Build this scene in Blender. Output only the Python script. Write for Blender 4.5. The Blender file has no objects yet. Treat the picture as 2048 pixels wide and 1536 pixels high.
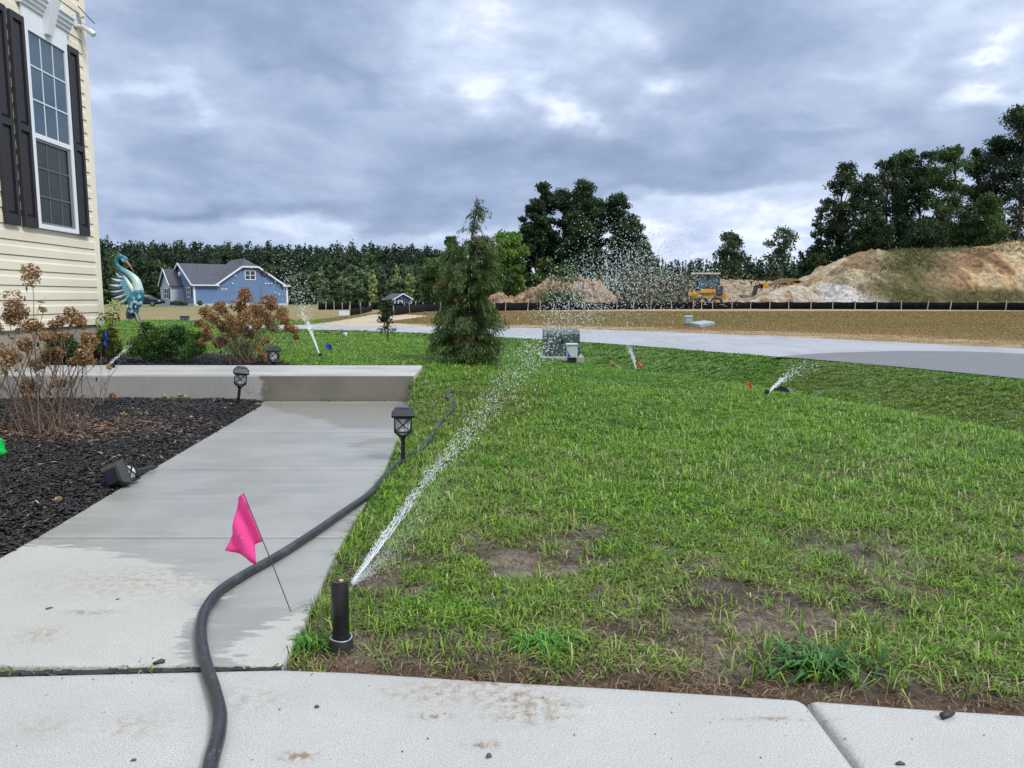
import bpy, math, random
import numpy as np
from mathutils import Vector, Matrix, Euler

random.seed(7)
RS = np.random.RandomState(11)
scene = bpy.context.scene
COL = scene.collection
R = math.radians

# ------------------------------------------------------------------ camera
FPX = 1480.0                      # focal length in pixels of the 2048 px wide photograph
HOR = 595.0                       # row of the horizon
PITCH = math.atan((768.0 - HOR) / FPX)
CAMZ = 1.0
cam_data = bpy.data.cameras.new("camera")
cam_data.sensor_width = 36.0
cam_data.lens = FPX / 2048.0 * 36.0
cam_data.clip_start = 0.05
cam_data.clip_end = 2000.0
cam = bpy.data.objects.new("camera", cam_data)
COL.objects.link(cam)
cam.location = (0, 0, CAMZ)
cam.rotation_euler = (R(90) - PITCH, 0, 0)
scene.camera = cam

# ------------------------------------------------------------------ view
scene.view_settings.view_transform = 'Standard'
scene.view_settings.look = 'None'
scene.view_settings.exposure = 0.85
scene.view_settings.gamma = 1.0
scene.render.engine = 'CYCLES'
scene.cycles.max_bounces = 6
scene.cycles.diffuse_bounces = 3
scene.cycles.glossy_bounces = 3
scene.cycles.transparent_max_bounces = 24
scene.cycles.transmission_bounces = 4

# ------------------------------------------------------------------ sun
SUN_EL, SUN_AZ = R(50), R(125)     # azimuth clockwise from +Y
sd = bpy.data.lights.new("sun", 'SUN')
sd.energy = 1.5
sd.angle = R(14)
sd.color = (1.0, 0.94, 0.84)
sun = bpy.data.objects.new("sun", sd)
COL.objects.link(sun)
sdir = Vector((math.sin(SUN_AZ) * math.cos(SUN_EL), math.cos(SUN_AZ) * math.cos(SUN_EL), math.sin(SUN_EL)))
sun.rotation_euler = (-sdir).to_track_quat('-Z', 'Y').to_euler()
sun.location = (20, -20, 40)

# ------------------------------------------------------------------ node helper
class NT:
    def __init__(s, tree):
        s.t = tree
        s.n = tree.nodes
        s.l = tree.links
    def new(s, typ, **kw):
        nd = s.n.new(typ)
        for k, v in kw.items():
            setattr(nd, k, v)
        return nd
    def put(s, sock, v):
        if v is None:
            return
        if isinstance(v, bpy.types.NodeSocket):
            s.l.new(v, sock)
        else:
            if isinstance(v, (tuple, list)) and len(v) == 3 and sock.type == 'RGBA':
                v = (v[0], v[1], v[2], 1.0)
            sock.default_value = v
    def math(s, op, a, b=None, c=None, clamp=False):
        nd = s.new('ShaderNodeMath', operation=op)
        nd.use_clamp = clamp
        s.put(nd.inputs[0], a)
        if b is not None: s.put(nd.inputs[1], b)
        if c is not None: s.put(nd.inputs[2], c)
        return nd.outputs[0]
    def vmath(s, op, a, b=None):
        nd = s.new('ShaderNodeVectorMath', operation=op)
        s.put(nd.inputs[0], a)
        if b is not None: s.put(nd.inputs[1], b)
        return nd.outputs[0]
    def noise(s, vec, scale, detail=4, rough=0.55, dist=0.0):
        nd = s.new('ShaderNodeTexNoise')
        s.put(nd.inputs['Vector'], vec)
        nd.inputs['Scale'].default_value = scale
        nd.inputs['Detail'].default_value = detail
        nd.inputs['Roughness'].default_value = rough
        nd.inputs['Distortion'].default_value = dist
        return nd.outputs[0]
    def voronoi(s, vec, scale, feature='F1'):
        nd = s.new('ShaderNodeTexVoronoi', feature=feature)
        s.put(nd.inputs['Vector'], vec)
        nd.inputs['Scale'].default_value = scale
        return nd
    def mapr(s, v, a, b, c=0.0, d=1.0, smooth=True):
        nd = s.new('ShaderNodeMapRange')
        nd.interpolation_type = 'SMOOTHSTEP' if smooth else 'LINEAR'
        s.put(nd.inputs[0], v)
        nd.inputs[1].default_value = a
        nd.inputs[2].default_value = b
        nd.inputs[3].default_value = c
        nd.inputs[4].default_value = d
        return nd.outputs[0]
    def mix(s, f, a, b, mode='MIX'):
        nd = s.new('ShaderNodeMix')
        nd.data_type = 'RGBA'
        nd.blend_type = mode
        nd.clamp_factor = True
        s.put(nd.inputs[0], f)
        s.put(nd.inputs[6], a)
        s.put(nd.inputs[7], b)
        return nd.outputs[2]
    def mapping(s, vec, scale=(1, 1, 1), rot=(0, 0, 0), loc=(0, 0, 0)):
        nd = s.new('ShaderNodeMapping')
        s.put(nd.inputs[0], vec)
        nd.inputs['Location'].default_value = loc
        nd.inputs['Rotation'].default_value = rot
        nd.inputs['Scale'].default_value = scale
        return nd.outputs[0]
    def attr(s, name, out='Fac'):
        nd = s.new('ShaderNodeAttribute', attribute_name=name)
        return nd.outputs[out]
    def bump(s, h, strength=0.5, dist=0.01):
        nd = s.new('ShaderNodeBump')
        nd.inputs['Strength'].default_value = strength
        nd.inputs['Distance'].default_value = dist
        s.put(nd.inputs['Height'], h)
        return nd.outputs[0]

# ------------------------------------------------------------------ world: broken overcast sky
world = bpy.data.worlds.new("World")
scene.world = world
world.use_nodes = True
w = NT(world.node_tree)
w.n.clear()
wo = w.new('ShaderNodeOutputWorld')
bg = w.new('ShaderNodeBackground')
bg.inputs['Strength'].default_value = 1.0
w.l.new(bg.outputs[0], wo.inputs[0])
sky = w.new('ShaderNodeTexSky', sky_type='NISHITA')
sky.sun_disc = False
sky.sun_elevation = SUN_EL
sky.sun_rotation = SUN_AZ
skyc = w.mix(1.0, sky.outputs[0], (0.10, 0.10, 0.10), 'MULTIPLY')
tc = w.new('ShaderNodeTexCoord')
dirv = tc.outputs['Generated']
sep = w.new('ShaderNodeSeparateXYZ')
w.l.new(dirv, sep.inputs[0])
zz = w.math('MAXIMUM', sep.outputs[2], 0.0)
zo = w.math('ADD', zz, 0.20)
comb = w.new('ShaderNodeCombineXYZ')
w.l.new(w.math('DIVIDE', sep.outputs[0], zo), comb.inputs[0])
w.l.new(w.math('DIVIDE', sep.outputs[1], zo), comb.inputs[1])
cl = comb.outputs[0]
n_big = w.noise(w.mapping(cl, (0.75, 0.95, 1), loc=(3.1, 1.7, 0.3)), 1.0, 5, 0.55, 0.3)
n_mid = w.noise(w.mapping(dirv, (4.2, 4.2, 9.5), loc=(3.7, 2.1, 4.3)), 1.0, 8, 0.58, 0.25)
n_fin = w.noise(w.mapping(dirv, (13, 13, 24), loc=(1.2, 9.4, 2.2)), 1.0, 8, 0.62, 0.3)
dens = w.math('ADD', w.math('MULTIPLY', n_big, 0.36), w.math('ADD', w.math('MULTIPLY', n_mid, 0.46), w.math('MULTIPLY', n_fin, 0.20)))
wn_ = w.new('ShaderNodeTexNoise'); w.l.new(w.mapping(dirv, (6, 6, 12)), wn_.inputs['Vector']); wn_.inputs['Scale'].default_value = 1.0; wn_.inputs['Detail'].default_value = 6
wsc = w.vmath('MULTIPLY', w.vmath('SUBTRACT', wn_.outputs['Color'], (0.5, 0.5, 0.5)), (0.26, 0.26, 0.20))
dirw = w.vmath('ADD', dirv, wsc)
# bright breaks in the cloud deck, each at its own direction of the sky
def dvec(px, py):
    v = Vector(((px - 1024) / FPX, 1.0, -(py - 768) / FPX))
    v.rotate(Euler((-PITCH, 0, 0)))
    v.normalize()
    return v
def skyblob(px, py, wx, wy, amt, rot=0.0):
    # gaussian in the (azimuth, elevation) tangent frame round a direction
    v = dvec(px, py)
    r = v.cross(Vector((0, 0, 1))).normalized()
    u = r.cross(v).normalized()
    a = r * math.cos(rot) + u * math.sin(rot)
    b = -r * math.sin(rot) + u * math.cos(rot)
    def dt(q, wd):
        nd = w.new('ShaderNodeVectorMath', operation='DOT_PRODUCT')
        w.l.new(dirw, nd.inputs[0]); nd.inputs[1].default_value = q
        return w.math('DIVIDE', w.math('SUBTRACT', nd.outputs['Value'], v.dot(q)), wd / FPX)
    x = dt(a, wx); y = dt(b, wy)
    e = w.math('ADD', w.math('MULTIPLY', x, x), w.math('MULTIPLY', y, y))
    return w.math('MULTIPLY', w.math('EXPONENT', w.math('MULTIPLY', e, -1.0)), amt)
bl = None
for args in [(930, 110, 120, 130, -0.10, 0.5), (960, 212, 60, 34, -0.10, -0.5), (1090, 200, 90, 34, -0.10, -0.6), (1185, 262, 80, 22, -0.11, -0.35), (1330, 185, 60, 46, -0.15, 0),
             (1620, 245, 70, 16, -0.05, 0), (2000, 120, 60, 22, -0.12, 0.2), (2020, 200, 70, 18, -0.14, 0.1), (1940, 15, 200, 30, -0.06, 0.1),
             (320, 205, 70, 30, -0.12, -0.3), (1540, 410, 330, 50, -0.11, 0.12), (760, 466, 480, 22, -0.09, 0.07), (1150, 120, 200, 120, -0.05, 0),
             (215, 120, 90, 90, -0.04, 0), (1450, 510, 500, 40, -0.17, 0), (860, 400, 200, 20, -0.05, 0.05), (640, 235, 300, 50, -0.035, 0.1),
             (520, 70, 330, 70, 0.09, -0.35), (700, 170, 160, 30, 0.05, -0.1), (420, 330, 460, 60, 0.06, 0.03), (480, 420, 380, 24, 0.13, 0.10), (1300, 395, 420, 26, 0.09, 0.03), (1350, 325, 300, 40, 0.04, 0.0),
             (1720, 250, 330, 60, 0.07, 0.1), (1500, 60, 260, 70, 0.05, -0.2), (1850, 330, 240, 26, 0.05, 0.1), (1050, 330, 160, 25, 0.03, 0.0)]:
    b_ = skyblob(*args)
    bl = b_ if bl is None else w.math('ADD', bl, b_)
den2 = w.math('ADD', dens, bl)
shade = w.mapr(den2, 0.33, 0.65, 0, 1, False)
ramp = w.new('ShaderNodeValToRGB')
w.l.new(shade, ramp.inputs[0])
cr = ramp.color_ramp
cr.elements[0].position = 0.0; cr.elements[0].color = (0.56, 0.60, 0.665, 1)
cr.elements[1].position = 1.0; cr.elements[1].color = (0.155, 0.200, 0.295, 1)
e = cr.elements.new(0.20); e.color = (0.385, 0.445, 0.56, 1)
e = cr.elements.new(0.42); e.color = (0.285, 0.343, 0.460, 1)
e = cr.elements.new(0.70); e.color = (0.208, 0.262, 0.375, 1)
# fine mottling
mott = w.mapr(n_fin, 0.3, 0.7, 0.95, 1.05, False)
cloud = w.mix(1.0, ramp.outputs[0], mott, 'MULTIPLY')
gap = w.mapr(den2, 0.27, 0.36, 1.0, 0.0)
col = w.mix(w.math('MULTIPLY', gap, 0.5), cloud, skyc)
# an overcast deck is brighter overhead than at the horizon
lift = w.mapr(sep.outputs[2], 0.36, 0.95, 1.0, 3.3)
col = w.mix(1.0, col, lift, 'MULTIPLY')
warm = w.mapr(sep.outputs[2], 0.34, 0.75)
col = w.mix(warm, col, w.mix(1.0, col, (1.07, 1.0, 0.88), 'MULTIPLY'))
hz = w.mapr(sep.outputs[2], 0.0, 0.10, 1.0, 0.0)
col = w.mix(w.math('MULTIPLY', hz, 0.35), col, (0.46, 0.53, 0.66))
w.l.new(col, bg.inputs['Color'])
# ------------------------------------------------------------------ rays and terrain
def ray(px, py):
    v = Vector(((px - 1024) / FPX, 1.0, -(py - 768) / FPX))
    v.rotate(Euler((-PITCH, 0, 0)))
    return v
def G(px, py, z=0.0):
    v = ray(px, py)
    t = (z - CAMZ) / v.z
    return Vector((v.x * t, v.y * t, z))
def D(px, py, y):
    v = ray(px, py)
    t = y / v.y
    return Vector((v.x * t, y, CAMZ + v.z * t))
def Pl(px, py, p0, d):
    # hit with the vertical plane through p0 along the horizontal direction d
    n = Vector((d[1], -d[0], 0)); v = ray(px, py)
    t = n.dot(Vector((p0[0], p0[1], 0))) / n.dot(v)
    return Vector((0, 0, CAMZ)) + v * t

def hash2(ix, iy, seed):
    h = (ix.astype(np.int64) * 374761393 + iy.astype(np.int64) * 668265263 + seed * 982451653) & 0xffffffff
    h = ((h ^ (h >> 13)) * 1274126177) & 0xffffffff
    h = h ^ (h >> 16)
    return (h & 0xffff) / 65535.0
def vnoise(x, y, seed=0):
    x = np.asarray(x, float); y = np.asarray(y, float)
    ix = np.floor(x); iy = np.floor(y)
    fx = x - ix; fy = y - iy
    fx = fx * fx * (3 - 2 * fx); fy = fy * fy * (3 - 2 * fy)
    a = hash2(ix, iy, seed); b = hash2(ix + 1, iy, seed)
    c = hash2(ix, iy + 1, seed); d = hash2(ix + 1, iy + 1, seed)
    return (a * (1 - fx) + b * fx) * (1 - fy) + (c * (1 - fx) + d * fx) * fy
def fbm(x, y, scale, octv=4, seed=0, gain=0.5):
    s = 0; a = 1; t = 0
    for o in range(octv):
        s = s + a * vnoise(np.asarray(x) * scale + 17.3 * o, np.asarray(y) * scale + 9.1 * o, seed + o)
        t += a; a *= gain; scale *= 2.03
    return s / t
def sstep(x, a, b):
    t = np.clip((np.asarray(x, float) - a) / (b - a), 0, 1)
    return t * t * (3 - 2 * t)
def inpoly(x, y, poly):
    x = np.asarray(x, float); y = np.asarray(y, float)
    r = np.zeros(x.shape, bool)
    n = len(poly)
    for i in range(n):
        x1, y1 = poly[i][0], poly[i][1]; x2, y2 = poly[(i + 1) % n][0], poly[(i + 1) % n][1]
        if y1 == y2: continue
        c = ((y1 > y) != (y2 > y)) & (x < (x2 - x1) * (y - y1) / (y2 - y1) + x1)
        r ^= c
    return r
def dpoly(x, y, pts, closed=False):
    x = np.asarray(x, float); y = np.asarray(y, float)
    best = np.full(x.shape, 1e9)
    m = len(pts)
    for i in range(m if closed else m - 1):
        ax, ay = pts[i][0], pts[i][1]; bx, by = pts[(i + 1) % m][0], pts[(i + 1) % m][1]
        dx, dy = bx - ax, by - ay
        t = np.clip(((x - ax) * dx + (y - ay) * dy) / (dx * dx + dy * dy), 0, 1)
        best = np.minimum(best, np.hypot(x - ax - t * dx, y - ay - t * dy))
    return best

# road edges (on the plane z = 0)
RNEAR = [G(*p) for p in [(600, 658), (860, 666.5), (1160, 683), (1440, 704), (1700, 725), (2048, 758)]]
RFAR = [G(*p) for p in [(600, 649.5), (860, 653), (1100, 656.6), (1440, 668), (1700, 680), (2048, 697)]]
RNEAR = [Vector((-9.2, 24.6, 0))] + RNEAR + [Vector((7.6, 5.0, 0)), Vector((8.3, 0, 0)), Vector((8.6, -8, 0))]
RFAR = [Vector((-9.8, 27.2, 0))] + RFAR + [Vector((12.4, 9.0, 0)), Vector((14.0, 2.0, 0)), Vector((14.6, -8, 0))]
def catmull(pts, n):
    out = []
    P = [pts[0]] + list(pts) + [pts[-1]]
    for i in range(1, len(P) - 2):
        for k in range(n):
            t = k / n
            p0, p1, p2, p3 = P[i - 1], P[i], P[i + 1], P[i + 2]
            out.append(0.5 * ((2 * p1) + (p2 - p0) * t + (2 * p0 - 5 * p1 + 4 * p2 - p3) * t * t + (3 * p1 - p0 - 3 * p2 + p3) * t ** 3))
    out.append(pts[-1])
    return out
RN = catmull(RNEAR, 6); RF = catmull(RFAR, 6)
ROADPOLY = [(p.x, p.y) for p in RN] + [(p.x, p.y) for p in reversed(RF)]

# concrete outlines
DRIVE_EDGE = [(-900, 1372), (0, 1349), (300, 1342), (560, 1336), (700, 1341), (950, 1357), (1250, 1374), (1600, 1396), (1800, 1411), (2048, 1427), (2500, 1462)]
DRIVE = [G(*p) for p in DRIVE_EDGE]
WL = [G(*p) for p in [(-395, 1345), (0, 1115), (90, 1065), (300, 940), (520, 812)]]
WR = [G(*p) for p in [(563, 1332), (600, 1265), (630, 1200), (660, 1130), (692, 1070), (745, 985), (770, 940), (795, 880), (812, 840), (829, 803)]]
WL.append(G(524, 803)); 
WALKPOLY = [(p.x, p.y) for p in WL] + [(p.x, p.y) for p in reversed(WR)]
DRIVEPOLY = [(p.x, p.y) for p in DRIVE] + [(6, -6), (-8, -6)]
SLAB_Z = 0.25
SF = G(829, 802)                      # front bottom right corner of the raised slab
SB = G(845, 730.5, SLAB_Z)
SLx = -5.2
# house
HC = D(201, 595, 9.6)                  # house corner
HTH = math.atan((1024 - 960) / FPX)
HD = (-math.sin(HTH), math.cos(HTH))
SLABPOLY = [(SF.x, SF.y), (SB.x, SB.y), (SLx, SB.y + 0.05), (SLx, SF.y + 0.05)]
BEDPOLY = [(p.x - 0.0, p.y) for p in WL] + [(WL[-1].x, SF.y + 0.1), (-6.0, SF.y + 0.1), (-6.0, -1.0), (WL[0].x - 1.0, 1.0)]
b1 = G(612, 733, SLAB_Z); b2 = G(560, 722, SLAB_Z); b3 = G(400, 705, SLAB_Z); b4 = G(255, 712, SLAB_Z); 
BED2 = [(SLx - 2, SB.y - 0.05), (b1.x, SB.y - 0.05), (b1.x, b1.y + 0.02), (b2.x, b2.y + 0.1), (b3.x, b3.y + 0.1), (b4.x, b4.y), (b4.x - 0.3, b4.y + 0.6), (SLx - 2, b4.y + 0.6)]

def sroad(x, y):
    d = dpoly(x, y, RN)
    inside = inpoly(x, y, [(p.x, p.y) for p in RN] + [(60, -8), (60, 200), (-9.2, 200)])
    return np.where(inside, -d, d)
def H(x, y):
    x = np.asarray(x, float); y = np.asarray(y, float)
    z = -0.02 - 0.0018 * np.clip(y - 22, 0, 120)
    s = sroad(x, y)
    amp = 0.06 + 0.40 * sstep(x, -1.5, 2.2)
    t = np.clip(s / 3.9, 0, 1)
    z = z - amp * np.sin(np.pi * t ** 0.85) ** 2 * (s > 0)
    right = 0.21 * sstep(y, 5.0, 7.6) * (1 - sstep(y, 9.2, 19)) * (1 - sstep(x, -0.9, 1.7))
    left = 0.24 * sstep(y, SF.y + 0.25, SF.y + 0.6) * (1 - sstep(y, 9.6, 21))
    m = sstep(x, -1.02, -0.98)
    z = z + np.where(x < -1.0, left, right * m + left * (1 - m))
    # flat under concrete
    near = (y < 10) & (x < 9) & (x > -9)
    con = inpoly(x, y, WALKPOLY) | inpoly(x, y, DRIVEPOLY)
    cs = inpoly(x, y, SLABPOLY)
    onr = inpoly(x, y, ROADPOLY)
    z = z - 0.012 * onr
    z = z + np.where(con | cs | onr | (s < 0.25) & (s > -0.3), 0, 0.014 * (fbm(x, y, 2.2, 4, 5) - 0.5) * 2 + 0.012 * (fbm(x, y, 9.0, 3, 9) - 0.5) * 2 * near)
    z = np.where(con, -0.07, z)
    z = np.where(cs, -0.07, z)
    z = np.where(s < 0, z + 0.0, z)
    # bed soil heaped a little
    bed = inpoly(x, y, BEDPOLY)
    db = dpoly(x, y, BEDPOLY, True)
    z = np.where(bed & ~cs & ~con, -0.03 + 0.05 * sstep(db, 0.0, 0.35) + 0.02 * fbm(x, y, 2.5, 3, 3), z)
    return z
def HH(x, y):
    return float(H(np.array([x]), np.array([y]))[0])
def T(px, py):
    # march the view ray of a pixel of the photograph onto the terrain
    v = ray(px, py)
    o = Vector((0, 0, CAMZ))
    ts = np.concatenate([np.arange(1.0, 40, 0.02), np.arange(40, 300, 0.2)])
    xs = v.x * ts; ys = v.y * ts; zs = CAMZ + v.z * ts
    hz_ = H(xs, ys)
    i = np.argmax(zs < hz_)
    if zs[i] >= hz_[i]:
        i = len(ts) - 1
    return Vector((xs[i], ys[i], hz_[i]))

# ------------------------------------------------------------------ object helpers
def tag(o, label=None, cat=None, group=None, kind=None):
    if label: o['label'] = label
    if cat: o['category'] = cat
    if group: o['group'] = group
    if kind: o['kind'] = kind
    return o
def empty(name, loc, label, cat, group=None, rz=0.0):
    o = bpy.data.objects.new(name, None)
    COL.objects.link(o)
    o.empty_display_size = 0.1
    o.location = loc
    o.rotation_euler = (0, 0, rz)
    return tag(o, label, cat, group)
def world_inv(o):
    m = Matrix.Identity(4)
    chain = []
    while o is not None:
        chain.append(Matrix.Translation(o.location) @ o.rotation_euler.to_matrix().to_4x4())
        o = o.parent
    for c in reversed(chain):
        m = m @ c
    return m.inverted()
def np_obj(name, V, F, mat, parent=None, col=None, attrs=None, smooth=False, origin=None, uvs=None):
    """V (n,3) world coordinates; F (m,k) or list of arrays; mesh linked as one object"""
    V = np.asarray(V, dtype=np.float64)
    if parent is not None:
        M = np.array(world_inv(parent))
    elif origin is not None:
        M = np.array(Matrix.Translation(-Vector(origin)))
    else:
        M = None
    if M is not None:
        V = V @ M[:3, :3].T + M[:3, 3]
    me = bpy.data.meshes.new(name)
    me.vertices.add(len(V))
    me.vertices.foreach_set('co', V.astype(np.float32).ravel())
    Fs = F if isinstance(F, list) else [F]
    Fs = [np.asarray(f, dtype=np.int32) for f in Fs if len(f)]
    idx = np.concatenate([f.ravel() for f in Fs])
    tot = np.concatenate([np.full(len(f), f.shape[1], np.int32) for f in Fs])
    st = np.concatenate([[0], np.cumsum(tot)[:-1]]).astype(np.int32)
    me.loops.add(len(idx))
    me.loops.foreach_set('vertex_index', idx)
    me.polygons.add(len(tot))
    me.polygons.foreach_set('loop_start', st)
    if smooth:
        me.polygons.foreach_set('use_smooth', np.ones(len(tot), bool))
    if col is not None:
        a = me.color_attributes.new('Col', 'FLOAT_COLOR', 'POINT')
        c = np.ones((len(V), 4), np.float32); c[:, :3] = np.asarray(col)[:, :3]
        a.data.foreach_set('color', c.ravel())
    if attrs:
        for k, v in attrs.items():
            a = me.attributes.new(k, 'FLOAT', 'POINT')
            a.data.foreach_set('value', np.asarray(v, np.float32))
    me.update(calc_edges=True)
    me.validate()
    o = bpy.data.objects.new(name, me)
    COL.objects.link(o)
    if isinstance(mat, (list, tuple)):
        for m_ in mat: me.materials.append(m_)
    else:
        me.materials.append(mat)
    if parent is not None:
        o.parent = parent
    elif origin is not None:
        o.location = origin
    return o
def cp(root, loc, rz=None, label=None, scale=None):
    r = root.copy(); COL.objects.link(r)
    r.location = loc
    if rz is not None: r.rotation_euler = (r.rotation_euler.x, r.rotation_euler.y, rz)
    if scale is not None: r.scale = (scale, scale, scale)
    if label: r['label'] = label
    for ch in [c for c in bpy.data.objects if c.parent == root]:
        c = ch.copy(); COL.objects.link(c); c.parent = r
        for g in [q for q in bpy.data.objects if q.parent == ch]:
            d = g.copy(); COL.objects.link(d); d.parent = c
    return r

class MB:
    def __init__(s):
        s.v = []; s.f = []
    def add(s, vs, fs):
        b = len(s.v)
        s.v += [tuple(p) for p in vs]
        s.f += [tuple(i + b for i in f) for f in fs]
        return s
    def box(s, lo, hi, M=None, bev=0.0):
        x0, y0, z0 = lo; x1, y1, z1 = hi
        if bev > 0:
            b = bev
            vs = []; 
            pts = []
            for (zz_, ins) in ((z0, b), (z0 + b, 0), (z1 - b, 0), (z1, b)):
                a0, a1, c0, c1 = x0 + ins, x1 - ins, y0 + ins, y1 - ins
                bb = b if ins == 0 else b * 0.6
                pts.append([(a0 + bb, c0), (a1 - bb, c0), (a1, c0 + bb), (a1, c1 - bb), (a1 - bb, c1), (a0 + bb, c1), (a0, c1 - bb), (a0, c0 + bb)])
                for p in pts[-1]: vs.append((p[0], p[1], zz_))
            fs = [tuple(range(7, -1, -1)), tuple(range(24, 32))]
            for k in range(3):
                for i in range(8):
                    j = (i + 1) % 8
                    fs.append((k * 8 + i, k * 8 + j, (k + 1) * 8 + j, (k + 1) * 8 + i))
        else:
            vs = [(x0, y0, z0), (x1, y0, z0), (x1, y1, z0), (x0, y1, z0), (x0, y0, z1), (x1, y0, z1), (x1, y1, z1), (x0, y1, z1)]
            fs = [(3, 2, 1, 0), (4, 5, 6, 7), (0, 1, 5, 4), (1, 2, 6, 5), (2, 3, 7, 6), (3, 0, 4, 7)]
        if M is not None:
            vs = [M @ Vector(p) for p in vs]
        return s.add(vs, fs)
    def tube(s, pts, rad, n=8, cap=True):
        pts = [Vector(p) for p in pts]
        if not isinstance(rad, (list, tuple, np.ndarray)):
            rad = [rad] * len(pts)
        vs = []; fs = []
        up = None
        for i, p in enumerate(pts):
            if i == 0: t = pts[1] - p
            elif i == len(pts) - 1: t = p - pts[i - 1]
            else: t = pts[i + 1] - pts[i - 1]
            if t.length < 1e-9: t = Vector((0, 0, 1))
            t.normalize()
            if up is None:
                up = Vector((0, 0, 1)) if abs(t.z) < 0.9 else Vector((1, 0, 0))
            a = t.cross(up)
            if a.length < 1e-6: a = t.orthogonal()
            a.normalize()
            b = t.cross(a); up = -b
            up = b.cross(t) if False else up
            for k in range(n):
                an = 2 * math.pi * k / n
                vs.append(p + (a * math.cos(an) + b * math.sin(an)) * rad[i])
        for i in range(len(pts) - 1):
            for k in range(n):
                k2 = (k + 1) % n
                fs.append((i * n + k, i * n + k2, (i + 1) * n + k2, (i + 1) * n + k))
        if cap:
            fs.append(tuple(range(n - 1, -1, -1)))
            fs.append(tuple((len(pts) - 1) * n + k for k in range(n)))
        return s.add(vs, fs)
    def lathe(s, base, prof, n=20, M=None):
        vs = []; fs = []
        for (r, z) in prof:
            for k in range(n):
                an = 2 * math.pi * k / n
                vs.append((r * math.cos(an), r * math.sin(an), z))
        m = len(prof)
        for i in range(m - 1):
            for k in range(n):
                k2 = (k + 1) % n
                fs.append((i * n + k, i * n + k2, (i + 1) * n + k2, (i + 1) * n + k))
        fs.append(tuple(range(n - 1, -1, -1)))
        fs.append(tuple((m - 1) * n + k for k in range(n)))
        Mt = Matrix.Translation(Vector(base)) @ (M if M is not None else Matrix.Identity(4))
        return s.add([Mt @ Vector(p) for p in vs], fs)
    def prism(s, poly, off):
        """closed polygon of 3D points extruded by vector off"""
        n = len(poly); off = Vector(off)
        vs = [Vector(p) for p in poly] + [Vector(p) + off for p in poly]
        fs = [tuple(range(n - 1, -1, -1)), tuple(range(n, 2 * n))]
        for i in range(n):
            j = (i + 1) % n
            fs.append((i, j, n + j, n + i))
        return s.add(vs, fs)
    def bar(s, a, b, wd, th, up=(0, 0, 1)):
        a = Vector(a); b = Vector(b); t = (b - a).normalized()
        u = Vector(up); r = t.cross(u)
        if r.length < 1e-5: r = t.orthogonal()
        r.normalize(); u = r.cross(t)
        vs = []
        for p in (a, b):
            for (i, j) in ((-1, -1), (1, -1), (1, 1), (-1, 1)):
                vs.append(p + r * (i * wd / 2) + u * (j * th / 2))
        return s.add(vs, [(3, 2, 1, 0), (4, 5, 6, 7), (0, 1, 5, 4), (1, 2, 6, 5), (2, 3, 7, 6), (3, 0, 4, 7)])
    def ell(s, c, r, n=10, m=7, M=None):
        vs = []; fs = []
        for i in range(m + 1):
            th = math.pi * i / m
            for k in range(n):
                ph = 2 * math.pi * k / n
                p = Vector((r[0] * math.sin(th) * math.cos(ph), r[1] * math.sin(th) * math.sin(ph), r[2] * math.cos(th)))
                if M is not None: p = M @ p
                vs.append(Vector(c) + p)
        for i in range(m):
            for k in range(n):
                k2 = (k + 1) % n
                fs.append((i * n + k, (i + 1) * n + k, (i + 1) * n + k2, i * n + k2))
        return s.add(vs, fs)
    def build(s, name, mat, parent=None, smooth=False, origin=None, bevel=0.0):
        V = [Vector(p) for p in s.v]
        if parent is not None:
            M = world_inv(parent)
            V = [M @ p for p in V]
        elif origin is not None:
            V = [p - Vector(origin) for p in V]
        me = bpy.data.meshes.new(name)
        me.from_pydata([tuple(p) for p in V], [], s.f)
        me.validate()
        me.update()
        if smooth:
            for p in me.polygons: p.use_smooth = True
            try:
                me.set_sharp_from_angle(angle=R(40))
            except Exception:
                pass
        me.materials.append(mat)
        o = bpy.data.objects.new(name, me)
        COL.objects.link(o)
        if parent is not None: o.parent = parent
        elif origin is not None: o.location = origin
        if bevel > 0:
            md = o.modifiers.new('bevel', 'BEVEL'); md.width = bevel; md.segments = 2; md.limit_method = 'ANGLE'
        return o

# ------------------------------------------------------------------ materials
def material(name):
    m = bpy.data.materials.new(name)
    m.use_nodes = True
    nt = NT(m.node_tree)
    nt.n.clear()
    out = nt.new('ShaderNodeOutputMaterial')
    p = nt.new('ShaderNodeBsdfPrincipled')
    nt.l.new(p.outputs[0], out.inputs[0])
    return m, nt, p, out
def simple(name, col, rough=0.6, metal=0.0, var=0.12, scale=30.0, bump=0.0, spec=0.5, bscale=None):
    m, nt, p, out = material(name)
    t = nt.new('ShaderNodeTexCoord')
    n = nt.noise(t.outputs['Object'], scale, 4, 0.6)
    c = nt.mix(nt.mapr(n, 0.25, 0.75), tuple(x * (1 - var) for x in col), tuple(min(1, x * (1 + var)) for x in col))
    nt.put(p.inputs['Base Color'], c)
    nt.put(p.inputs['Roughness'], nt.mapr(n, 0.2, 0.8, max(0.02, rough - 0.06), min(1, rough + 0.06), False))
    p.inputs['Metallic'].default_value = metal
    p.inputs['Specular IOR Level'].default_value = spec
    if bump > 0:
        nb = nt.noise(t.outputs['Object'], bscale or scale * 3, 5, 0.65)
        nt.put(p.inputs['Normal'], nt.bump(nb, bump, 0.01))
    return m
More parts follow.
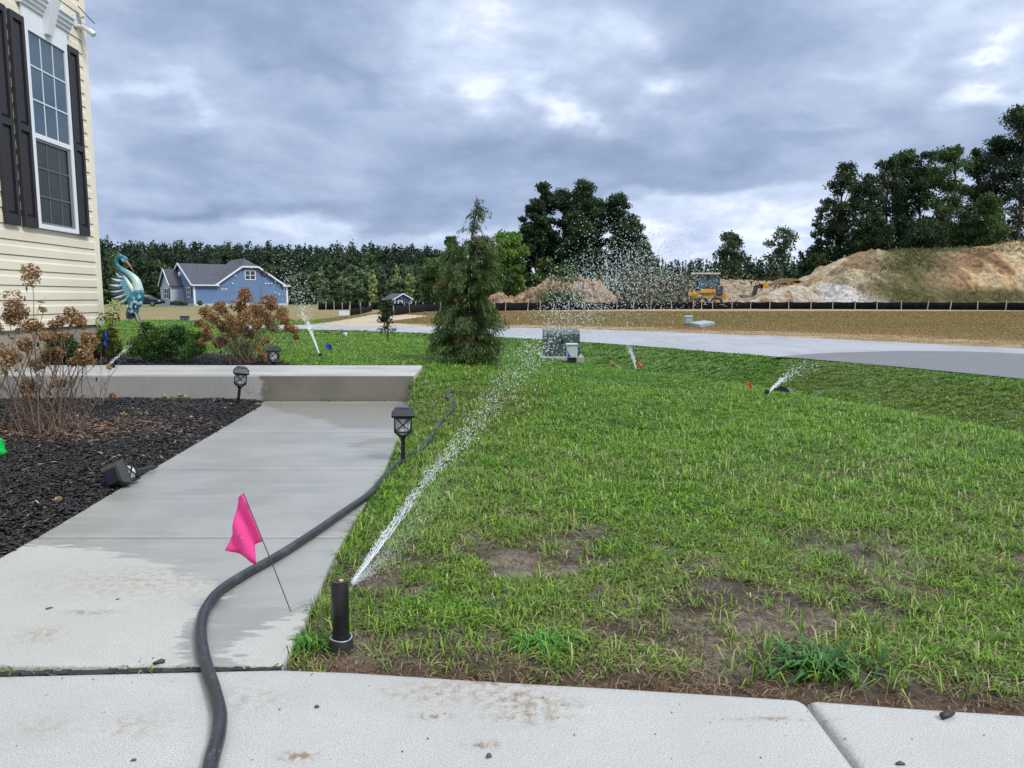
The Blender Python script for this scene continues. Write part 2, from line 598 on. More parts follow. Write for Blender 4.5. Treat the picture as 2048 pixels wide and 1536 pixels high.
def leafy(name, rough=0.55, trans=0.25, spec=0.3):
    m, nt, p, out = material(name)
    a = nt.attr('Col', 'Color')
    nt.put(p.inputs['Base Color'], a)
    p.inputs['Roughness'].default_value = rough
    p.inputs['Specular IOR Level'].default_value = spec
    if trans > 0:
        tr = nt.new('ShaderNodeBsdfTranslucent')
        nt.put(tr.inputs['Color'], nt.mix(1.0, a, (1.1, 1.15, 0.8), 'MULTIPLY'))
        mx = nt.new('ShaderNodeMixShader')
        mx.inputs[0].default_value = trans
        nt.l.new(p.outputs[0], mx.inputs[1]); nt.l.new(tr.outputs[0], mx.inputs[2])
        nt.l.new(mx.outputs[0], out.inputs[0])
    return m
M_leaf = leafy('foliage')
M_grass = leafy('grass_blade', 0.5, 0.20, 0.25)
M_vcol = leafy('painted', 0.5, 0.0, 0.4)
M_dry = leafy('dried_petal', 0.75, 0.2, 0.2)
M_mulch = leafy('wet_bark', 0.38, 0.0, 0.5)
M_bark = simple('bark', (0.09, 0.07, 0.055), 0.85, var=0.35, scale=12, bump=0.6)
M_white = simple('white_vinyl', (0.74, 0.76, 0.80), 0.4, var=0.03)
M_black = simple('black_plastic', (0.012, 0.012, 0.014), 0.38, var=0.3, scale=60, bump=0.05)
M_black_rough = simple('black_rubber', (0.02, 0.02, 0.022), 0.5, var=0.3, scale=40, bump=0.1)
M_wire = simple('rusty_wire', (0.16, 0.09, 0.05), 0.6, metal=0.4, var=0.3, scale=80)
M_wood = simple('stake_wood', (0.45, 0.37, 0.27), 0.8, var=0.2, scale=8)
# ------------------------------------------------------------------ ground
def concrete(name, dry, wet=None, wetfac=None, broom=True, stains=(), rot=0.0, wr=0.32, bscale=1.0, contrast=0.16):
    m, nt, p, out = material(name)
    g = nt.new('ShaderNodeNewGeometry').outputs['Position']
    n1 = nt.noise(g, 1.7, 5, 0.6); n2 = nt.noise(g, 22, 5, 0.65); n3 = nt.noise(g, 260, 3, 0.7)
    c = nt.mix(nt.mapr(n1, 0.3, 0.7), tuple(x * (1 - contrast) for x in dry), tuple(min(1, x * (1 + contrast * 0.6)) for x in dry))
    c = nt.mix(nt.mapr(n2, 0.30, 0.72, 0.0, 0.35), c, (dry[0] * 0.80, dry[1] * 0.77, dry[2] * 0.70))
    c = nt.mix(nt.mapr(n3, 0.42, 0.58, 0.0, 1.0), c, tuple(x * 0.60 for x in dry))
    n4 = nt.noise(g, 90, 4, 0.75)
    c = nt.mix(nt.mapr(n4, 0.45, 0.62, 0.0, 0.45), c, tuple(x * 0.78 for x in dry))
    # pin holes and grit
    v = nt.voronoi(g, 75)
    sp = nt.mapr(v.outputs['Distance'], 0.03, 0.13, 1.0, 0.0)
    pick = nt.math('GREATER_THAN', nt.noise(g, 31, 3, 0.6), 0.53)
    grit = nt.math('MULTIPLY', sp, pick)
    c = nt.mix(nt.math('MULTIPLY', grit, 0.75), c, (0.10, 0.08, 0.06))
    for (sx, sy, rx, ry, amt, sc) in stains:
        sepn = nt.new('ShaderNodeSeparateXYZ'); nt.l.new(g, sepn.inputs[0])
        a = nt.math('DIVIDE', nt.math('SUBTRACT', sepn.outputs[0], sx), rx)
        b = nt.math('DIVIDE', nt.math('SUBTRACT', sepn.outputs[1], sy), ry)
        e2 = nt.math('ADD', nt.math('MULTIPLY', a, a), nt.math('MULTIPLY', b, b))
        gs = nt.math('EXPONENT', nt.math('MULTIPLY', e2, -1.0))
        nn = nt.mapr(nt.noise(g, 38, 5, 0.7), 0.40, 0.68)
        f = nt.math('MULTIPLY', nt.math('MULTIPLY', gs, nn), amt, clamp=True)
        c = nt.mix(f, c, sc)
    rough = nt.mapr(n2, 0.3, 0.7, 0.72, 0.9, False)
    # broom lines
    bh = nt.noise(nt.mapping(g, (9, 190, 1), (0, 0, rot)) if broom else g, bscale if broom else 80, 3, 0.6)
    if broom:
        c = nt.mix(nt.mapr(bh, 0.35, 0.65, 0.0, 0.22), c, tuple(x * 0.70 for x in dry))
    if wetfac is not None:
        wf = wetfac(nt, g)
        wetc = nt.mix(nt.mapr(n1, 0.35, 0.65), wet, tuple(x * 0.78 for x in wet))
        wetc = nt.mix(nt.mapr(bh, 0.35, 0.65, 0.0, 0.25), wetc, tuple(x * 0.75 for x in wet))
        if name == 'walk_concrete':
            pu = nt.attr('puddle')
            sn_ = nt.noise(nt.mapping(g, (2.2, 14, 1)), 1.0, 5, 0.6)
            pf = nt.mapr(nt.math('ADD', pu, nt.math('MULTIPLY', nt.math('SUBTRACT', sn_, 0.5), 0.35)), -0.02, 0.04, 1.0, 0.0)
            lt = nt.mapr(sn_, 0.50, 0.66, 0.0, 0.55)
            wetc = nt.mix(lt, wetc, (0.31, 0.308, 0.295))
            wetc = nt.mix(pf, wetc, (0.20, 0.188, 0.158))
        c = nt.mix(wf, c, wetc)
        rough = nt.math('ADD', nt.math('MULTIPLY', rough, nt.math('SUBTRACT', 1.0, wf)), nt.math('MULTIPLY', wf, wr))
    nt.put(p.inputs['Base Color'], c)
    nt.put(p.inputs['Roughness'], rough)
    hgt = nt.math('ADD', nt.math('MULTIPLY', bh, 0.5), nt.math('ADD', nt.math('MULTIPLY', n3, 0.35), nt.math('MULTIPLY', grit, -0.6)))
    nt.put(p.inputs['Normal'], nt.bump(hgt, 0.45, 0.004))
    return m

# ---- terrain sheet
def axis(lo, hi, a, b, d, grow=1.16):
    xs = list(np.arange(a, b + 1e-6, d))
    st = d; x = b
    while x < hi:
        st *= grow; x += st; xs.append(x)
    st = d; x = a; L = []
    while x > lo:
        st *= grow; x -= st; L.append(x)
    return np.array(L[::-1] + xs)
gx = axis(-420, 420, -6.0, 9.0, 0.05, 1.10)
gy = axis(-15, 700, 1.2, 10.0, 0.05, 1.045)
GX, GY = np.meshgrid(gx, gy)
GZ = H(GX, GY)
nx, ny = len(gx), len(gy)
ii = np.arange(nx * ny).reshape(ny, nx)
TF = np.stack([ii[:-1, :-1].ravel(), ii[:-1, 1:].ravel(), ii[1:, 1:].ravel(), ii[1:, :-1].ravel()], 1)
X, Y = GX.ravel(), GY.ravel()
def lerp3(a, b, t):
    t = np.asarray(t)[..., None]
    return a * (1 - t) + np.asarray(b) * t
S = sroad(X, Y)
soil = lerp3(np.array([0.050, 0.037, 0.025]), (0.165, 0.14, 0.115), sstep(fbm(X, Y, 5, 4, 21), 0.35, 0.65))
lawn = lerp3(np.array([0.055, 0.125, 0.018]), (0.10, 0.18, 0.030), fbm(X, Y, 0.8, 4, 2))
brownf = lerp3(np.array([0.22, 0.145, 0.055]), (0.185, 0.145, 0.048), sstep(fbm(X, Y * 2.2, 0.28, 5, 31), 0.3, 0.7))
brownf = lerp3(brownf, (0.33, 0.24, 0.13), 0.6 * sstep(fbm(X, Y * 3, 0.9, 4, 33), 0.55, 0.75))
sandy = lerp3(np.array([0.40, 0.30, 0.205]), (0.25, 0.165, 0.10), sstep(fbm(X, Y, 1.2, 4, 41), 0.35, 0.65))
c = lerp3(soil, lawn, sstep(Y, 5.0, 10.0) * 0.9)
over = S < 0
dfar = dpoly(X, Y, RF)
cb = lerp3(brownf, sandy, np.clip(1 - dfar / 3.6, 0, 1) ** 0.7 * sstep(fbm(X, Y * 2, 0.5, 4, 51), 0.34, 0.56))
c = np.where(over[:, None], cb, c)
# left meadow: green lawn, then a brown band, then dull green round the blue house
lm = (X < -7.0 - 0.12 * (Y - 25)) | ((Y > 24) & (X < -7))
zoneb = sstep(Y + 2 * (fbm(X, Y, 0.3, 3, 8) - 0.5), 30, 33)
cm = lerp3(lawn, (0.21, 0.155, 0.065), zoneb * (1 - 0.5 * sstep(fbm(X, Y, 0.12, 4, 61), 0.4, 0.75)))
cm = lerp3(cm, (0.13, 0.14, 0.05), 0.7 * sstep(Y, 66, 90))
c = np.where(((Y > 25) & ((X < -9.2) | (over & (X < -7))))[:, None], cm, c)
DIRT = [tuple(T(*p)[:2]) for p in [(585, 656), (640, 648), (710, 636), (745, 629), (800, 628), (860, 633), (800, 640), (752, 645), (860, 652), (800, 655)]]
dd = dpoly(X, Y, DIRT, True); ins = inpoly(X, Y, DIRT)
c = lerp3(c, (0.46, 0.38, 0.30), np.where(ins, 1.0, 1 - sstep(dd, 0, 0.8)) * (0.55 + 0.45 * fbm(X, Y, 0.7, 3, 71)) * (over | ins))
# worked earth behind the silt fence
wk = sstep(Y, 52 - 0.0 * X, 56) * sstep(X, -12, -2)
c = lerp3(c, (0.30, 0.22, 0.14), wk * 0.8)
c = lerp3(c, (0.10, 0.13, 0.05), sstep(Y, 110, 130))
# mulch beds
bedm = (inpoly(X, Y, BEDPOLY) | inpoly(X, Y, BED2))
c = np.where(bedm[:, None], np.array([0.018, 0.015, 0.013]) * (0.6 + 0.9 * vnoise(X * 30, Y * 30, 4))[:, None], c)
# red-brown mud beside the driveway
dm = dpoly(X, Y, DRIVE)
mud = (1 - sstep(dm + 0.05 * fbm(X, Y, 9, 3, 81), 0.03, 0.22)) * (X > -0.8) * (Y < 6)
c = lerp3(c, (0.085, 0.042, 0.022), mud)
GRASSN = fbm(X, Y, 1.1, 4, 91)
wetg = np.where((Y < 5.5) & (X > -1) & (S > 0), sstep(fbm(X, Y, 2.3, 4, 25), 0.45, 0.62), 0.0)
m_ground, nt, p, out = material('ground_soil')
g = nt.new('ShaderNodeNewGeometry').outputs['Position']
a = nt.attr('Col', 'Color')
n1 = nt.noise(g, 45, 6, 0.7); n2 = nt.noise(g, 4.5, 5, 0.65); n3 = nt.noise(nt.mapping(g, (0.6, 2.5, 1)), 0.9, 5, 0.6)
col_ = nt.mix(nt.mapr(n1, 0.3, 0.7), nt.mix(1.0, a, (0.55, 0.55, 0.55), 'MULTIPLY'), nt.mix(1.0, a, (1.35, 1.3, 1.25), 'MULTIPLY'))
col_ = nt.mix(nt.mapr(n2, 0.3, 0.7), nt.mix(1.0, col_, (0.78, 0.8, 0.78), 'MULTIPLY'), nt.mix(1.0, col_, (1.15, 1.15, 1.1), 'MULTIPLY'))
col_ = nt.mix(nt.mapr(n3, 0.35, 0.7, 0.0, 0.35), col_, nt.mix(1.0, col_, (1.35, 1.15, 0.95), 'MULTIPLY'))
nt.put(p.inputs['Base Color'], col_)
wv = nt.attr('wet')
nt.put(p.inputs['Roughness'], nt.mapr(wv, 0, 1, 0.9, 0.33, False))
nt.put(p.inputs['Normal'], nt.bump(nt.math('ADD', n1, nt.math('MULTIPLY', n2, 0.8)), 0.8, 0.02))
o = np_obj('ground', np.stack([X, Y, GZ.ravel()], 1), TF, m_ground, col=c, attrs={'wet': wetg}, smooth=True)
tag(o, 'lawn soil sloping to a swale and the brown field beyond the road', 'ground', kind='structure')

# ---- road
def strip(Lp, Rp, n, zoff, ext=0.0):
    V = []; 
    for a_, b_ in zip(Lp, Rp):
        for k in range(n + 1):
            q = a_ * (1 - k / n) + b_ * (k / n)
            V.append((q.x, q.y, 0))
    V = np.array(V)
    V[:, 2] = zoff
    m = len(Lp); idx = np.arange(m * (n + 1)).reshape(m, n + 1)
    F = np.stack([idx[:-1, :-1].ravel(), idx[:-1, 1:].ravel(), idx[1:, 1:].ravel(), idx[1:, :-1].ravel()], 1)
    return V, F
def resample(P, n):
    P = [Vector(p) for p in P]
    L = [0]
    for i in range(1, len(P)): L.append(L[-1] + (P[i] - P[i - 1]).length)
    out = []
    for k in range(n):
        t = L[-1] * k / (n - 1)
        j = 0
        while j < len(L) - 2 and L[j + 1] < t: j += 1
        f = (t - L[j]) / max(1e-9, L[j + 1] - L[j])
        out.append(P[j].lerp(P[j + 1], f))
    return out
m_road, nt, p, out = material('worn_asphalt')
g = nt.new('ShaderNodeNewGeometry').outputs['Position']
n1 = nt.noise(g, 0.5, 5, 0.6); n2 = nt.noise(g, 60, 4, 0.7); n3 = nt.noise(nt.mapping(g, (1.2, 0.25, 1), (0, 0, 0.4)), 1.3, 5, 0.6)
c_ = nt.mix(nt.mapr(n1, 0.3, 0.7), (0.27, 0.272, 0.28), (0.35, 0.352, 0.36))
c_ = nt.mix(nt.mapr(n3, 0.50, 0.68, 0.0, 0.8), c_, (0.20, 0.203, 0.215))
c_ = nt.mix(nt.mapr(n2, 0.3, 0.7, 0, 0.45), c_, (0.22, 0.22, 0.235))
nt.put(p.inputs['Base Color'], c_); nt.put(p.inputs['Roughness'], nt.mapr(n3, 0.4, 0.7, 0.5, 0.75, False))
nt.put(p.inputs['Normal'], nt.bump(n2, 0.4, 0.004))
Ln = resample(RN, 60); Rn = resample(RF, 60)
V, F = strip(Ln, Rn, 8, 0.0)
V[:, 2] = np.maximum(H(V[:, 0], V[:, 1]), -0.02 - 0.0018 * np.clip(V[:, 1] - 22, 0, 120)) + 0.016
o = np_obj('road', V, F, m_road, smooth=True)
tag(o, 'pale grey asphalt road curving past the lawn', 'road', kind='structure')
m_dark = concrete('dark_asphalt', (0.17, 0.17, 0.18), broom=False)
def onroad(px, py):
    q = G(px, py, 0.02)
    return q
far_ = resample([onroad(*q) for q in [(1532, 713), (1640, 704), (1800, 699.5), (1960, 701), (2100, 708)]] + [Vector((7.9, 9.0, 0)), Vector((8.6, 4, 0)), Vector((9, -6, 0))], 60)
i0 = min(range(len(RN)), key=lambda i: (RN[i] - far_[0]).length)
nr_ = resample([far_[0].lerp(RN[i0], 0.9)] + [q for q in RN[i0 + 1:]], 60)
V, F = strip(nr_, far_, 6, 0.0)
V[:, 0] += 0.0
V[:, 2] = np.maximum(H(V[:, 0], V[:, 1]), -0.02) + 0.021
o = np_obj('road_patch', V, F, m_dark, smooth=True)
tag(o, 'darker asphalt patch on the near side of the road', 'road', kind='structure')

# ---- driveway
st = []
for (px, py, rx, ry, amt) in [(1035, 1395, 70, 20, 1.2), (1060, 1428, 80, 22, 1.1), (870, 1385, 100, 22, 0.9), (595, 1512, 32, 9, 2.6), (865, 1433, 36, 6, 1.8), (500, 1400, 90, 25, 0.5), (970, 1490, 34, 9, 1.6), (1000, 1365, 120, 10, 1.2), (270, 1450, 70, 30, 0.55), (1120, 1405, 50, 10, 0.9), (90, 1450, 60, 30, 0.4), (1560, 1438, 100, 4, 1.3)]:
    q = G(px, py); q2 = G(px + rx, py); q3 = G(px, py - ry)
    st.append((q.x, q.y, abs(q2.x - q.x), abs(q3.y - q.y), amt, (0.20, 0.135, 0.075)))
m_drive = concrete('broomed_concrete', (0.47, 0.465, 0.44), stains=st, rot=R(100))
def slab_grid(name, x0s, x1s, ys, mat, z=0.0, nxs=60, attrs=None, edge=0.007, skirt=0.09):
    """grid slab whose left / right sides are given at each row ys (arrays), with eased edges"""
    u = np.concatenate([[0], [0.004], [0.010], np.linspace(0.02, 0.98, nxs), [0.990], [0.996], [1.0]])
    V = []; 
    m = len(ys); n = len(u)
    XX = x0s[:, None] * (1 - u[None, :]) + x1s[:, None] * u[None, :]
    if np.ndim(ys) == 1:
        YY = np.repeat(ys[:, None], n, 1)
    else:
        YY = ys[:, :1] * (1 - u[None, :]) + ys[:, 1:] * u[None, :]
    ZZ = np.full(XX.shape, z)
    # distance to the slab's rim
    rim = [(XX[0, 0], YY[0, 0]), (XX[0, -1], YY[0, -1])] + [(XX[i, -1], YY[i, -1]) for i in range(1, m)] + [(XX[-1, 0], YY[-1, 0])] + [(XX[i, 0], YY[i, 0]) for i in range(m - 2, 0, -1)]
    dr = dpoly(XX, YY, rim, True)
    t = np.clip(1 - dr / edge, 0, 1)
    ZZ = ZZ - edge * 0.9 * t ** 2
    V = np.stack([XX, YY, ZZ], 2).reshape(-1, 3)
    idx = np.arange(m * n).reshape(m, n)
    F = [np.stack([idx[:-1, :-1].ravel(), idx[:-1, 1:].ravel(), idx[1:, 1:].ravel(), idx[1:, :-1].ravel()], 1)]
    ring = np.concatenate([idx[0, :], idx[1:, -1], idx[-1, -2::-1], idx[-2:0:-1, 0]])
    low = V[ring].copy(); low[:, 2] = z - skirt
    b = len(V); V = np.concatenate([V, low]); k = len(ring)
    r2 = np.roll(ring, -1); lo = b + np.arange(k); lo2 = np.roll(lo, -1)
    F.append(np.stack([ring, lo, lo2, r2], 1))
    return V, F
def polyx(P, y):
    ys = [p.y for p in P]; xs = [p.x for p in P]
    return np.interp(y, ys, xs)
def merge(parts):
    V = []; F = []; b = 0
    for v, fs in parts:
        V.append(v); 
        for f in (fs if isinstance(fs, list) else [fs]): F.append(np.asarray(f) + b)
        b += len(v)
    return np.concatenate(V), F
# driveway edge as y(x); joint runs from (1610,1402) towards the camera
def dedge(x):
    return np.interp(x, [p.x for p in DRIVE], [p.y for p in DRIVE])
J0 = G(1612, 1399); J1 = G(1735, 1560); jd = (J1 - J0)
def drivepart(xa, xb, n):
    # columns along x; rows towards the camera follow the joint direction
    us = np.linspace(xa, xb, n)
    rows = np.linspace(0, 1, 34)
    return us, rows
def drive_slab(xa, xb, n):
    us = np.linspace(xa, xb, n)
    tt = np.concatenate([[0, .004, .009], np.linspace(0.02, 1, 40)]) * 3.2
    k = jd.x / jd.y
    ye = dedge(us)
    XX = us[None, :] - k * tt[:, None] * (1 if True else 0)
    YY = ye[None, :] - tt[:, None]
    XX = us[None, :] + k * (YY - ye[None, :])
    Z = -0.007 * np.clip(1 - tt / 0.03, 0, 1)[:, None] ** 2 * np.ones_like(XX)
    e_ = np.minimum(us - xa, xb - us)
    Z = Z - 0.008 * (np.clip(1 - e_ / 0.02, 0, 1) ** 2)[None, :]
    m, n = XX.shape
    V = np.stack([XX, YY, Z], 2).reshape(-1, 3)
    idx = np.arange(m * n).reshape(m, n)
    F = [np.stack([idx[:-1, :-1].ravel(), idx[1:, :-1].ravel(), idx[1:, 1:].ravel(), idx[:-1, 1:].ravel()], 1)]
    ring = np.concatenate([idx[0, :], idx[1:, -1], idx[-1, -2::-1], idx[-2:0:-1, 0]])
    low = V[ring].copy(); low[:, 2] = -0.1
    b = len(V); V = np.concatenate([V, low]); kk = len(ring)
    r2 = np.roll(ring, -1); lo = b + np.arange(kk); lo2 = np.roll(lo, -1)
    F.append(np.stack([ring, r2, lo2, lo], 1))
    return V, F
xj = J0.x
V, F = merge([drive_slab(-5.0, xj - 0.007, 420), drive_slab(xj + 0.007, 6.0, 300)])
o = np_obj('driveway', V, F, m_drive, smooth=False)
tag(o, 'pale broomed concrete driveway slabs in the foreground', 'driveway', kind='structure')

# ---- front walk panels with wet staining
DRYPATCH = [
    [(-500, 1400), (-500, 1090), (40, 1088), (200, 1100), (330, 1128), (400, 1160), (452, 1176), (440, 1195), (400, 1215), (395, 1232), (362, 1248), (375, 1275), (352, 1300), (372, 1322), (350, 1345), (0, 1360)],
    [(440, 1300), (470, 1278), (520, 1262), (545, 1245), (600, 1225), (620, 1236), (560, 1345), (480, 1332), (470, 1318), (450, 1312)],
]
DRYW = [[(G(*p).x, G(*p).y) for p in poly] for poly in DRYPATCH]
PUD = [[(690, 858), (800, 855), (808, 832), (812, 806), (520, 806), (560, 822), (640, 838)], [(700, 893), (790, 885), (795, 872), (730, 880)]]
PUDW = [[(G(*p).x, G(*p).y) for p in poly] for poly in PUD]
def wetfac(nt, g):
    d = nt.attr('wet')
    nn = nt.noise(nt.mapping(g, (7, 36, 1)), 1.0, 5, 0.6)
    v = nt.math('ADD', d, nt.math('MULTIPLY', nt.math('SUBTRACT', nn, 0.5), 0.30))
    return nt.mapr(v, -0.006, 0.012)
m_walk = concrete('walk_concrete', (0.47, 0.465, 0.43), wet=(0.295, 0.292, 0.268), wetfac=wetfac, rot=0.0, stains=[(G(640, 1160).x, G(640, 1160).y, 0.4, 0.2, 0.5, (0.22, 0.17, 0.10)), (G(300, 1160).x, G(300, 1160).y, 0.35, 0.14, 0.9, (0.24, 0.205, 0.145)), (G(80, 1270).x, G(80, 1270).y, 0.06, 0.05, 1.2, (0.24, 0.19, 0.13)), (G(180, 1225).x, G(180, 1225).y, 0.08, 0.02, 1.4, (0.22, 0.17, 0.12))])
jy = [G(400, 1341).y + 0.026, G(400, 1075).y, G(500, 939).y, G(650, 864).y, SF.y - 0.012]
parts = []; wetv = []
g0 = 0.006
for k in range(4):
    gj = [0.0, 0.007, 0.010, 0.013, 0.006]
    ya = jy[k] + gj[k]; yb = jy[k + 1] - gj[k + 1]
    ys = np.concatenate([[0, 0.003, 0.007], np.linspace(0.015, (yb - ya) - 0.015, 90), [(yb - ya) - 0.007, (yb - ya) - 0.003, yb - ya]]) + ya
    xl = polyx(WL, ys); xr = polyx(WR, ys)
    xl = xl + 0.004 * (vnoise(ys * 12, ys * 0, 3) - 0.5)
    v, f = slab_grid('w', xl, xr, ys, None, nxs=110)
    parts.append((v, f))
V, F = merge(parts)
din = None
for poly in DRYW:
    d = dpoly(V[:, 0], V[:, 1], poly, True)
    d = np.where(inpoly(V[:, 0], V[:, 1], poly), -d, d)
    din = d if din is None else np.minimum(din, d)
wet = np.clip(din, -0.5, 0.5)
# upper part of the walk is only damp (half tone) beside the lawn
damp = 0.5 * np.ones(len(V))
pdl = None
for poly in PUDW:
    d = dpoly(V[:, 0], V[:, 1], poly, True)
    d = np.where(inpoly(V[:, 0], V[:, 1], poly), -d, d)
    pdl = d if pdl is None else np.minimum(pdl, d)
o = np_obj('walkway', V, F, m_walk, attrs={'wet': wet, 'puddle': np.clip(pdl, -0.5, 0.5)}, smooth=False)
tag(o, 'wet concrete walk running to the raised slab', 'walkway', kind='structure')
mb = MB()
for (a_, b_) in zip(DRIVE_EDGE[:3] , DRIVE_EDGE[1:4]):
    A = G(*a_); B = G(*b_)
    n = 16
    for i in range(n):
        q0 = A.lerp(B, i / n); q1 = A.lerp(B, (i + 1) / n)
        h0 = -0.004 + random.uniform(-0.003, 0.002)
        mb.prism([(q0.x, q0.y + 0.0015, -0.06), (q1.x, q1.y + 0.0015, -0.06), (q1.x, q1.y + 0.026, -0.06), (q0.x, q0.y + 0.026, -0.06)], (0, 0, 0.06 + h0))
mj = simple('joint_filler', (0.022, 0.022, 0.024), 0.7, var=0.5, scale=60, bump=0.8)
o = mb.build('expansion_joint', mj)
tag(o, 'black fibre joint strip between walk and driveway', 'joint', kind='structure')

# ---- raised slab
def wf2(nt, g):
    sp_ = nt.new('ShaderNodeSeparateXYZ'); nt.l.new(g, sp_.inputs[0])
    gn = nt.new('ShaderNodeNewGeometry').outputs['Normal']
    sn = nt.new('ShaderNodeSeparateXYZ'); nt.l.new(gn, sn.inputs[0])
    xw = G(572, 780).x
    nn = nt.noise(g, 5, 5, 0.65)
    v = nt.math('ADD', nt.math('SUBTRACT', sp_.outputs[0], xw), nt.math('MULTIPLY', nt.math('SUBTRACT', nn, 0.5), 1.1))
    f = nt.mapr(v, -0.10, 0.06)
    front = nt.math('LESS_THAN', sn.outputs[1], -0.5)
    top = nt.math('GREATER_THAN', sn.outputs[2], 0.7)
    tw = nt.mapr(nt.noise(nt.mapping(g, (0.7, 6, 1)), 1.2, 4, 0.6), 0.52, 0.62, 0.0, 0.55)
    return nt.math('ADD', nt.math('MULTIPLY', f, front), nt.math('MULTIPLY', tw, top), clamp=True)
m_slab = concrete('cast_concrete', (0.47, 0.465, 0.45), wet=(0.215, 0.20, 0.165), wetfac=wf2, broom=False, contrast=0.22, wr=0.4)
mb = MB()
mb.prism([(SF.x, SF.y, -0.1), (SB.x, SB.y, -0.1), (-5.6, SB.y + 0.03, -0.1), (-5.6, SF.y + 0.05, -0.1)], (0, 0, SLAB_Z + 0.1))
o = mb.build('raised_walk', m_slab, bevel=0.014)
tag(o, 'raised concrete walk slab with a wet front face across the scene', 'walkway', kind='structure')
# ------------------------------------------------------------------ mulch, grass
def blades(P, hgt, wid, yaw, lean, curl, col0, col1):
    """bent grass blades: 5 verts, 3 triangles each"""
    n = len(P)
    dx, dy = np.cos(yaw), np.sin(yaw)
    px_, py_ = -dy, dx
    V = np.zeros((n, 5, 3))
    w2 = wid / 2
    V[:, 0] = P - np.stack([px_ * w2, py_ * w2, np.zeros(n)], 1)
    V[:, 1] = P + np.stack([px_ * w2, py_ * w2, np.zeros(n)], 1)
    mid = P + np.stack([dx * hgt * lean * 0.4, dy * hgt * lean * 0.4, hgt * 0.62 * np.sqrt(np.clip(1 - lean ** 2 * 0.5, 0.1, 1))], 1)
    w3 = wid * 0.38
    V[:, 2] = mid + np.stack([px_ * w3, py_ * w3, np.zeros(n)], 1)
    V[:, 3] = mid - np.stack([px_ * w3, py_ * w3, np.zeros(n)], 1)
    tip = P + np.stack([dx * hgt * (lean * 0.95 + curl * 0.4), dy * hgt * (lean * 0.95 + curl * 0.4), hgt * np.clip(1.0 - lean * 0.45 - curl * 0.5, 0.12, 1)], 1)
    V[:, 4] = tip
    b = (np.arange(n) * 5)[:, None]
    F = np.concatenate([b + np.array([[0, 1, 2]]), b + np.array([[0, 2, 3]]), b + np.array([[3, 2, 4]])])
    C = np.zeros((n, 5, 3))
    C[:, 0:2] = col0[:, None]; C[:, 2:4] = (0.35 * col0 + 0.65 * col1)[:, None]; C[:, 4] = col1
    return V.reshape(-1, 3), F, C.reshape(-1, 3)
def scatter(y0, y1, dens):
    """points in the camera's field between two depths (with a margin each side)"""
    xm = y1 * 0.90 + 1.7
    n = int(dens * (y1 - y0) * 2 * xm)
    x = RS.uniform(-xm, xm, n); y = RS.uniform(y0, y1, n)
    k = (x > -y * 0.76 - 0.5) & (x < y * 0.86 + 1.6)
    return x[k], y[k]
def lawn_ok(x, y):
    return ~(inpoly(x, y, WALKPOLY) | inpoly(x, y, DRIVEPOLY) | inpoly(x, y, SLABPOLY) | inpoly(x, y, BEDPOLY) | inpoly(x, y, BED2) | inpoly(x, y, ROADPOLY))
WRL = [(p.x, p.y) for p in WR]
SPR = T(683, 1296)
VV = []; FF = []; CC = []; base = 0
def addb(r):
    global base
    VV.append(r[0]); FF.append(r[1] + base); CC.append(r[2]); base += len(r[0])
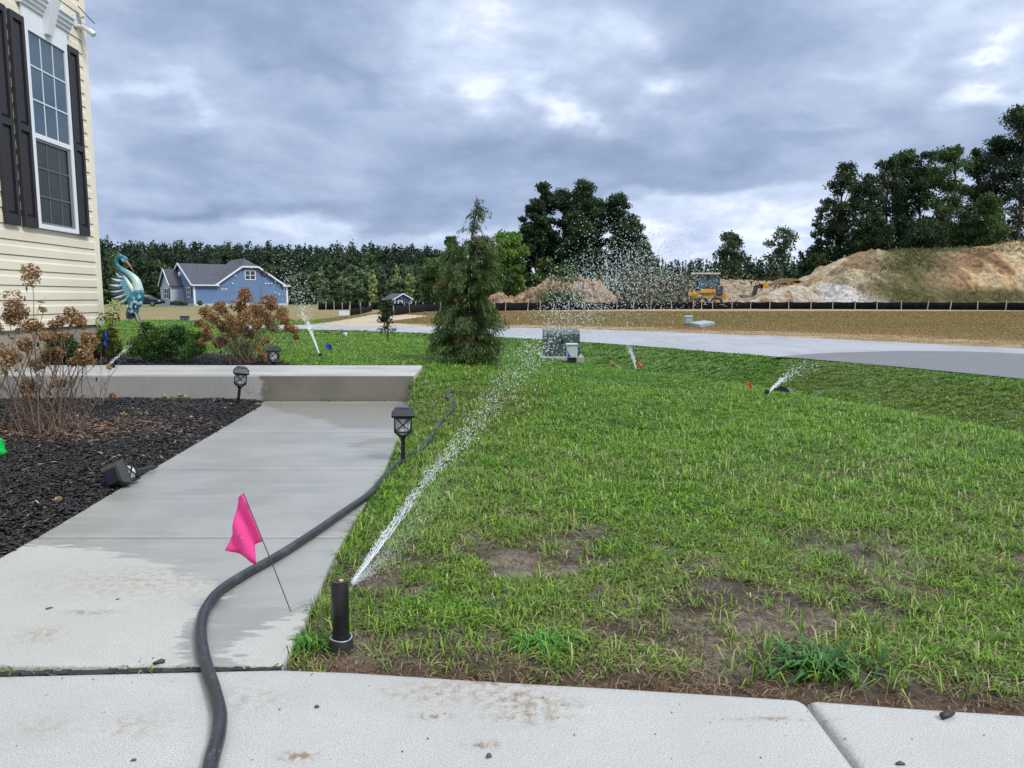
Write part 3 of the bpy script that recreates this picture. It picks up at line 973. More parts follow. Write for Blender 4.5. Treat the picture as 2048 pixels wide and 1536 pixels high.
for (y0, y1, dn, wd, hg) in [(1.5, 3.2, 3300, 0.0048, 0.048), (3.2, 5.0, 2700, 0.0060, 0.050), (5.0, 8.0, 1700, 0.0074, 0.052), (8.0, 12.5, 1000, 0.0088, 0.050), (12.5, 20, 400, 0.0145, 0.060), (20, 34, 100, 0.030, 0.075)]:
    # tufts first, then the blades of each tuft
    x, y = scatter(y0, y1, dn)
    ok = lawn_ok(x, y) & ((sroad(x, y) > 0.0) | ((x < -8) & (y < 33)))
    x, y = x[ok], y[ok]
    bare = fbm(x, y, 1.35, 4, 101)
    fine = fbm(x, y, 6.5, 3, 111)
    dmv = dpoly(x, y, DRIVE)
    mixn = 0.55 * bare + 0.45 * fine
    kb = 0.065 * (1 - sstep(y, 2.3, 3.4)) * (x > -0.1)
    keep = sstep(mixn, 0.365 + kb, 0.485 + kb) if False else sstep(mixn - kb, 0.385, 0.47)
    thin = (1 - sstep(y, 2.8, 6.0))
    pr = 1 - thin * (1 - keep) * 0.93
    nearmud = (x > SPR.x - 0.02) & (y < 3)
    pr = np.where(nearmud, pr * (0.05 + 0.95 * sstep(dmv + 0.14 * (fine - 0.5), 0.05, 0.26)), pr)
    pr = pr * (0.12 + 0.88 * sstep(np.hypot(x - SPR.x, y - SPR.y), 0.06, 0.22))
    wm = G(900, 1270)
    pr = pr * (1 - 0.9 * np.exp(-((x - wm.x) / 0.26) ** 2 - ((y - wm.y) / 0.10) ** 2))
    fr = np.exp(-(dpoly(x, y, WRL) / 0.05) ** 2)
    pr = np.clip(pr + 0.6 * fr * (y > 2.02), 0, 1)
    k = RS.rand(len(x)) < pr
    x, y, mixn = x[k], y[k], mixn[k]
    m = len(x)
    tuft = np.clip(0.45 + 0.7 * RS.rand(m) ** 1.5 + 0.55 * (fbm(x, y, 0.9, 4, 121) - 0.45) + 0.5 * (fbm(x, y, 5, 3, 123) - 0.5), 0.25, 1.6)
    nb = RS.randint(4, 11, m)
    idx = np.repeat(np.arange(m), nb); n = len(idx)
    sp_ = 0.010 + wd * 1.2
    ang = RS.uniform(0, 6.28, n); rr = np.abs(RS.normal(0, sp_, n))
    bx = x[idx] + np.cos(ang) * rr; by = y[idx] + np.sin(ang) * rr
    inside = inpoly(bx, by, WALKPOLY) | inpoly(bx, by, DRIVEPOLY) | inpoly(bx, by, SLABPOLY)
    kk = ~inside
    idx, ang, bx, by = idx[kk], ang[kk], bx[kk], by[kk]; n = len(idx)
    z = H(bx, by) - 0.003
    h = hg * tuft[idx] * (0.55 + 0.7 * RS.rand(n))
    wv_ = wd * (0.55 + 0.8 * RS.rand(n))
    yaw = ang + RS.normal(0, 0.7, n)
    lean = np.clip(RS.normal(0.86, 0.30, n), 0.05, 1.3)
    curl = RS.rand(n) * 0.9
    X_, Y_ = x[idx], y[idx]
    lush = fbm(X_, Y_, 0.9, 4, 121)
    green = np.array([0.082, 0.215, 0.006]); green2 = np.array([0.205, 0.380, 0.012]); deep = np.array([0.048, 0.150, 0.018]); straw = np.array([0.34, 0.28, 0.14]); blue = np.array([0.10, 0.24, 0.035])
    t1 = np.clip(lush * 0.9 + RS.normal(0, 0.2, m)[idx] + RS.normal(0, 0.12, n), 0, 1)[:, None]
    cc = green * (1 - t1) + green2 * t1
    k = (RS.rand(m) < 0.2)[idx]; cc[k] = deep
    k = (RS.rand(m) < 0.15)[idx]; cc[k] = blue
    yl = sstep(fbm(X_, Y_, 0.6, 4, 131), 0.5, 0.72)[:, None]
    cc = cc * (1 - 0.45 * yl) + np.array([0.22, 0.25, 0.06]) * 0.45 * yl
    ps = 0.05 + 0.20 * (1 - sstep(mixn[idx], 0.42, 0.56)) * (1 - sstep(Y_, 4, 8))
    ps = ps + 0.30 * (1 - sstep(dpoly(X_, Y_, DRIVE), 0.1, 0.5)) * (X_ > 0.2) + 0.06 * yl[:, 0]
    k = RS.rand(n) < ps
    cc[k] = straw * (0.5 + 0.7 * RS.rand(k.sum()))[:, None]
    lean[k] = np.clip(lean[k] + 0.5, 0, 1.2)
    cc = cc * (0.42 + 0.62 * RS.rand(n) + 0.55 * (RS.rand(m) ** 2.5)[idx])[:, None]
    k = RS.rand(n) < 0.03; cc[k] = np.array([0.36, 0.46, 0.18])
    base_c = cc * 0.85 + np.array([0.015, 0.015, 0.006])
    addb(blades(np.stack([bx, by, z], 1), h, wv_, yaw, lean, curl, base_c, cc))
# longer stray blades and seed stalks over the near turf
for (y0, y1, dn, wd) in [(1.7, 3.2, 420, 0.0042), (3.2, 5.5, 330, 0.0058), (5.5, 9, 130, 0.008)]:
    x, y = scatter(y0, y1, dn); ok = lawn_ok(x, y) & (sroad(x, y) > 0.2) & (dpoly(x, y, DRIVE) > 0.10)
    ok &= RS.rand(len(x)) < sstep(fbm(x, y, 1.1, 4, 141), 0.32, 0.6)
    x, y = x[ok], y[ok]; nb = RS.randint(2, 7, len(x)); idx = np.repeat(np.arange(len(x)), nb); n = len(idx)
    an = RS.uniform(0, 6.28, n); X_ = x[idx] + np.cos(an) * 0.008; Y_ = y[idx] + np.sin(an) * 0.008
    k = lawn_ok(X_, Y_); X_, Y_, an = X_[k], Y_[k], an[k]; n = len(X_)
    t = RS.rand(n)[:, None]
    cc = np.array([0.07, 0.19, 0.015]) * (1 - t) + np.array([0.27, 0.42, 0.05]) * t
    k = RS.rand(n) < 0.12; cc[k] = np.array([0.45, 0.42, 0.22])
    addb(blades(np.stack([X_, Y_, H(X_, Y_)], 1), RS.uniform(0.05, 0.10, n), wd * RS.uniform(0.5, 1.2, n), an, np.clip(RS.normal(0.7, 0.3, n), 0.1, 1.2), RS.rand(n), cc * 0.8, cc))
print('lawn blades', base // 5)
o = np_obj('lawn_grass', np.concatenate(VV), np.concatenate(FF), M_grass, col=np.concatenate(CC))
tag(o, 'green lawn grass with straw and bare patches beside the walk', 'grass', kind='stuff')

# loose dead straw, roots and crumbs lying on the soil near the driveway
VV = []; FF = []; CC = []; base = 0
x, y = scatter(1.5, 4.6, 5600)
ok = lawn_ok(x, y)
pz = 0.45 + 0.55 * (1 - sstep(dpoly(x, y, DRIVE), 0.15, 0.9)); ok &= RS.rand(len(x)) < pz
x, y = x[ok], y[ok]; n = len(x)
cc = np.where((RS.rand(n) < 0.5)[:, None], np.array([0.24, 0.18, 0.10]), np.array([0.08, 0.05, 0.03])) * (0.5 + 0.9 * RS.rand(n))[:, None]
addb(blades(np.stack([x, y, H(x, y) + 0.002], 1), RS.uniform(0.010, 0.045, n), RS.uniform(0.0014, 0.0038, n), RS.uniform(0, 6.28, n), np.full(n, 1.15), RS.uniform(0.8, 1.2, n), cc, cc))
o = np_obj('dead_thatch', np.concatenate(VV), np.concatenate(FF), M_dry, col=np.concatenate(CC))
tag(o, 'brown dead thatch and root crumbs on bare soil near the driveway', 'dead grass', kind='stuff')

# brown stubble over the road
VV = []; FF = []; CC = []; base = 0
for (y0, y1, dn, wd, hg) in [(13, 24, 700, 0.012, 0.035), (24, 38, 300, 0.022, 0.045), (38, 58, 90, 0.045, 0.08)]:
    x, y = scatter(y0, y1, dn)
    ok = (sroad(x, y) < -0.2) & ~inpoly(x, y, ROADPOLY) & ~inpoly(x, y, DIRT) & (x > -30 )
    df = dpoly(x, y, RF)
    ok &= RS.rand(len(x)) < (0.08 + 0.92 * sstep(df + 4 * (fbm(x, y * 3, 0.5, 3, 51) - 0.5), 1.6, 4.2))
    x, y = x[ok], y[ok]; n = len(x)
    t = sstep(fbm(x, y * 2.2, 0.28, 5, 31) + RS.normal(0, .12, n), 0.3, 0.7)[:, None]
    cc = np.array([0.27, 0.175, 0.06]) * (1 - t) + np.array([0.20, 0.165, 0.045]) * t
    cc = cc * (0.65 + 0.7 * RS.rand(n))[:, None]
    left = ((x < -8))[:, None] * sstep(33 - y, 0, 2)[:, None]
    addb(blades(np.stack([x, y, H(x, y)], 1), hg * RS.uniform(0.5, 1.3, n), np.full(n, wd), RS.uniform(0, 6.28, n), RS.uniform(0.2, 1.0, n), RS.rand(n), cc * 0.8, cc))
o = np_obj('field_stubble', np.concatenate(VV), np.concatenate(FF), M_grass, col=np.concatenate(CC))
tag(o, 'brown mown grass covering the field across the road', 'grass', kind='stuff')

# mulch chips: thin bent splinters
def chips(x, y, z, ln, wd, th, yaw, pitch, roll, cols):
    n = len(x)
    loc = np.array([[-.5, -.5, 0], [-.15, -.55, .5], [.2, -.4, .3], [.5, -.12, 0], [.45, .2, .2], [.1, .5, .6], [-.3, .42, .4], [-.52, .1, .2],
                    [-.45, -.3, -.5], [.4, -.1, -.5], [.1, .35, -.5]])
    loc = loc[None] + RS.uniform(-.12, .12, (n, 11, 3))
    L = loc * np.stack([ln, wd, th], 1)[:, None]
    cp_, sp_ = np.cos(pitch)[:, None], np.sin(pitch)[:, None]
    cr_, sr_ = np.cos(roll)[:, None], np.sin(roll)[:, None]
    y1 = L[..., 1] * cr_ - L[..., 2] * sr_; z1 = L[..., 1] * sr_ + L[..., 2] * cr_
    x2 = L[..., 0] * cp_ - z1 * sp_; z2 = L[..., 0] * sp_ + z1 * cp_
    cy, sy = np.cos(yaw)[:, None], np.sin(yaw)[:, None]
    x3 = x2 * cy - y1 * sy; y3 = x2 * sy + y1 * cy
    V = np.stack([x3 + x[:, None], y3 + y[:, None], z2 + z[:, None]], 2)
    tri = np.array([[0, 1, 7], [1, 6, 7], [1, 2, 6], [2, 5, 6], [2, 3, 4], [2, 4, 5], [0, 8, 1], [8, 9, 2], [8, 2, 1], [9, 3, 2], [9, 4, 3], [9, 10, 4], [10, 5, 4], [10, 6, 5], [10, 8, 7], [10, 7, 6], [8, 0, 7]])
    F = ((np.arange(n) * 11)[:, None, None] + tri[None]).reshape(-1, 3)
    C = np.repeat(cols[:, None], 11, 1)
    return V.reshape(-1, 3), F, C.reshape(-1, 3)
HY1 = T(95, 862)
def mulch(poly, n, name, label, ybig=3.6, hx=None):
    xs = [p[0] for p in poly]; ys = [p[1] for p in poly]
    x = RS.uniform(min(xs), max(xs), n); y = RS.uniform(max(min(ys), 1.9), max(ys), n)
    ok = inpoly(x, y, poly) & (x > -y * 0.86 - 0.5) & ~inpoly(x, y, SLABPOLY) & (x > HC.x - 0.4 - 0)
    db = dpoly(x, y, WALKPOLY, True)
    ok &= ~inpoly(x, y, WALKPOLY) | (db < 0.012)
    x, y = x[ok], y[ok]; n = len(x)
    z = H(x, y) + RS.uniform(0.0, 0.028, n)
    k = RS.rand(n)
    ln = 0.022 + 0.055 * k ** 2; wd = RS.uniform(0.005, 0.014, n); th = RS.uniform(0.003, 0.007, n)
    yaw = RS.normal(0.0, 1.1, n); 
    c0 = np.array([0.008, 0.0075, 0.008]); c1 = np.array([0.034, 0.029, 0.027]); 
    cc = c0 + (c1 - c0) * (RS.rand(n) ** 2.2)[:, None]
    if hx is not None:
        d = np.hypot((x - hx.x) / 0.95, (y - hx.y) / 0.55)
        kk = RS.rand(n) < np.exp(-d ** 2 * 1.6) * 0.8
        cc[kk] = np.array([0.17, 0.10, 0.06]) * (0.4 + 1.3 * RS.rand(kk.sum()))[:, None]
    kk = RS.rand(n) < 0.015
    cc[kk] = np.array([0.30, 0.22, 0.14]) * (0.5 + RS.rand(kk.sum()))[:, None]
    r = chips(x, y, z, ln, wd, th, yaw, RS.normal(0, 0.28, n), RS.normal(0, 0.6, n), cc)
    o = np_obj(name, r[0], r[1], M_mulch, col=r[2])
    tag(o, label, 'mulch', kind='stuff')
mulch(BEDPOLY, 90000, 'mulch', 'black bark mulch filling the low bed beside the walk', hx=HY1)
mulch(BED2, 9000, 'mulch', 'black bark mulch in the bed behind the raised walk')
# ------------------------------------------------------------------ near house
m_siding, nt, p, out = material('cream_siding')
g = nt.new('ShaderNodeTexCoord').outputs['Object']
n1 = nt.noise(g, 1.3, 4, 0.6); n2 = nt.noise(nt.mapping(g, (30, 1.2, 30)), 4, 4, 0.6)
c_ = nt.mix(nt.mapr(n1, 0.3, 0.7), (0.74, 0.68, 0.53), (0.80, 0.74, 0.585))
c_ = nt.mix(nt.mapr(n2, 0.4, 0.7, 0, 0.3), c_, (0.68, 0.61, 0.46))
nt.put(p.inputs['Base Color'], c_); p.inputs['Roughness'].default_value = 0.45
nt.put(p.inputs['Normal'], nt.bump(n2, 0.15, 0.003))
house = empty('house', (HC.x, HC.y, 0.0), 'cream sided house wall with black shuttered window at the left edge', 'house', rz=HTH)
def HL(s, u, z):
    # s along the wall (negative towards the camera), u outward, z up
    return Vector((HC.x + HD[0] * s + HD[1] * u, HC.y + HD[1] * s - HD[0] * u, z))
def WP(px, py):
    q = Pl(px, py, (HC.x, HC.y), HD)
    s = (q.x - HC.x) * HD[0] + (q.y - HC.y) * HD[1]
    return s, q.z
WLEN = 12.0; Z0 = 0.66; ZT = 6.2
EXPO = 24.3 / FPX * HC.y
# dutch lap courses: flat face, cove, butt edge
mb = MB()
prof = []; zc = Z0
while zc < ZT:
    for k in range(2):
        a = zc + k * EXPO
        prof += [(0.020, a), (0.019, a + EXPO * 0.52), (0.012, a + EXPO * 0.64), (0.010, a + EXPO * 0.945), (-0.018, a + EXPO * 0.95), (-0.018, a + EXPO * 0.985), (0.020, a + EXPO * 0.992)]
    zc += 2 * EXPO
prof = prof
vs = []; fs = []
for (u, z) in prof:
    vs.append(HL(-WLEN, u, z)); vs.append(HL(-0.10, u, z))
for i in range(len(prof) - 1):
    fs.append((2 * i, 2 * i + 1, 2 * i + 3, 2 * i + 2))
mb.add(vs, fs)
# closed body behind the siding
mb.prism([HL(-WLEN, -0.03, Z0), HL(-0.10, -0.03, Z0), HL(-0.10, -9, Z0), HL(-WLEN, -9, Z0)], (0, 0, ZT - Z0 + 0.2))
mb.build('siding', m_siding, house)
mb = MB()
for (s0, s1, u0, u1) in [(-0.10, 0.015, -0.09, 0.028)]:
    mb.prism([HL(s0, u0, Z0 - 0.02), HL(s1, u0, Z0 - 0.02), HL(s1, u1, Z0 - 0.02), HL(s0, u1, Z0 - 0.02)], (0, 0, ZT - Z0 + 0.2))
m_corner = simple('corner_vinyl', (0.80, 0.74, 0.60), 0.45, var=0.04)
mb.build('corner_post', m_corner, house, bevel=0.006)
m_found = simple('parged_block', (0.29, 0.255, 0.20), 0.85, var=0.15, scale=14, bump=0.4)
mb = MB()
mb.prism([HL(-WLEN, -9, -0.1), HL(-0.04, -9, -0.1), HL(-0.04, -0.01, -0.1), HL(-WLEN, -0.01, -0.1)], (0, 0, Z0 + 0.1 - 0.001))
mb.build('foundation', m_found, house)
m_shing = simple('roof_shingle', (0.06, 0.058, 0.062), 0.9, var=0.4, scale=20, bump=0.6)
mb = MB()
mb.prism([HL(-WLEN, 0.45, ZT), HL(-WLEN, -4.5, ZT + 3.0), HL(-WLEN, -9.4, ZT), HL(-WLEN, -9.4, ZT - 0.15), HL(-WLEN, 0.45, ZT - 0.15)], HL(0.4, 0, 0) - HL(-WLEN, 0, 0))
mb.build('roof', m_shing, house)

# window: position read off the photograph on the wall plane
wa = [WP(62, 454), WP(152, 470), WP(45, 52), WP(122, 95)]
ws0 = (wa[0][0] + wa[2][0]) / 2; ws1 = (wa[1][0] + wa[3][0]) / 2
wz0 = (wa[0][1] + wa[1][1]) / 2; wz1 = (wa[2][1] + wa[3][1]) / 2
print('WIN', ws0, ws1, wz0, wz1, [WP(205, 640), WP(175, 467), WP(150, 115), WP(3, 25), WP(70,454)])
U0 = 0.021
def wbox(mb, s0, s1, u0, u1, z0, z1, b=0.0):
    mb.prism([HL(s0, u0, z0), HL(s1, u0, z0), HL(s1, u1, z0), HL(s0, u1, z0)], (0, 0, z1 - z0))
m_glass, nt, p, out = material('window_glass')
p.inputs['Base Color'].default_value = (0.06, 0.11, 0.17, 1)
p.inputs['Roughness'].default_value = 0.03
p.inputs['Specular IOR Level'].default_value = 1.0
p.inputs['Coat Weight'].default_value = 0.6
p.inputs['Coat Roughness'].default_value = 0.02
tr = nt.new('ShaderNodeBsdfTransparent'); tr.inputs[0].default_value = (0.75, 0.85, 0.85, 1)
mx = nt.new('ShaderNodeMixShader'); mx.inputs[0].default_value = 0.32
nt.l.new(p.outputs[0], mx.inputs[1]); nt.l.new(tr.outputs[0], mx.inputs[2]); nt.l.new(mx.outputs[0], out.inputs[0])
m_curtain = simple('curtain_cloth', (0.30, 0.34, 0.36), 0.9, var=0.1)
m_screen = simple('insect_screen', (0.05, 0.055, 0.06), 0.8, var=0.1)
m_grille = simple('grille', (0.62, 0.72, 0.76), 0.4, var=0.03)
m_dkroom = simple('dark_room', (0.02, 0.022, 0.024), 0.9)
wroot = MB()
fw = 0.055
wbox(wroot, ws0, ws0 + fw, U0, U0 + 0.035, wz0, wz1)
wbox(wroot, ws1 - fw, ws1, U0, U0 + 0.035, wz0, wz1)
wbox(wroot, ws0 + fw, ws1 - fw, U0, U0 + 0.035, wz0, wz0 + 0.05)
wbox(wroot, ws0 + fw, ws1 - fw, U0, U0 + 0.035, wz1 - 0.045, wz1)
zm = wz0 + (wz1 - wz0) * 0.465
wbox(wroot, ws0 + fw, ws1 - fw, U0, U0 + 0.030, zm - 0.02, zm + 0.035)
wfrm = wroot.build('window', M_white, house, bevel=0.004)
mb = MB(); wbox(mb, ws0 + fw, ws1 - fw, U0 + 0.012, U0 + 0.015, zm + 0.035, wz1 - 0.045)
mb.build('pane', m_glass, wfrm)
mb = MB(); wbox(mb, ws0 + fw, ws1 - fw, U0 + 0.002, U0 + 0.005, wz0 + 0.05, zm - 0.02)
m_glass2 = simple('screened_glass', (0.035, 0.042, 0.045), 0.25, var=0.25, scale=3)
mb.build('pane', m_glass2, wfrm)
mb = MB()
iw0, iw1 = ws0 + fw, ws1 - fw
def grid(z0, z1, u):
    for k in (1, 2):
        s_ = iw0 + (iw1 - iw0) * k / 3
        wbox(mb, s_ - 0.008, s_ + 0.008, u, u + 0.004, z0, z1)
        z_ = z0 + (z1 - z0) * k / 3
        wbox(mb, iw0, iw1, u + 0.0045, u + 0.008, z_ - 0.008, z_ + 0.008)
grid(zm + 0.035, wz1 - 0.045, U0 + 0.0155)
mb.build('muntin', m_grille, wfrm)
mb = MB()
m_grille2 = simple('grille_behind_screen', (0.11, 0.125, 0.12), 0.6, var=0.03)
grid(wz0 + 0.05, zm - 0.02, U0 + 0.0055)
mb.build('muntin', m_grille2, wfrm)
mb = MB()
for (a, b_, c0, c1) in [(iw0, iw0 + 0.02, wz0 + 0.05, zm - 0.02), (iw1 - 0.06, iw1, wz0 + 0.05, zm - 0.02), (iw0 + 0.02, iw1 - 0.06, wz0 + 0.05, wz0 + 0.075), (iw0 + 0.02, iw1 - 0.06, zm - 0.045, zm - 0.02)]:
    wbox(mb, a, b_, U0 + 0.014, U0 + 0.020, c0, c1)
mb.build('screen_frame', simple('screen_grey', (0.17, 0.18, 0.19), 0.6), wfrm)
# curtains behind the glass
mb = MB()
n = 60
pts = [(iw0 + (iw1 - iw0) * i / n, U0 - 0.012 + 0.008 * math.sin(i * 1.25) + 0.004 * math.sin(i * 0.5)) for i in range(n + 1)]
for i in range(n):
    if 0.40 < i / n < 0.46: continue
    a, b_ = pts[i], pts[i + 1]
    mb.add([HL(a[0], a[1], wz0 + 0.05), HL(b_[0], b_[1], wz0 + 0.05), HL(b_[0], b_[1], wz1 - 0.05), HL(a[0], a[1], wz1 - 0.05)], [(0, 1, 2, 3)])
mb.build('curtain', m_curtain, wfrm)
# shutters: raised panels
def shutter(s0, s1, z0, z1):
    mb = MB()
    st_ = 0.045
    u0, u1 = U0 + 0.001, U0 + 0.040
    wbox(mb, s0, s0 + st_, u0, u1, z0, z1); wbox(mb, s1 - st_, s1, u0, u1, z0, z1)
    zm_ = z0 + (z1 - z0) * 0.47
    for (a, b_) in ((z0, z0 + 0.10), (zm_ - 0.035, zm_ + 0.035), (z1 - 0.07, z1)):
        wbox(mb, s0 + st_, s1 - st_, u0, u1 - 0.001, a, b_)
    wbox(mb, s0 + st_, s1 - st_, u0, u0 + 0.012, z0 + 0.10, z1 - 0.07)
    for (a, b_) in ((z0 + 0.10, zm_ - 0.035), (zm_ + 0.035, z1 - 0.07)):
        wbox(mb, s0 + st_ + 0.025, s1 - st_ - 0.025, u0 + 0.012, u0 + 0.024, a + 0.03, b_ - 0.03)
    return mb.build('shutter', m_shut, house, bevel=0.003)
m_shut = simple('shutter_black', (0.022, 0.020, 0.024), 0.5, var=0.2, scale=90, bump=0.15)
sa = WP(175, 467); sb = WP(150, 115)
shw = 0.24
shutter(ws1 + 0.01, ws1 + 0.01 + shw, wz0 - 0.0, wz1 + 0.06)
shutter(ws0 - 0.012 - shw, ws0 - 0.012, wz0 - 0.0, wz1 + 0.06)
shutter(ws0 - 0.012 - shw - 0.07 - shw, ws0 - 0.012 - shw - 0.07, wz0 - 0.0, wz1 + 0.06)
# lintel with keystone
mb = MB()
lz = wz1 + 0.003
wbox(mb, ws0 - 0.02, ws1 + 0.02, U0 + 0.001, U0 + 0.03, lz, lz + 0.20)
mb.build('lintel', M_white, house, bevel=0.003)
mb = MB()
pr_ = [(0.03, 0.20), (0.05, 0.20), (0.055, 0.235), (0.075, 0.245), (0.08, 0.28), (0.10, 0.29), (0.105, 0.335), (0.125, 0.34), (0.125, 0.365), (0.0, 0.365), (0.0, 0.20)]
poly = [HL(ws0 - 0.06, U0 + a, lz + b_) for (a, b_) in pr_]
mb.prism(poly, HL(ws1 + 0.06, 0, 0) - HL(ws0 - 0.06, 0, 0))
mb.build('cornice', M_white, house)
mb = MB()
sc = (ws0 + ws1) / 2
lo = [HL(sc - 0.05, U0, lz + 0.01), HL(sc + 0.05, U0, lz + 0.01), HL(sc + 0.05, U0 + 0.075, lz + 0.01), HL(sc - 0.05, U0 + 0.075, lz + 0.01)]
hi = [HL(sc - 0.09, U0, lz + 0.40), HL(sc + 0.09, U0, lz + 0.40), HL(sc + 0.09, U0 + 0.17, lz + 0.40), HL(sc - 0.09, U0 + 0.17, lz + 0.40)]
mb.add(lo + hi, [(3, 2, 1, 0), (4, 5, 6, 7), (0, 1, 5, 4), (1, 2, 6, 5), (2, 3, 7, 6), (3, 0, 4, 7)])
mb.build('keystone', M_white, house, bevel=0.004)

# security camera with a little solar panel on the corner
sc_, zc_ = WP(147, 38)
camr = empty('security_camera', HL(sc_, U0, zc_), 'white security camera with small solar panel high on the house corner', 'security camera')
def cl3(px, py, u): 
    s_, z_ = WP(px, py); return HL(s_, U0 + u, z_)
mb = MB()
b0 = HL(sc_, U0, zc_)
mb.prism([HL(sc_ - 0.05, U0, zc_ - 0.10), HL(sc_ + 0.06, U0, zc_ - 0.10), HL(sc_ + 0.06, U0 + 0.03, zc_ - 0.10), HL(sc_ - 0.05, U0 + 0.03, zc_ - 0.10)], (0, 0, 0.16))
mb.build('mount', M_white, camr, bevel=0.008)
mb = MB()
mb.tube([HL(sc_, U0 + 0.03, zc_ + 0.01), HL(sc_ + 0.02, U0 + 0.10, zc_ + 0.03)], 0.012, 8)
mb.build('arm', M_white, camr, smooth=True)
mb = MB()
mb.tube([HL(sc_, U0 + 0.03, zc_ - 0.07), HL(sc_ + 0.02, U0 + 0.09, zc_ - 0.10)], 0.016, 8)
mb.build('arm', M_white, camr, smooth=True)
mb = MB()
a = HL(sc_ + 0.02, U0 + 0.06, zc_ - 0.06); b_ = HL(sc_ + 0.03, U0 + 0.20, zc_ - 0.17)
mb.tube([a, a.lerp(b_, 0.08), a.lerp(b_, 0.92), b_], [0.022, 0.034, 0.036, 0.030], 14)
mb.build('camera_body', M_white, camr, smooth=True)
mb = MB()
a = HL(sc_ + 0.0, U0 + 0.06, zc_ + 0.13); b_ = HL(sc_ + 0.04, U0 + 0.19, zc_ - 0.02)
mb.bar(a, b_, 0.15, 0.012, up=(0.3, 0, 1))
mb.build('solar_panel', simple('solar_cell', (0.09, 0.11, 0.15), 0.25), camr)

# ------------------------------------------------------------------ path lights
m_frost = simple('frosted_plastic', (0.62, 0.63, 0.64), 0.35, var=0.06, scale=20)
m_solar = simple('solar_cap', (0.02, 0.025, 0.04), 0.18, var=0.2, scale=10)
PL_H = 0.36
def path_light(sc=1.0):
    root = bpy.data.objects.new('path_light', None); COL.objects.link(root)
    root.empty_display_size = 0.05
    h = PL_H
    mb = MB()
    # square hipped cap
    def frus(z0, a0, z1, a1):
        v = [(sx * a0, sy * a0, z0) for sx, sy in ((-1, -1), (1, -1), (1, 1), (-1, 1))] + [(sx * a1, sy * a1, z1) for sx, sy in ((-1, -1), (1, -1), (1, 1), (-1, 1))]
        mb.add(v, [(3, 2, 1, 0), (4, 5, 6, 7), (0, 1, 5, 4), (1, 2, 6, 5), (2, 3, 7, 6), (3, 0, 4, 7)])
    frus(h - 0.060, 0.066, h - 0.048, 0.071); frus(h - 0.0479, 0.071, h - 0.010, 0.046); frus(h - 0.0099, 0.043, h - 0.004, 0.040)
    cap = mb.build('cap', M_black, root, bevel=0.0015)
    mb = MB(); mb.box((-0.034, -0.034, h - 0.0038), (0.034, 0.034, h - 0.001)); mb.build('solar_panel', m_solar, cap)
    mb = MB()
    z1 = h - 0.060; z0 = h - 0.150; zt = h - 0.180; a = 0.050; b_ = 0.020
    for sx, sy in ((-1, -1), (1, -1), (1, 1), (-1, 1)):
        mb.bar((sx * a, sy * a, z0), (sx * a, sy * a, z1), 0.008, 0.008, up=(0, 1, 0))
        mb.bar((sx * a, sy * a, z0), (sx * b_, sy * b_, zt), 0.008, 0.008, up=(0, 1, 0))
    cs = [(-a, -a), (a, -a), (a, a), (-a, a)]
    for i in range(4):
        p0 = cs[i]; p1 = cs[(i + 1) % 4]
        mb.bar((p0[0], p0[1], z0), (p1[0], p1[1], z0), 0.007, 0.007)
        mb.bar((p0[0], p0[1], z1 - 0.004), (p1[0], p1[1], z1 - 0.004), 0.007, 0.008)
        mb.bar((p0[0], p0[1], z0), (p1[0], p1[1], z1), 0.006, 0.006)
        mb.bar((p0[0] * 0.98, p0[1] * 0.98, z1), (p1[0] * 0.98, p1[1] * 0.98, z0), 0.006, 0.006)
    mb.build('cage', M_black, root)
    mb = MB(); mb.lathe((0, 0, 0), [(0.018, zt + 0.004), (0.030, z0 - 0.008), (0.043, z0 + 0.002), (0.043, z1 - 0.001)], 20)
    mb.build('diffuser', m_frost, root, smooth=True)
    mb = MB(); mb.lathe((0, 0, 0), [(0.004, -0.06), (0.013, -0.01), (0.0135, 0.0), (0.0135, zt - 0.02), (0.017, zt - 0.018), (0.024, zt - 0.002), (0.024, zt + 0.003)], 16)
    mb.build('post', M_black, root, smooth=True)
    return root
L1 = T(806, 928)
pl = path_light(); pl.location = (L1.x, L1.y, L1.z); pl.rotation_euler = (R(1), R(1), R(8))
tag(pl, 'black lantern path light standing upright in grass at the walk edge', 'path light', 'solar lantern path lights')
l2 = T(480, 812)
def pl_at(loc, eul, label):
    q = cp(pl, loc, None, label); q.rotation_euler = eul; return q
l2t = D(493, 722, l2.y - 0.05)
pl_at((l2.x, l2.y - 0.05, 0.02), (R(6), R(7.5), R(20)), 'black lantern path light leaning in mulch against the raised slab')
l3 = G(557, 724, 0.26)
pl_at((l3.x, SB.y + 0.12, 0.26 - 0.165), (R(-1), R(1), R(5)), 'black lantern path light with hidden stake in the bed behind the raised slab')
l4a = G(205, 958, 0.07); l4b = G(303, 936, 0.03)
fz = (l4a - l4b).normalized()
q4 = fz.to_track_quat('Z', 'Y').to_euler()
q = pl_at(l4b, q4, 'black lantern path light fallen on its side in the mulch')
rotm = fz.to_track_quat('Z', 'Y').to_matrix() @ Matrix.Rotation(R(24), 3, 'Z')
q.rotation_euler = rotm.to_euler()

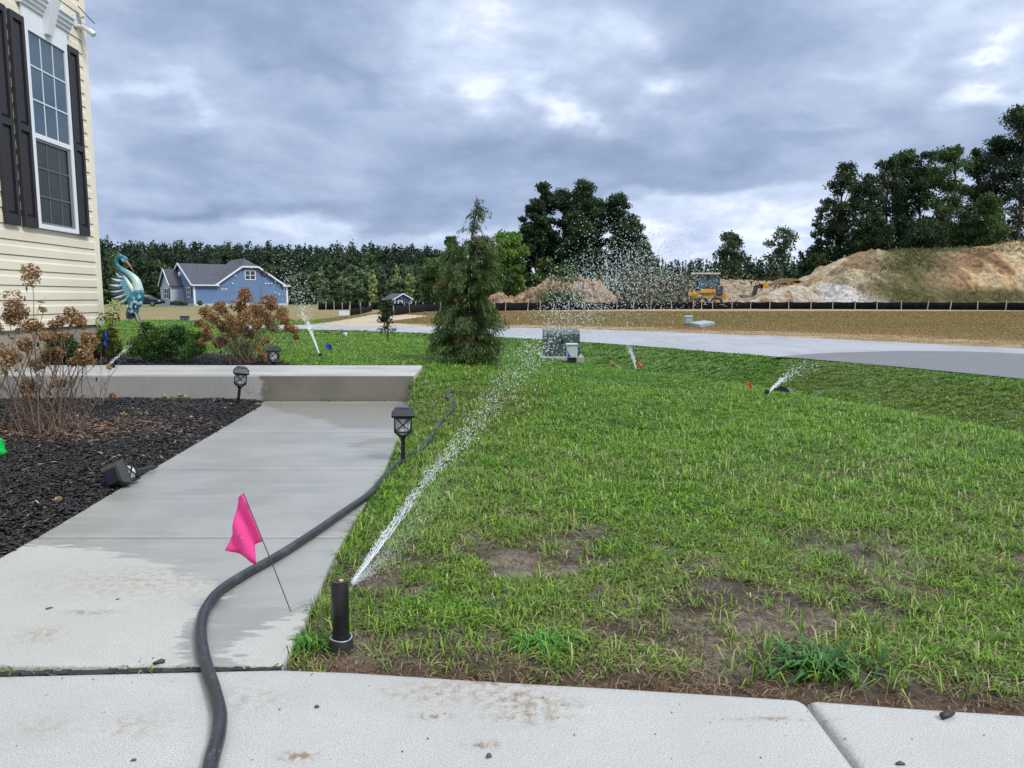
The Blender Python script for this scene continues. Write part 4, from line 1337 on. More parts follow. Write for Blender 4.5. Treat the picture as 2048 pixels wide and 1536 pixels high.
# ------------------------------------------------------------------ hose
hp = [(412, 1600), (424, 1536), (437, 1485), (440, 1440), (430, 1395), (414, 1345), (404, 1300), (403, 1262), (414, 1225), (440, 1192), (490, 1158), (560, 1118), (630, 1072), (690, 1030), (738, 996), (762, 968), (785, 943), (812, 920), (840, 903), (862, 880), (878, 852), (900, 828), (909, 818), (906, 806), (895, 798), (900, 788), (908, 786)]
pts = []
for (a, b_) in hp:
    q = G(a, b_, 0.0)
    if b_ < 985:
        q = T(a, b_ + 2); q.z += 0.02
    else:
        q.z = 0.0175
    pts.append(q)
pts = catmull(pts, 8)
mb = MB(); mb.tube(pts, 0.0168, 14)
m_hose, nt, p, out = material('garden_hose')
g = nt.new('ShaderNodeTexCoord').outputs['Object']
n1 = nt.noise(g, 14, 5, 0.7); n2 = nt.noise(g, 120, 3, 0.6)
c_ = nt.mix(nt.mapr(n1, 0.5, 0.75, 0, 0.7), (0.018, 0.019, 0.023), (0.085, 0.085, 0.085))
nt.put(p.inputs['Base Color'], nt.mix(nt.mapr(n2, 0.62, 0.75), c_, (0.22, 0.2, 0.18)))
nt.put(p.inputs['Roughness'], nt.mapr(n1, 0.3, 0.7, 0.25, 0.5, False))
nt.put(p.inputs['Normal'], nt.bump(n1, 0.2, 0.004))
o = mb.build('garden_hose', m_hose, smooth=True, origin=pts[0])
tag(o, 'black garden hose curving from the driveway over the walk into the lawn', 'hose')

# ------------------------------------------------------------------ sprinklers
def sprinkler(base, h, r, label, tilt=(0, 0)):
    s = empty('sprinkler', base, label, 'sprinkler', 'pop-up lawn sprinklers')
    x, y, z = base
    M = Euler((tilt[0], tilt[1], 0)).to_matrix().to_4x4()
    mb = MB(); mb.lathe(base, [(r * 0.98, -0.02), (r * 0.98, h * 0.52), (r * 1.0, h * 0.525), (r * 1.0, h * 0.96), (r * 0.9, h)], 24, M)
    mb.build('riser', M_black, s, smooth=True)
    mb = MB(); mb.lathe(base, [(r * 1.35, -0.03), (r * 1.38, h * 0.10), (r * 1.22, h * 0.17), (r * 1.0, h * 0.172)], 24, M)
    mb.build('body', M_black_rough, s, smooth=True)
    mb = MB(); mb.lathe(base, [(r * 0.86, h * 0.99), (r * 0.86, h * 1.015), (r * 0.35, h * 1.02), (r * 0.34, h * 1.03)], 20, M)
    mb.build('cap', M_black_rough, s, smooth=True)
    return s
s1 = T(683, 1300)
top1 = D(683, 1163, s1.y)
hs = top1.z - s1.z
rs = 18.0 / FPX * s1.y
ms = sprinkler(s1, hs, rs, 'large black pop-up sprinkler spraying beside the walk in the foreground')
mb = MB()
for k in range(40):
    pass
ring = [Vector((s1.x + rs * 1.22 * math.cos(a), s1.y + rs * 1.22 * math.sin(a), s1.z + hs * 0.185 + 0.002 * math.sin(2 * a))) for a in [i * 2 * math.pi / 28 for i in range(29)]]
mb.tube(ring, 0.0022, 6)
mb.build('clamp', simple('zinc_wire', (0.45, 0.47, 0.48), 0.35, metal=0.7), ms, smooth=True)
mb = MB(); mb.lathe((s1.x + 0.006, s1.y - 0.006, s1.z), [(0.007, hs * 1.01), (0.007, hs * 1.035)], 10)
mb.build('nozzle_mark', simple('orange_mark', (0.65, 0.28, 0.10), 0.5), ms)
sA = T(1273, 744); sB = T(1532, 793); sC = T(641, 716); sD = G(214, 734, 0.27)
sprinkler(sA, 0.05, 0.020, 'small black sprinkler head in the lawn beside the leaning pink flag')
sprinkler(sB, 0.07, 0.024, 'black sprinkler head on the swale crest beside the culvert pipe', (0, R(12)))
sprinkler(sC, 0.06, 0.022, 'small black sprinkler head in the left lawn behind the raised slab')
sprinkler(Vector((sD.x, sD.y + 0.12, 0.24)), 0.05, 0.022, 'black sprinkler head in the upper bed by the house corner')

# ------------------------------------------------------------------ water
m_water, nt, p, out = material('water_drop')
p.inputs['Base Color'].default_value = (0.93, 0.96, 0.98, 1)
p.inputs['Roughness'].default_value = 0.12
p.inputs['IOR'].default_value = 1.33
p.inputs['Transmission Weight'].default_value = 0.6
p.inputs['Specular IOR Level'].default_value = 0.8
p.inputs['Subsurface Weight'].default_value = 0.0
m_mist, nt, p, out = material('water_mist')
p.inputs['Base Color'].default_value = (0.93, 0.96, 0.98, 1)
p.inputs['Roughness'].default_value = 0.4
tr = nt.new('ShaderNodeBsdfTransparent')
mx = nt.new('ShaderNodeMixShader'); mx.inputs[0].default_value = 0.70
nt.l.new(p.outputs[0], mx.inputs[1]); nt.l.new(tr.outputs[0], mx.inputs[2]); nt.l.new(mx.outputs[0], out.inputs[0])
def drops(P, dirs, r, ln):
    """spindle shaped drops: 8 verts in 2 rings + 2 tips"""
    n = len(P)
    d = dirs / np.linalg.norm(dirs, axis=1, keepdims=True)
    up = np.where(np.abs(d[:, 2:3]) < 0.9, np.array([[0, 0, 1.0]]), np.array([[1.0, 0, 0]]))
    a = np.cross(d, up); a /= np.linalg.norm(a, axis=1, keepdims=True); b = np.cross(d, a)
    V = np.zeros((n, 12, 3))
    V[:, 0] = P - d * (ln / 2)[:, None]; V[:, 11] = P + d * (ln / 2)[:, None]
    for j, (t, q) in enumerate(((-0.25, 0.9), (0.22, 1.0))):
        for k in range(5):
            an = 2 * math.pi * k / 5
            V[:, 1 + j * 5 + k] = P + d * (ln * t)[:, None] + (a * math.cos(an) + b * math.sin(an)) * (r * q)[:, None]
    f = []
    for k in range(5):
        k2 = (k + 1) % 5
        f += [(0, 1 + k2, 1 + k), (1 + k, 1 + k2, 6 + k2), (1 + k, 6 + k2, 6 + k), (6 + k, 6 + k2, 11)]
    F = ((np.arange(n) * 12)[:, None, None] + np.array(f)[None]).reshape(-1, 3)
    return V.reshape(-1, 3), F
def path_pts(key):
    P = [D(px, py, y) for (px, py, y, s_) in key]
    return P
def spray(key, n, rr, aspect, name, label, mat, group, seed, pw=1.0, jitter=1.0, origin=None):
    rs_ = np.random.RandomState(seed)
    P = np.array([tuple(D(k[0], k[1], k[2])) for k in key]); S_ = np.array([k[3] for k in key]); Wt = np.array([k[4] for k in key])
    m = len(key) - 1
    # choose segment by weight
    wseg = (Wt[:-1] + Wt[1:]) / 2; wseg = wseg / wseg.sum()
    seg = rs_.choice(m, n, p=wseg); t = rs_.rand(n)
    q = P[seg] * (1 - t)[:, None] + P[seg + 1] * t[:, None]
    sg = S_[seg] * (1 - t) + S_[seg + 1] * t
    d = P[seg + 1] - P[seg]
    # clotting: offsets drawn in clumps
    clump = rs_.normal(0, 1, (400, 3))
    off = rs_.normal(0, 0.75, (n, 3)) + clump[rs_.randint(0, 400, n)] * 0.55
    q = q + off * sg[:, None] * jitter
    dirs = d / np.linalg.norm(d, axis=1, keepdims=True) + rs_.normal(0, 0.35, (n, 3)) * np.clip(sg / 0.05, 0.1, 1.6)[:, None]
    r = rr * rs_.uniform(0.45, 1.25, n) * (0.55 + 0.45 * np.clip(q[:, 1] / 6.0, 0, 1.3))
    ln = r * rs_.uniform(aspect[0], aspect[1], n)
    V, F = drops(q, dirs, r, ln)
    o = np_obj(name, V, F, mat, origin=origin or tuple(P[0]), smooth=True)
    return tag(o, label, 'water spray', group, kind='stuff')
nz = D(705, 1168, s1.y)
K = [(705, 1166, s1.y, .0025, 1.6), (735, 1118, 2.25, .004, 1.6), (775, 1060, 2.45, .006, 1.6), (830, 990, 2.75, .011, 1.5), (880, 925, 3.1, .019, 1.5), (940, 865, 3.5, .030, 1.4),
     (985, 800, 4.0, .045, 1.4), (1030, 738, 4.6, .065, 1.2), (1075, 690, 5.1, .085, 1.1)]
spray(K, 3000, 0.0018, (3, 11), 'water_spray', 'dense white water jet rising from the foreground sprinkler over the lawn', m_water, None, 5, origin=tuple(nz))
K = [(1060, 705, 5.0, .10, .7), (1110, 655, 5.6, .13, 1.2), (1160, 605, 6.2, .16, 1.3), (1215, 560, 6.8, .22, 2.2), (1260, 535, 7.4, .27, 2.6), (1305, 545, 8.0, .26, 1.8), (1370, 560, 8.6, .20, 1.0), (1440, 575, 9.2, .16, .5)]
spray(K, 5600, 0.0037, (1.3, 3.8), 'water_droplets', 'cloud of scattered white water droplets hanging before the pines', m_water, None, 6)
K = [(1120, 560, 7.2, .18, .2), (1200, 500, 7.2, .20, .6), (1280, 490, 7.6, .22, .5), (1360, 540, 8.0, .25, .5)]
spray(K, 260, 0.0042, (1.2, 2.4), 'water_droplets', 'few stray water droplets above the main cloud against the sky', m_water, None, 16)
K = [(705, 1166, s1.y, .004, 1), (740, 1140, 2.2, .012, 1), (790, 1090, 2.4, .03, 1), (850, 1000, 2.8, .05, 1), (900, 950, 3.2, .07, .7)]
spray(K, 4200, 0.0011, (1.5, 5), 'water_mist', 'fine water mist drifting beside the foreground jet', m_mist, None, 7)
# solid core of the jet near the nozzle
mb = MB()
for k in range(3):
    pts = []; rad = []
    for i in range(26):
        t = i / 25
        q = D(705 + 118 * t, 1166 - 158 * t, s1.y + 0.62 * t * t * 0.6 + 0.25 * t)
        s_ = 0.0012 + 0.007 * t
        ph = k * 2.1 + t * 9
        q = q + Vector((math.cos(ph) * s_ + random.gauss(0, 0.0012) * t, random.gauss(0, 0.0015) * t, math.sin(ph) * s_ + random.gauss(0, 0.0014) * t))
        pts.append(q); rad.append((0.0018 + 0.0008 * t) * random.uniform(0.6, 1.25) * (1 - 0.75 * t ** 3))
    mb.tube(pts, rad, 8)
o = mb.build('water_jet', m_water, smooth=True, origin=nz)
tag(o, 'twisting solid water stream leaving the foreground sprinkler nozzle', 'water jet', kind='stuff')
def small_jet(key, n, r, label, seed, core=True):
    spray(key, n, r, (3, 9), 'water_spray', label, m_mist, None, seed)
small_jet([(214, 733, 8.35, .004, 1.6), (250, 700, 8.7, .012, 1.6), (285, 672, 9.1, .022, 1.0), (320, 648, 9.6, .05, .5), (370, 622, 10.4, .12, .15)], 650, 0.0024, 'thin water spray rising over the green shrub by the house corner', 21)
small_jet([(641, 714, sC.y, .002, 2), (628, 680, sC.y + .3, .006, 1.8), (612, 640, sC.y + .8, .025, .7), (600, 600, sC.y + 1.5, .10, .8), (590, 560, sC.y + 2, .2, .7), (560, 520, sC.y + 3, .3, .6)], 1150, 0.0046, 'thin water spray leaning left from the left lawn sprinkler', 22)
small_jet([(1273, 742, sA.y, .002, 2), (1268, 722, sA.y + .1, .012, 1.8), (1260, 700, sA.y + .2, .03, 1.5), (1250, 682, sA.y + .4, .07, .4)], 650, 0.0036, 'small water fan spraying beside the leaning pink flag', 23)
small_jet([(1534, 789, sB.y, .002, 2), (1550, 772, sB.y + .1, .008, 1.8), (1570, 755, sB.y + .2, .02, 1.4), (1600, 738, sB.y + .4, .05, .5), (1625, 728, sB.y + .6, .07, .2)], 700, 0.0032, 'water spray slanting right toward the culvert pipe', 24)

# ------------------------------------------------------------------ marking flags
def flagmat(name, col):
    m, nt, p, out = material(name)
    g = nt.new('ShaderNodeTexCoord').outputs['Object']
    n = nt.noise(g, 25, 3, 0.5)
    c_ = nt.mix(nt.mapr(n, 0.3, 0.7), col, tuple(min(1, x * 1.12) for x in col))
    nt.put(p.inputs['Base Color'], c_); p.inputs['Roughness'].default_value = 0.4
    tr = nt.new('ShaderNodeBsdfTranslucent'); nt.put(tr.inputs[0], c_)
    mx = nt.new('ShaderNodeMixShader'); mx.inputs[0].default_value = 0.5
    nt.l.new(p.outputs[0], mx.inputs[1]); nt.l.new(tr.outputs[0], mx.inputs[2]); nt.l.new(mx.outputs[0], out.inputs[0])
    return m
F_pink = flagmat('pink_vinyl', (1.0, 0.12, 0.44)); F_red = flagmat('red_vinyl', (0.92, 0.16, 0.13)); F_blue = flagmat('blue_vinyl', (0.01, 0.10, 0.62)); F_green = flagmat('green_vinyl', (0.0, 0.65, 0.12)); F_or = flagmat('orange_vinyl', (0.95, 0.22, 0.04))
def flag(label, base, top, poly, mat, wire=0.0016, yb=None, wmat=None, lean=0.0, group='utility marking flags'):
    B = base; y = B.y if yb is None else yb
    e_ = empty('marking_flag', B, label, 'flag', group)
    Tp = D(top[0], top[1], y + lean)
    mb = MB(); mb.tube([Vector(B), Vector(B).lerp(Tp, 0.5) + Vector((0.002, 0, 0)), Tp], wire, 6)
    mb.build('wire', wmat or M_wire, e_)
    # cloth: triangulated outline with gentle folds, given real thickness
    P = [D(a[0], a[1], y + lean * 0.8 + (a[2] if len(a) > 2 else 0)) for a in poly]
    c = sum(P, Vector()) / len(P)
    import mathutils.geometry as mg
    bm_v = [tuple(q) for q in P]
    me_v = list(bm_v); fs = []
    # subdivide fan
    n = len(P)
    rings = 4
    V_ = [c]
    for r_ in range(1, rings + 1):
        for i in range(n):
            for s_ in range(3):
                a = P[i].lerp(P[(i + 1) % n], s_ / 3)
                q = c.lerp(a, r_ / rings)
                V_.append(q + Vector((0, 0.010 * math.sin(q.x * 90 + q.z * 40) * (1 if r_ < rings else 1), 0)))
    m = n * 3
    for i in range(m):
        fs.append((0, 1 + i, 1 + (i + 1) % m))
    for r_ in range(1, rings):
        o0 = 1 + (r_ - 1) * m; o1 = 1 + r_ * m
        for i in range(m):
            j = (i + 1) % m
            fs.append((o0 + i, o1 + i, o1 + j, o0 + j))
    mb = MB(); mb.add(V_, fs)
    o = mb.build('flag_sheet', mat, e_, smooth=True)
    sd_ = o.modifiers.new('thick', 'SOLIDIFY'); sd_.thickness = 0.0006
    return e_
B1 = T(596, 1262)
flag('large hot pink flag on a leaning wire at the walk edge', B1, (487, 987), [(487, 985), (476, 996), (472, 1020), (463, 1070), (452, 1099), (478, 1110), (515, 1129), (511, 1108), (508, 1091), (526, 1082), (508, 1035)], F_pink, lean=-0.10)
fb = T(1284, 742)
flag('small pink flag leaning beside a lawn sprinkler near the utility cabinet', fb, (1277, 722), [(1277, 722), (1275, 732), (1287, 734), (1284, 729)], F_red)
fb = T(1243, 738)
flag('small orange flag on a slanted pale stake beside the utility cabinet', fb, (1221, 722), [(1222, 723), (1221, 727), (1224, 731), (1226, 727)], F_or, wire=0.008, wmat=simple('yellow_stake', (0.62, 0.42, 0.16), 0.6))
fb = T(1506, 790)
flag('small red flag on the swale crest left of the culvert pipe', fb, (1496, 765), [(1493, 765), (1498, 778), (1505, 777), (1499, 764)], F_red)
fb = T(667, 712)
flag('small square blue flag in the left lawn beside a sprinkler', fb, (655, 687), [(654, 686), (651, 693), (657, 700), (664, 698), (663, 690)], F_blue)
fb = T(211, 735) if False else G(212, 728, 0.24)
fb.y = 8.5; fb = Vector((D(212, 700, 8.5).x, 8.5, 0.26))
flag('drooping blue flag at the house corner shrubs', fb, (211, 655), [(211, 657), (209, 672), (207, 690), (213, 694), (215, 675)], F_blue)
fb = Vector((D(514, 706, 8.75).x, 8.75, 0.22))
flag('tiny pale pink flag among the stems of the brown hydrangea', fb, (516, 692), [(514, 692), (511, 697), (513, 704), (518, 700)], F_red)
fb = G(-20, 985)
flag('bright green flag at the left edge over the mulch bed', fb, (-6, 872), [(-8, 874), (6, 880), (8, 888), (7, 897), (13, 905), (0, 912), (-14, 913)], F_green)
fb = T(1137, 722)
# ------------------------------------------------------------------ foliage tools
def leafquads(P, axis_, size, asp, col, rs_, fold=0.35):
    """leaf faces (diamond of two triangles folded along the rib)"""
    n = len(P)
    a = axis_ / np.maximum(np.linalg.norm(axis_, axis=1, keepdims=True), 1e-6)
    r = rs_.normal(0, 1, (n, 3)); b = np.cross(a, r); b /= np.maximum(np.linalg.norm(b, axis=1, keepdims=True), 1e-6)
    c = np.cross(a, b)
    s = np.asarray(size)[:, None] if np.ndim(size) else np.full((n, 1), size)
    w_ = s * asp * 0.5
    V = np.zeros((n, 4, 3))
    V[:, 0] = P - a * s * 0.5
    V[:, 1] = P + b * w_ + c * w_ * fold
    V[:, 2] = P + a * s * 0.5
    V[:, 3] = P - b * w_ + c * w_ * fold
    i = (np.arange(n) * 4)[:, None]
    F = np.concatenate([i + np.array([[0, 1, 2]]), i + np.array([[0, 2, 3]])])
    return V.reshape(-1, 3), F, np.repeat(col[:, None], 4, 1).reshape(-1, 3)
class Acc:
    def __init__(s): s.V = []; s.F = []; s.C = []; s.b = 0
    def add(s, r):
        s.V.append(r[0]); s.F.append(r[1] + s.b); s.C.append(r[2]); s.b += len(r[0])
    def build(s, name, mat, parent=None, origin=None, smooth=False):
        return np_obj(name, np.concatenate(s.V), np.concatenate(s.F), mat, parent=parent, col=np.concatenate(s.C), origin=origin, smooth=smooth)
def clumpfill(acc, centers, radii, n, size, asp, cols, rs_, up=0.3, shell=0.5, cvar=0.25, flat=None):
    """leaves in ellipsoid clumps; each clump and each leaf has its own tint"""
    centers = np.asarray(centers, float); radii = np.asarray(radii, float)
    m = len(centers)
    vol = radii.prod(axis=1) ** 0.7; pr = vol / vol.sum()
    k = rs_.choice(m, n, p=pr)
    d = rs_.normal(0, 1, (n, 3)); d /= np.linalg.norm(d, axis=1, keepdims=True)
    rad = shell + (1 - shell) * rs_.rand(n); rad *= rs_.uniform(0.8, 1.12, n)
    P = centers[k] + d * radii[k] * rad[:, None]
    ax = d * 0.7 + rs_.normal(0, 0.8, (n, 3)); ax[:, 2] += up * 0.5 if up > 0 else up
    ct = rs_.rand(m)
    t = np.clip(ct[k] * 0.6 + 0.4 * rs_.rand(n), 0, 1)[:, None]
    c = (np.asarray(cols[0]) * (1 - t) + np.asarray(cols[1]) * t) * 1.45
    c = c * (1 + rs_.uniform(-cvar, cvar, n))[:, None]
    acc.add(leafquads(P, ax, size * rs_.uniform(0.6, 1.4, n), asp, c, rs_))
def wobble_tube(mb, a, b_, r0, r1, rs_, n=6, amp=0.04, sides=7):
    a = Vector(a); b_ = Vector(b_); L = (b_ - a).length
    pts = []; rad = []
    for i in range(n + 1):
        t = i / n
        q = a.lerp(b_, t)
        if 0 < i < n: q = q + Vector(rs_.normal(0, amp * L / n * 2, 3)) * (1 if i else 0)
        pts.append(q); rad.append(r0 * (1 - t) + r1 * t)
    mb.tube(pts, rad, sides)
    return pts
def tree(px, pytop, hw, pybot, depth, kind, label, group=None, name=None, seed=0, zbase=None, leaf=None, n=3200, cols=None, dens=1.0):
    rs_ = np.random.RandomState(seed + int(px))
    top = D(px, pytop, depth); bot = D(px, pybot, depth)
    x = top.x; zt = top.z; zc = bot.z; W_ = hw / FPX * depth
    zb = -0.2 if zbase is None else zbase
    base = Vector((x, depth, zb))
    e_ = empty(name or ('pine_tree' if kind == 'pine' else 'broadleaf_tree'), base, label, 'tree', group)
    Hc = zt - zc
    acc = Acc(); C = []; Rr = []
    if kind == 'pine':
        m = 40
        for i in range(m):
            t = (i + 0.5) / m
            z = zc + Hc * t
            w_ = W_ * (0.55 + 0.75 * math.sin(math.pi * min(1, t * 0.75 + 0.12)) ** 0.8) * (1.0 if t < 0.72 else max(0.25, 1 - (t - 0.72) * 2.6))
            an = rs_.uniform(0, 6.28); rr = w_ * rs_.uniform(0.15, 0.82)
            C.append((x + rr * math.cos(an), depth + rr * math.sin(an), z)); q = W_ * rs_.uniform(0.30, 0.50); Rr.append((q * 1.15, q * 1.15, q * 0.66))
    elif kind == 'conifer':
        m = 22
        for i in range(m):
            t = (i + 0.5) / m
            w_ = W_ * (1 - t) ** 0.8
            an = rs_.uniform(0, 6.28); rr = w_ * rs_.uniform(0.1, 0.7)
            q = max(0.12 * W_, w_ * 0.45)
            C.append((x + rr * math.cos(an), depth + rr * math.sin(an), zc + Hc * t)); Rr.append((q, q, Hc / m * 1.3))
    else:
        m = 46
        for i in range(m):
            t = rs_.rand() ** 0.8
            env = math.sin(math.pi * min(0.97, t * 0.78 + 0.16)) ** 0.55
            an = rs_.uniform(0, 6.28); rr = W_ * env * rs_.uniform(0.15, 0.82)
            q = W_ * rs_.uniform(0.26, 0.42)
            C.append((x + rr * math.cos(an), depth + rr * math.sin(an), zc + Hc * (0.06 + 0.88 * t))); Rr.append((q, q, q * 0.8))
        for i in range(5):
            q = W_ * rs_.uniform(0.16, 0.26)
            C.append((x + rs_.uniform(-0.35, 0.35) * W_, depth, zt - q * rs_.uniform(0.8, 1.6))); Rr.append((q, q, q))
    cols = cols or ((0.016, 0.034, 0.012), (0.045, 0.078, 0.022))
    sz = leaf or 0.0030 * depth
    clumpfill(acc, C, Rr, int(n * dens * 2.1), sz, 0.55, cols, rs_, shell=0.25)
    acc.build('crown', M_leaf, e_)
    mb = MB()
    r0 = max(0.12, 0.028 * (zt - zb) * 0.5)
    tp = wobble_tube(mb, base, (x + rs_.uniform(-.2, .2) * W_, depth, zt - Hc * 0.12), r0, r0 * 0.25, rs_, 8, 0.03)
    for i in range(0, len(C), 2):
        c_ = Vector(C[i]); zz_ = max(zb + 0.3 * (zt - zb), c_.z - 0.25 * Hc * rs_.uniform(0.3, 1.0))
        f = min(0.98, max(0.02, (zz_ - zb) / (zt - Hc * 0.12 - zb)))
        st_ = tp[int(f * 8)].lerp(tp[min(8, int(f * 8) + 1)], f * 8 - int(f * 8))
        wobble_tube(mb, st_, c_, r0 * 0.33, r0 * 0.08, rs_, 3, 0.06, 5)
    mb.build('trunk', M_bark, e_)
    return e_

# ------------------------------------------------------------------ garden plants
def shrub(name, label, base, C, Rr, n, size, asp, cols, seed, twigs=14, group=None, shell=0.45, cat='shrub', mat=None):
    rs_ = np.random.RandomState(seed)
    e_ = empty(name, base, label, cat, group)
    acc = Acc(); clumpfill(acc, C, Rr, n, size, asp, cols, rs_, shell=shell, cvar=0.35)
    acc.build('foliage', mat or M_leaf, e_)
    mb = MB()
    for i in range(twigs):
        c_ = Vector(C[i % len(C)]) + Vector(rs_.normal(0, 0.03, 3))
        wobble_tube(mb, Vector(base) + Vector((rs_.normal(0, .03), rs_.normal(0, .03), -0.02)), c_, 0.006, 0.002, rs_, 4, 0.08, 5)
    mb.build('stems', M_bark, e_)
    return e_
def pxr(r, y): return r / FPX * y
# rounded green shrubs behind the slab
rs_ = np.random.RandomState(3)
C = []; Rr = []
for (px, py, r) in [(285, 690, 26), (300, 665, 22), (325, 672, 26), (350, 690, 28), (330, 700, 26), (378, 680, 26), (392, 695, 22), (300, 705, 22), (270, 705, 16), (355, 664, 20), (375, 705, 20), (290, 650, 10), (268, 690, 14), (402, 675, 14)]:
    y = 8.85 + rs_.uniform(-0.18, 0.25); q = D(px, py, y); C.append(q[:]); k = pxr(r, y); Rr.append((k, k * 1.1, k * 0.85))
shrub('boxwood_shrub', 'rounded glossy green shrub behind the raised slab below the metal heron', (D(330, 700, 8.9).x, 8.9, 0.22), C, Rr, 11000, 0.026, 0.55, ((0.010, 0.032, 0.008), (0.055, 0.125, 0.020)), 31)
C = []; Rr = []
for (px, py, r) in [(25, 700, 26), (50, 690, 22), (80, 695, 24), (105, 680, 24), (130, 690, 26), (150, 705, 20), (95, 712, 22), (120, 715, 22), (70, 712, 16)]:
    y = 8.45 + rs_.uniform(-0.1, 0.2); q = D(px, py, y); C.append(q[:]); k = pxr(r, y); Rr.append((k, k, k * 0.9))
shrub('boxwood_shrub', 'dark green shrub against the house wall behind the dried hydrangea', (D(110, 700, 8.5).x, 8.5, 0.22), C, Rr, 8500, 0.026, 0.55, ((0.009, 0.026, 0.008), (0.034, 0.085, 0.018)), 32)
C = []; Rr = []
for (px, py, r) in [(195, 690, 18), (215, 700, 20), (230, 690, 16), (205, 672, 15), (225, 665, 13), (190, 710, 15), (235, 705, 12), (180, 680, 12)]:
    y = 8.6 + rs_.uniform(-0.1, 0.15); q = D(px, py, y); C.append(q[:]); k = pxr(r, y); Rr.append((k, k, k * 0.9))
pc = shrub('flowering_shrub', 'loose red-tinged shrub with one lime flower head at the house corner', (D(212, 700, 8.6).x, 8.6, 0.22), C, Rr, 2600, 0.038, 0.45, ((0.05, 0.035, 0.015), (0.10, 0.15, 0.03)), 33)
rs_ = np.random.RandomState(8)
acc = Acc()
P = np.array([D(200 + rs_.uniform(-8, 38), 640 + rs_.uniform(-14, 34), 8.55 + rs_.uniform(-.1, .1))[:] for _ in range(60)])
acc.add(leafquads(P, np.stack([rs_.normal(0, 1, 60), rs_.normal(0, 0.6, 60), rs_.normal(0.1, 0.6, 60)], 1), rs_.uniform(0.06, 0.10, 60), 0.42, np.array([0.19, 0.24, 0.04])[None] * rs_.uniform(0.5, 1.2, (60, 1)), rs_))
acc.build('leaves', M_leaf, pc)
def head_mesh(acc, c, r, rs_, c0, c1, n=150, psz=0.017):
    d = rs_.normal(0, 1, (n, 3)); d /= np.linalg.norm(d, axis=1, keepdims=True)
    rad = rs_.uniform(0.55, 1.08, n)
    P = np.array(c)[None] + d * rad[:, None] * np.array([r, r, r * 0.88])[None]
    ax = np.cross(d, rs_.normal(0, 1, (n, 3))) + d * 0.35
    t = rs_.rand(n)[:, None]
    col = (np.array(c0) * (1 - t) + np.array(c1) * t) * rs_.uniform(0.55, 1.25, (n, 1))
    acc.add(leafquads(P, ax, psz * rs_.uniform(0.7, 1.4, n), 0.8, col, rs_, fold=0.6))
acc = Acc(); head_mesh(acc, D(229, 612, 8.5), pxr(16, 8.5), rs_, (0.42, 0.50, 0.14), (0.62, 0.66, 0.36), 160, 0.024); acc.build('flower_head', M_leaf, pc)
mb = MB(); wobble_tube(mb, D(214, 700, 8.6), D(229, 615, 8.5), 0.006, 0.004, rs_, 5, 0.04, 6); mb.build('flower_stem', M_bark, pc)

def hydrangea(label, base, heads, y0, yv, c0, c1, seed, nst=40, spread=0.10, psz=0.017, leaves=0, stemr=0.0042, extra=()):
    rs_ = np.random.RandomState(seed)
    e_ = empty('hydrangea', base, label, 'hydrangea', 'dried brown hydrangeas')
    mb = MB(); base = Vector(base)
    hs_ = []
    for (px, py, r) in heads:
        y = y0 + rs_.uniform(-yv, yv)
        c = D(px, py, y); hs_.append(c)
        acc = Acc(); rr = pxr(r, y)
        n = int(90 + 16000 * rr * rr * (0.017 / psz) ** 2 * 3.6); rr = rr * 1.16
        # lobed: a few sub-balls per head
        for k in range(3):
            o_ = rs_.normal(0, 0.24 * rr, 3)
            head_mesh(acc, c + Vector(o_), rr * rs_.uniform(0.55, 0.8), rs_, c0, c1, n // 3 + 10, psz)
        acc.build('flower_head', M_dry, e_)
    def stem(a, b_, r0, r1, bow):
        pts = []; rad = []
        for i in range(9):
            t = i / 8
            q = a.lerp(b_, t)
            q += Vector((0, 0, 1)) * bow * math.sin(math.pi * t) * 0.5 + Vector(rs_.normal(0, 0.006, 3)) * (0 < i < 8)
            pts.append(q); rad.append(r0 * (1 - t) + r1 * t)
        mb.tube(pts, rad, 6)
        return pts
    for c in hs_:
        b_ = base + Vector((rs_.normal(0, spread), rs_.normal(0, spread * 0.6), -0.02))
        b_.x += (c.x - base.x) * 0.15
        P_ = stem(b_, c, stemr, stemr * 0.5, rs_.uniform(-0.04, 0.04))
        for k in range(2):
            q = P_[rs_.randint(3, 7)]
            stem(q, q + Vector((rs_.normal(0, .09), rs_.normal(0, .09), rs_.uniform(0.06, 0.18))), stemr * 0.5, stemr * 0.25, 0)
    for k in range(nst):
        b_ = base + Vector((rs_.normal(0, spread), rs_.normal(0, spread * 0.6), -0.02))
        an = rs_.uniform(0, 6.28); L = rs_.uniform(0.25, 0.65)
        d = Vector((math.cos(an) * rs_.uniform(0.15, 0.75), math.sin(an) * 0.4, 1)).normalized() * L
        P_ = stem(b_, b_ + d, stemr * 0.85, stemr * 0.35, 0)
        if rs_.rand() < 0.5:
            q = P_[5]; stem(q, q + Vector((rs_.normal(0, .08), rs_.normal(0, .06), 0.12)), stemr * 0.45, stemr * 0.2, 0)
    for (pts_) in extra:
        P_ = [D(*q) for q in pts_]
        for a_, b_ in zip(P_[:-1], P_[1:]): stem(a_, b_, stemr * 0.7, stemr * 0.5, 0)
    mb.build('stems', simple('dry_stem', (0.17, 0.115, 0.085), 0.8, var=0.35, scale=40), e_)
    if leaves:
        acc = Acc(); n = leaves
        P = np.array([tuple(hs_[rs_.randint(len(hs_))] + Vector(rs_.normal(0, 0.09, 3)) - Vector((0, 0, 0.1))) for _ in range(n)])
        acc.add(leafquads(P, rs_.normal(0, 1, (n, 3)), rs_.uniform(0.03, 0.075, n), 0.45, np.array([0.09, 0.13, 0.04])[None] * rs_.uniform(0.4, 1.3, (n, 1)), rs_))
        acc.build('leaves', M_leaf, e_)
    return e_
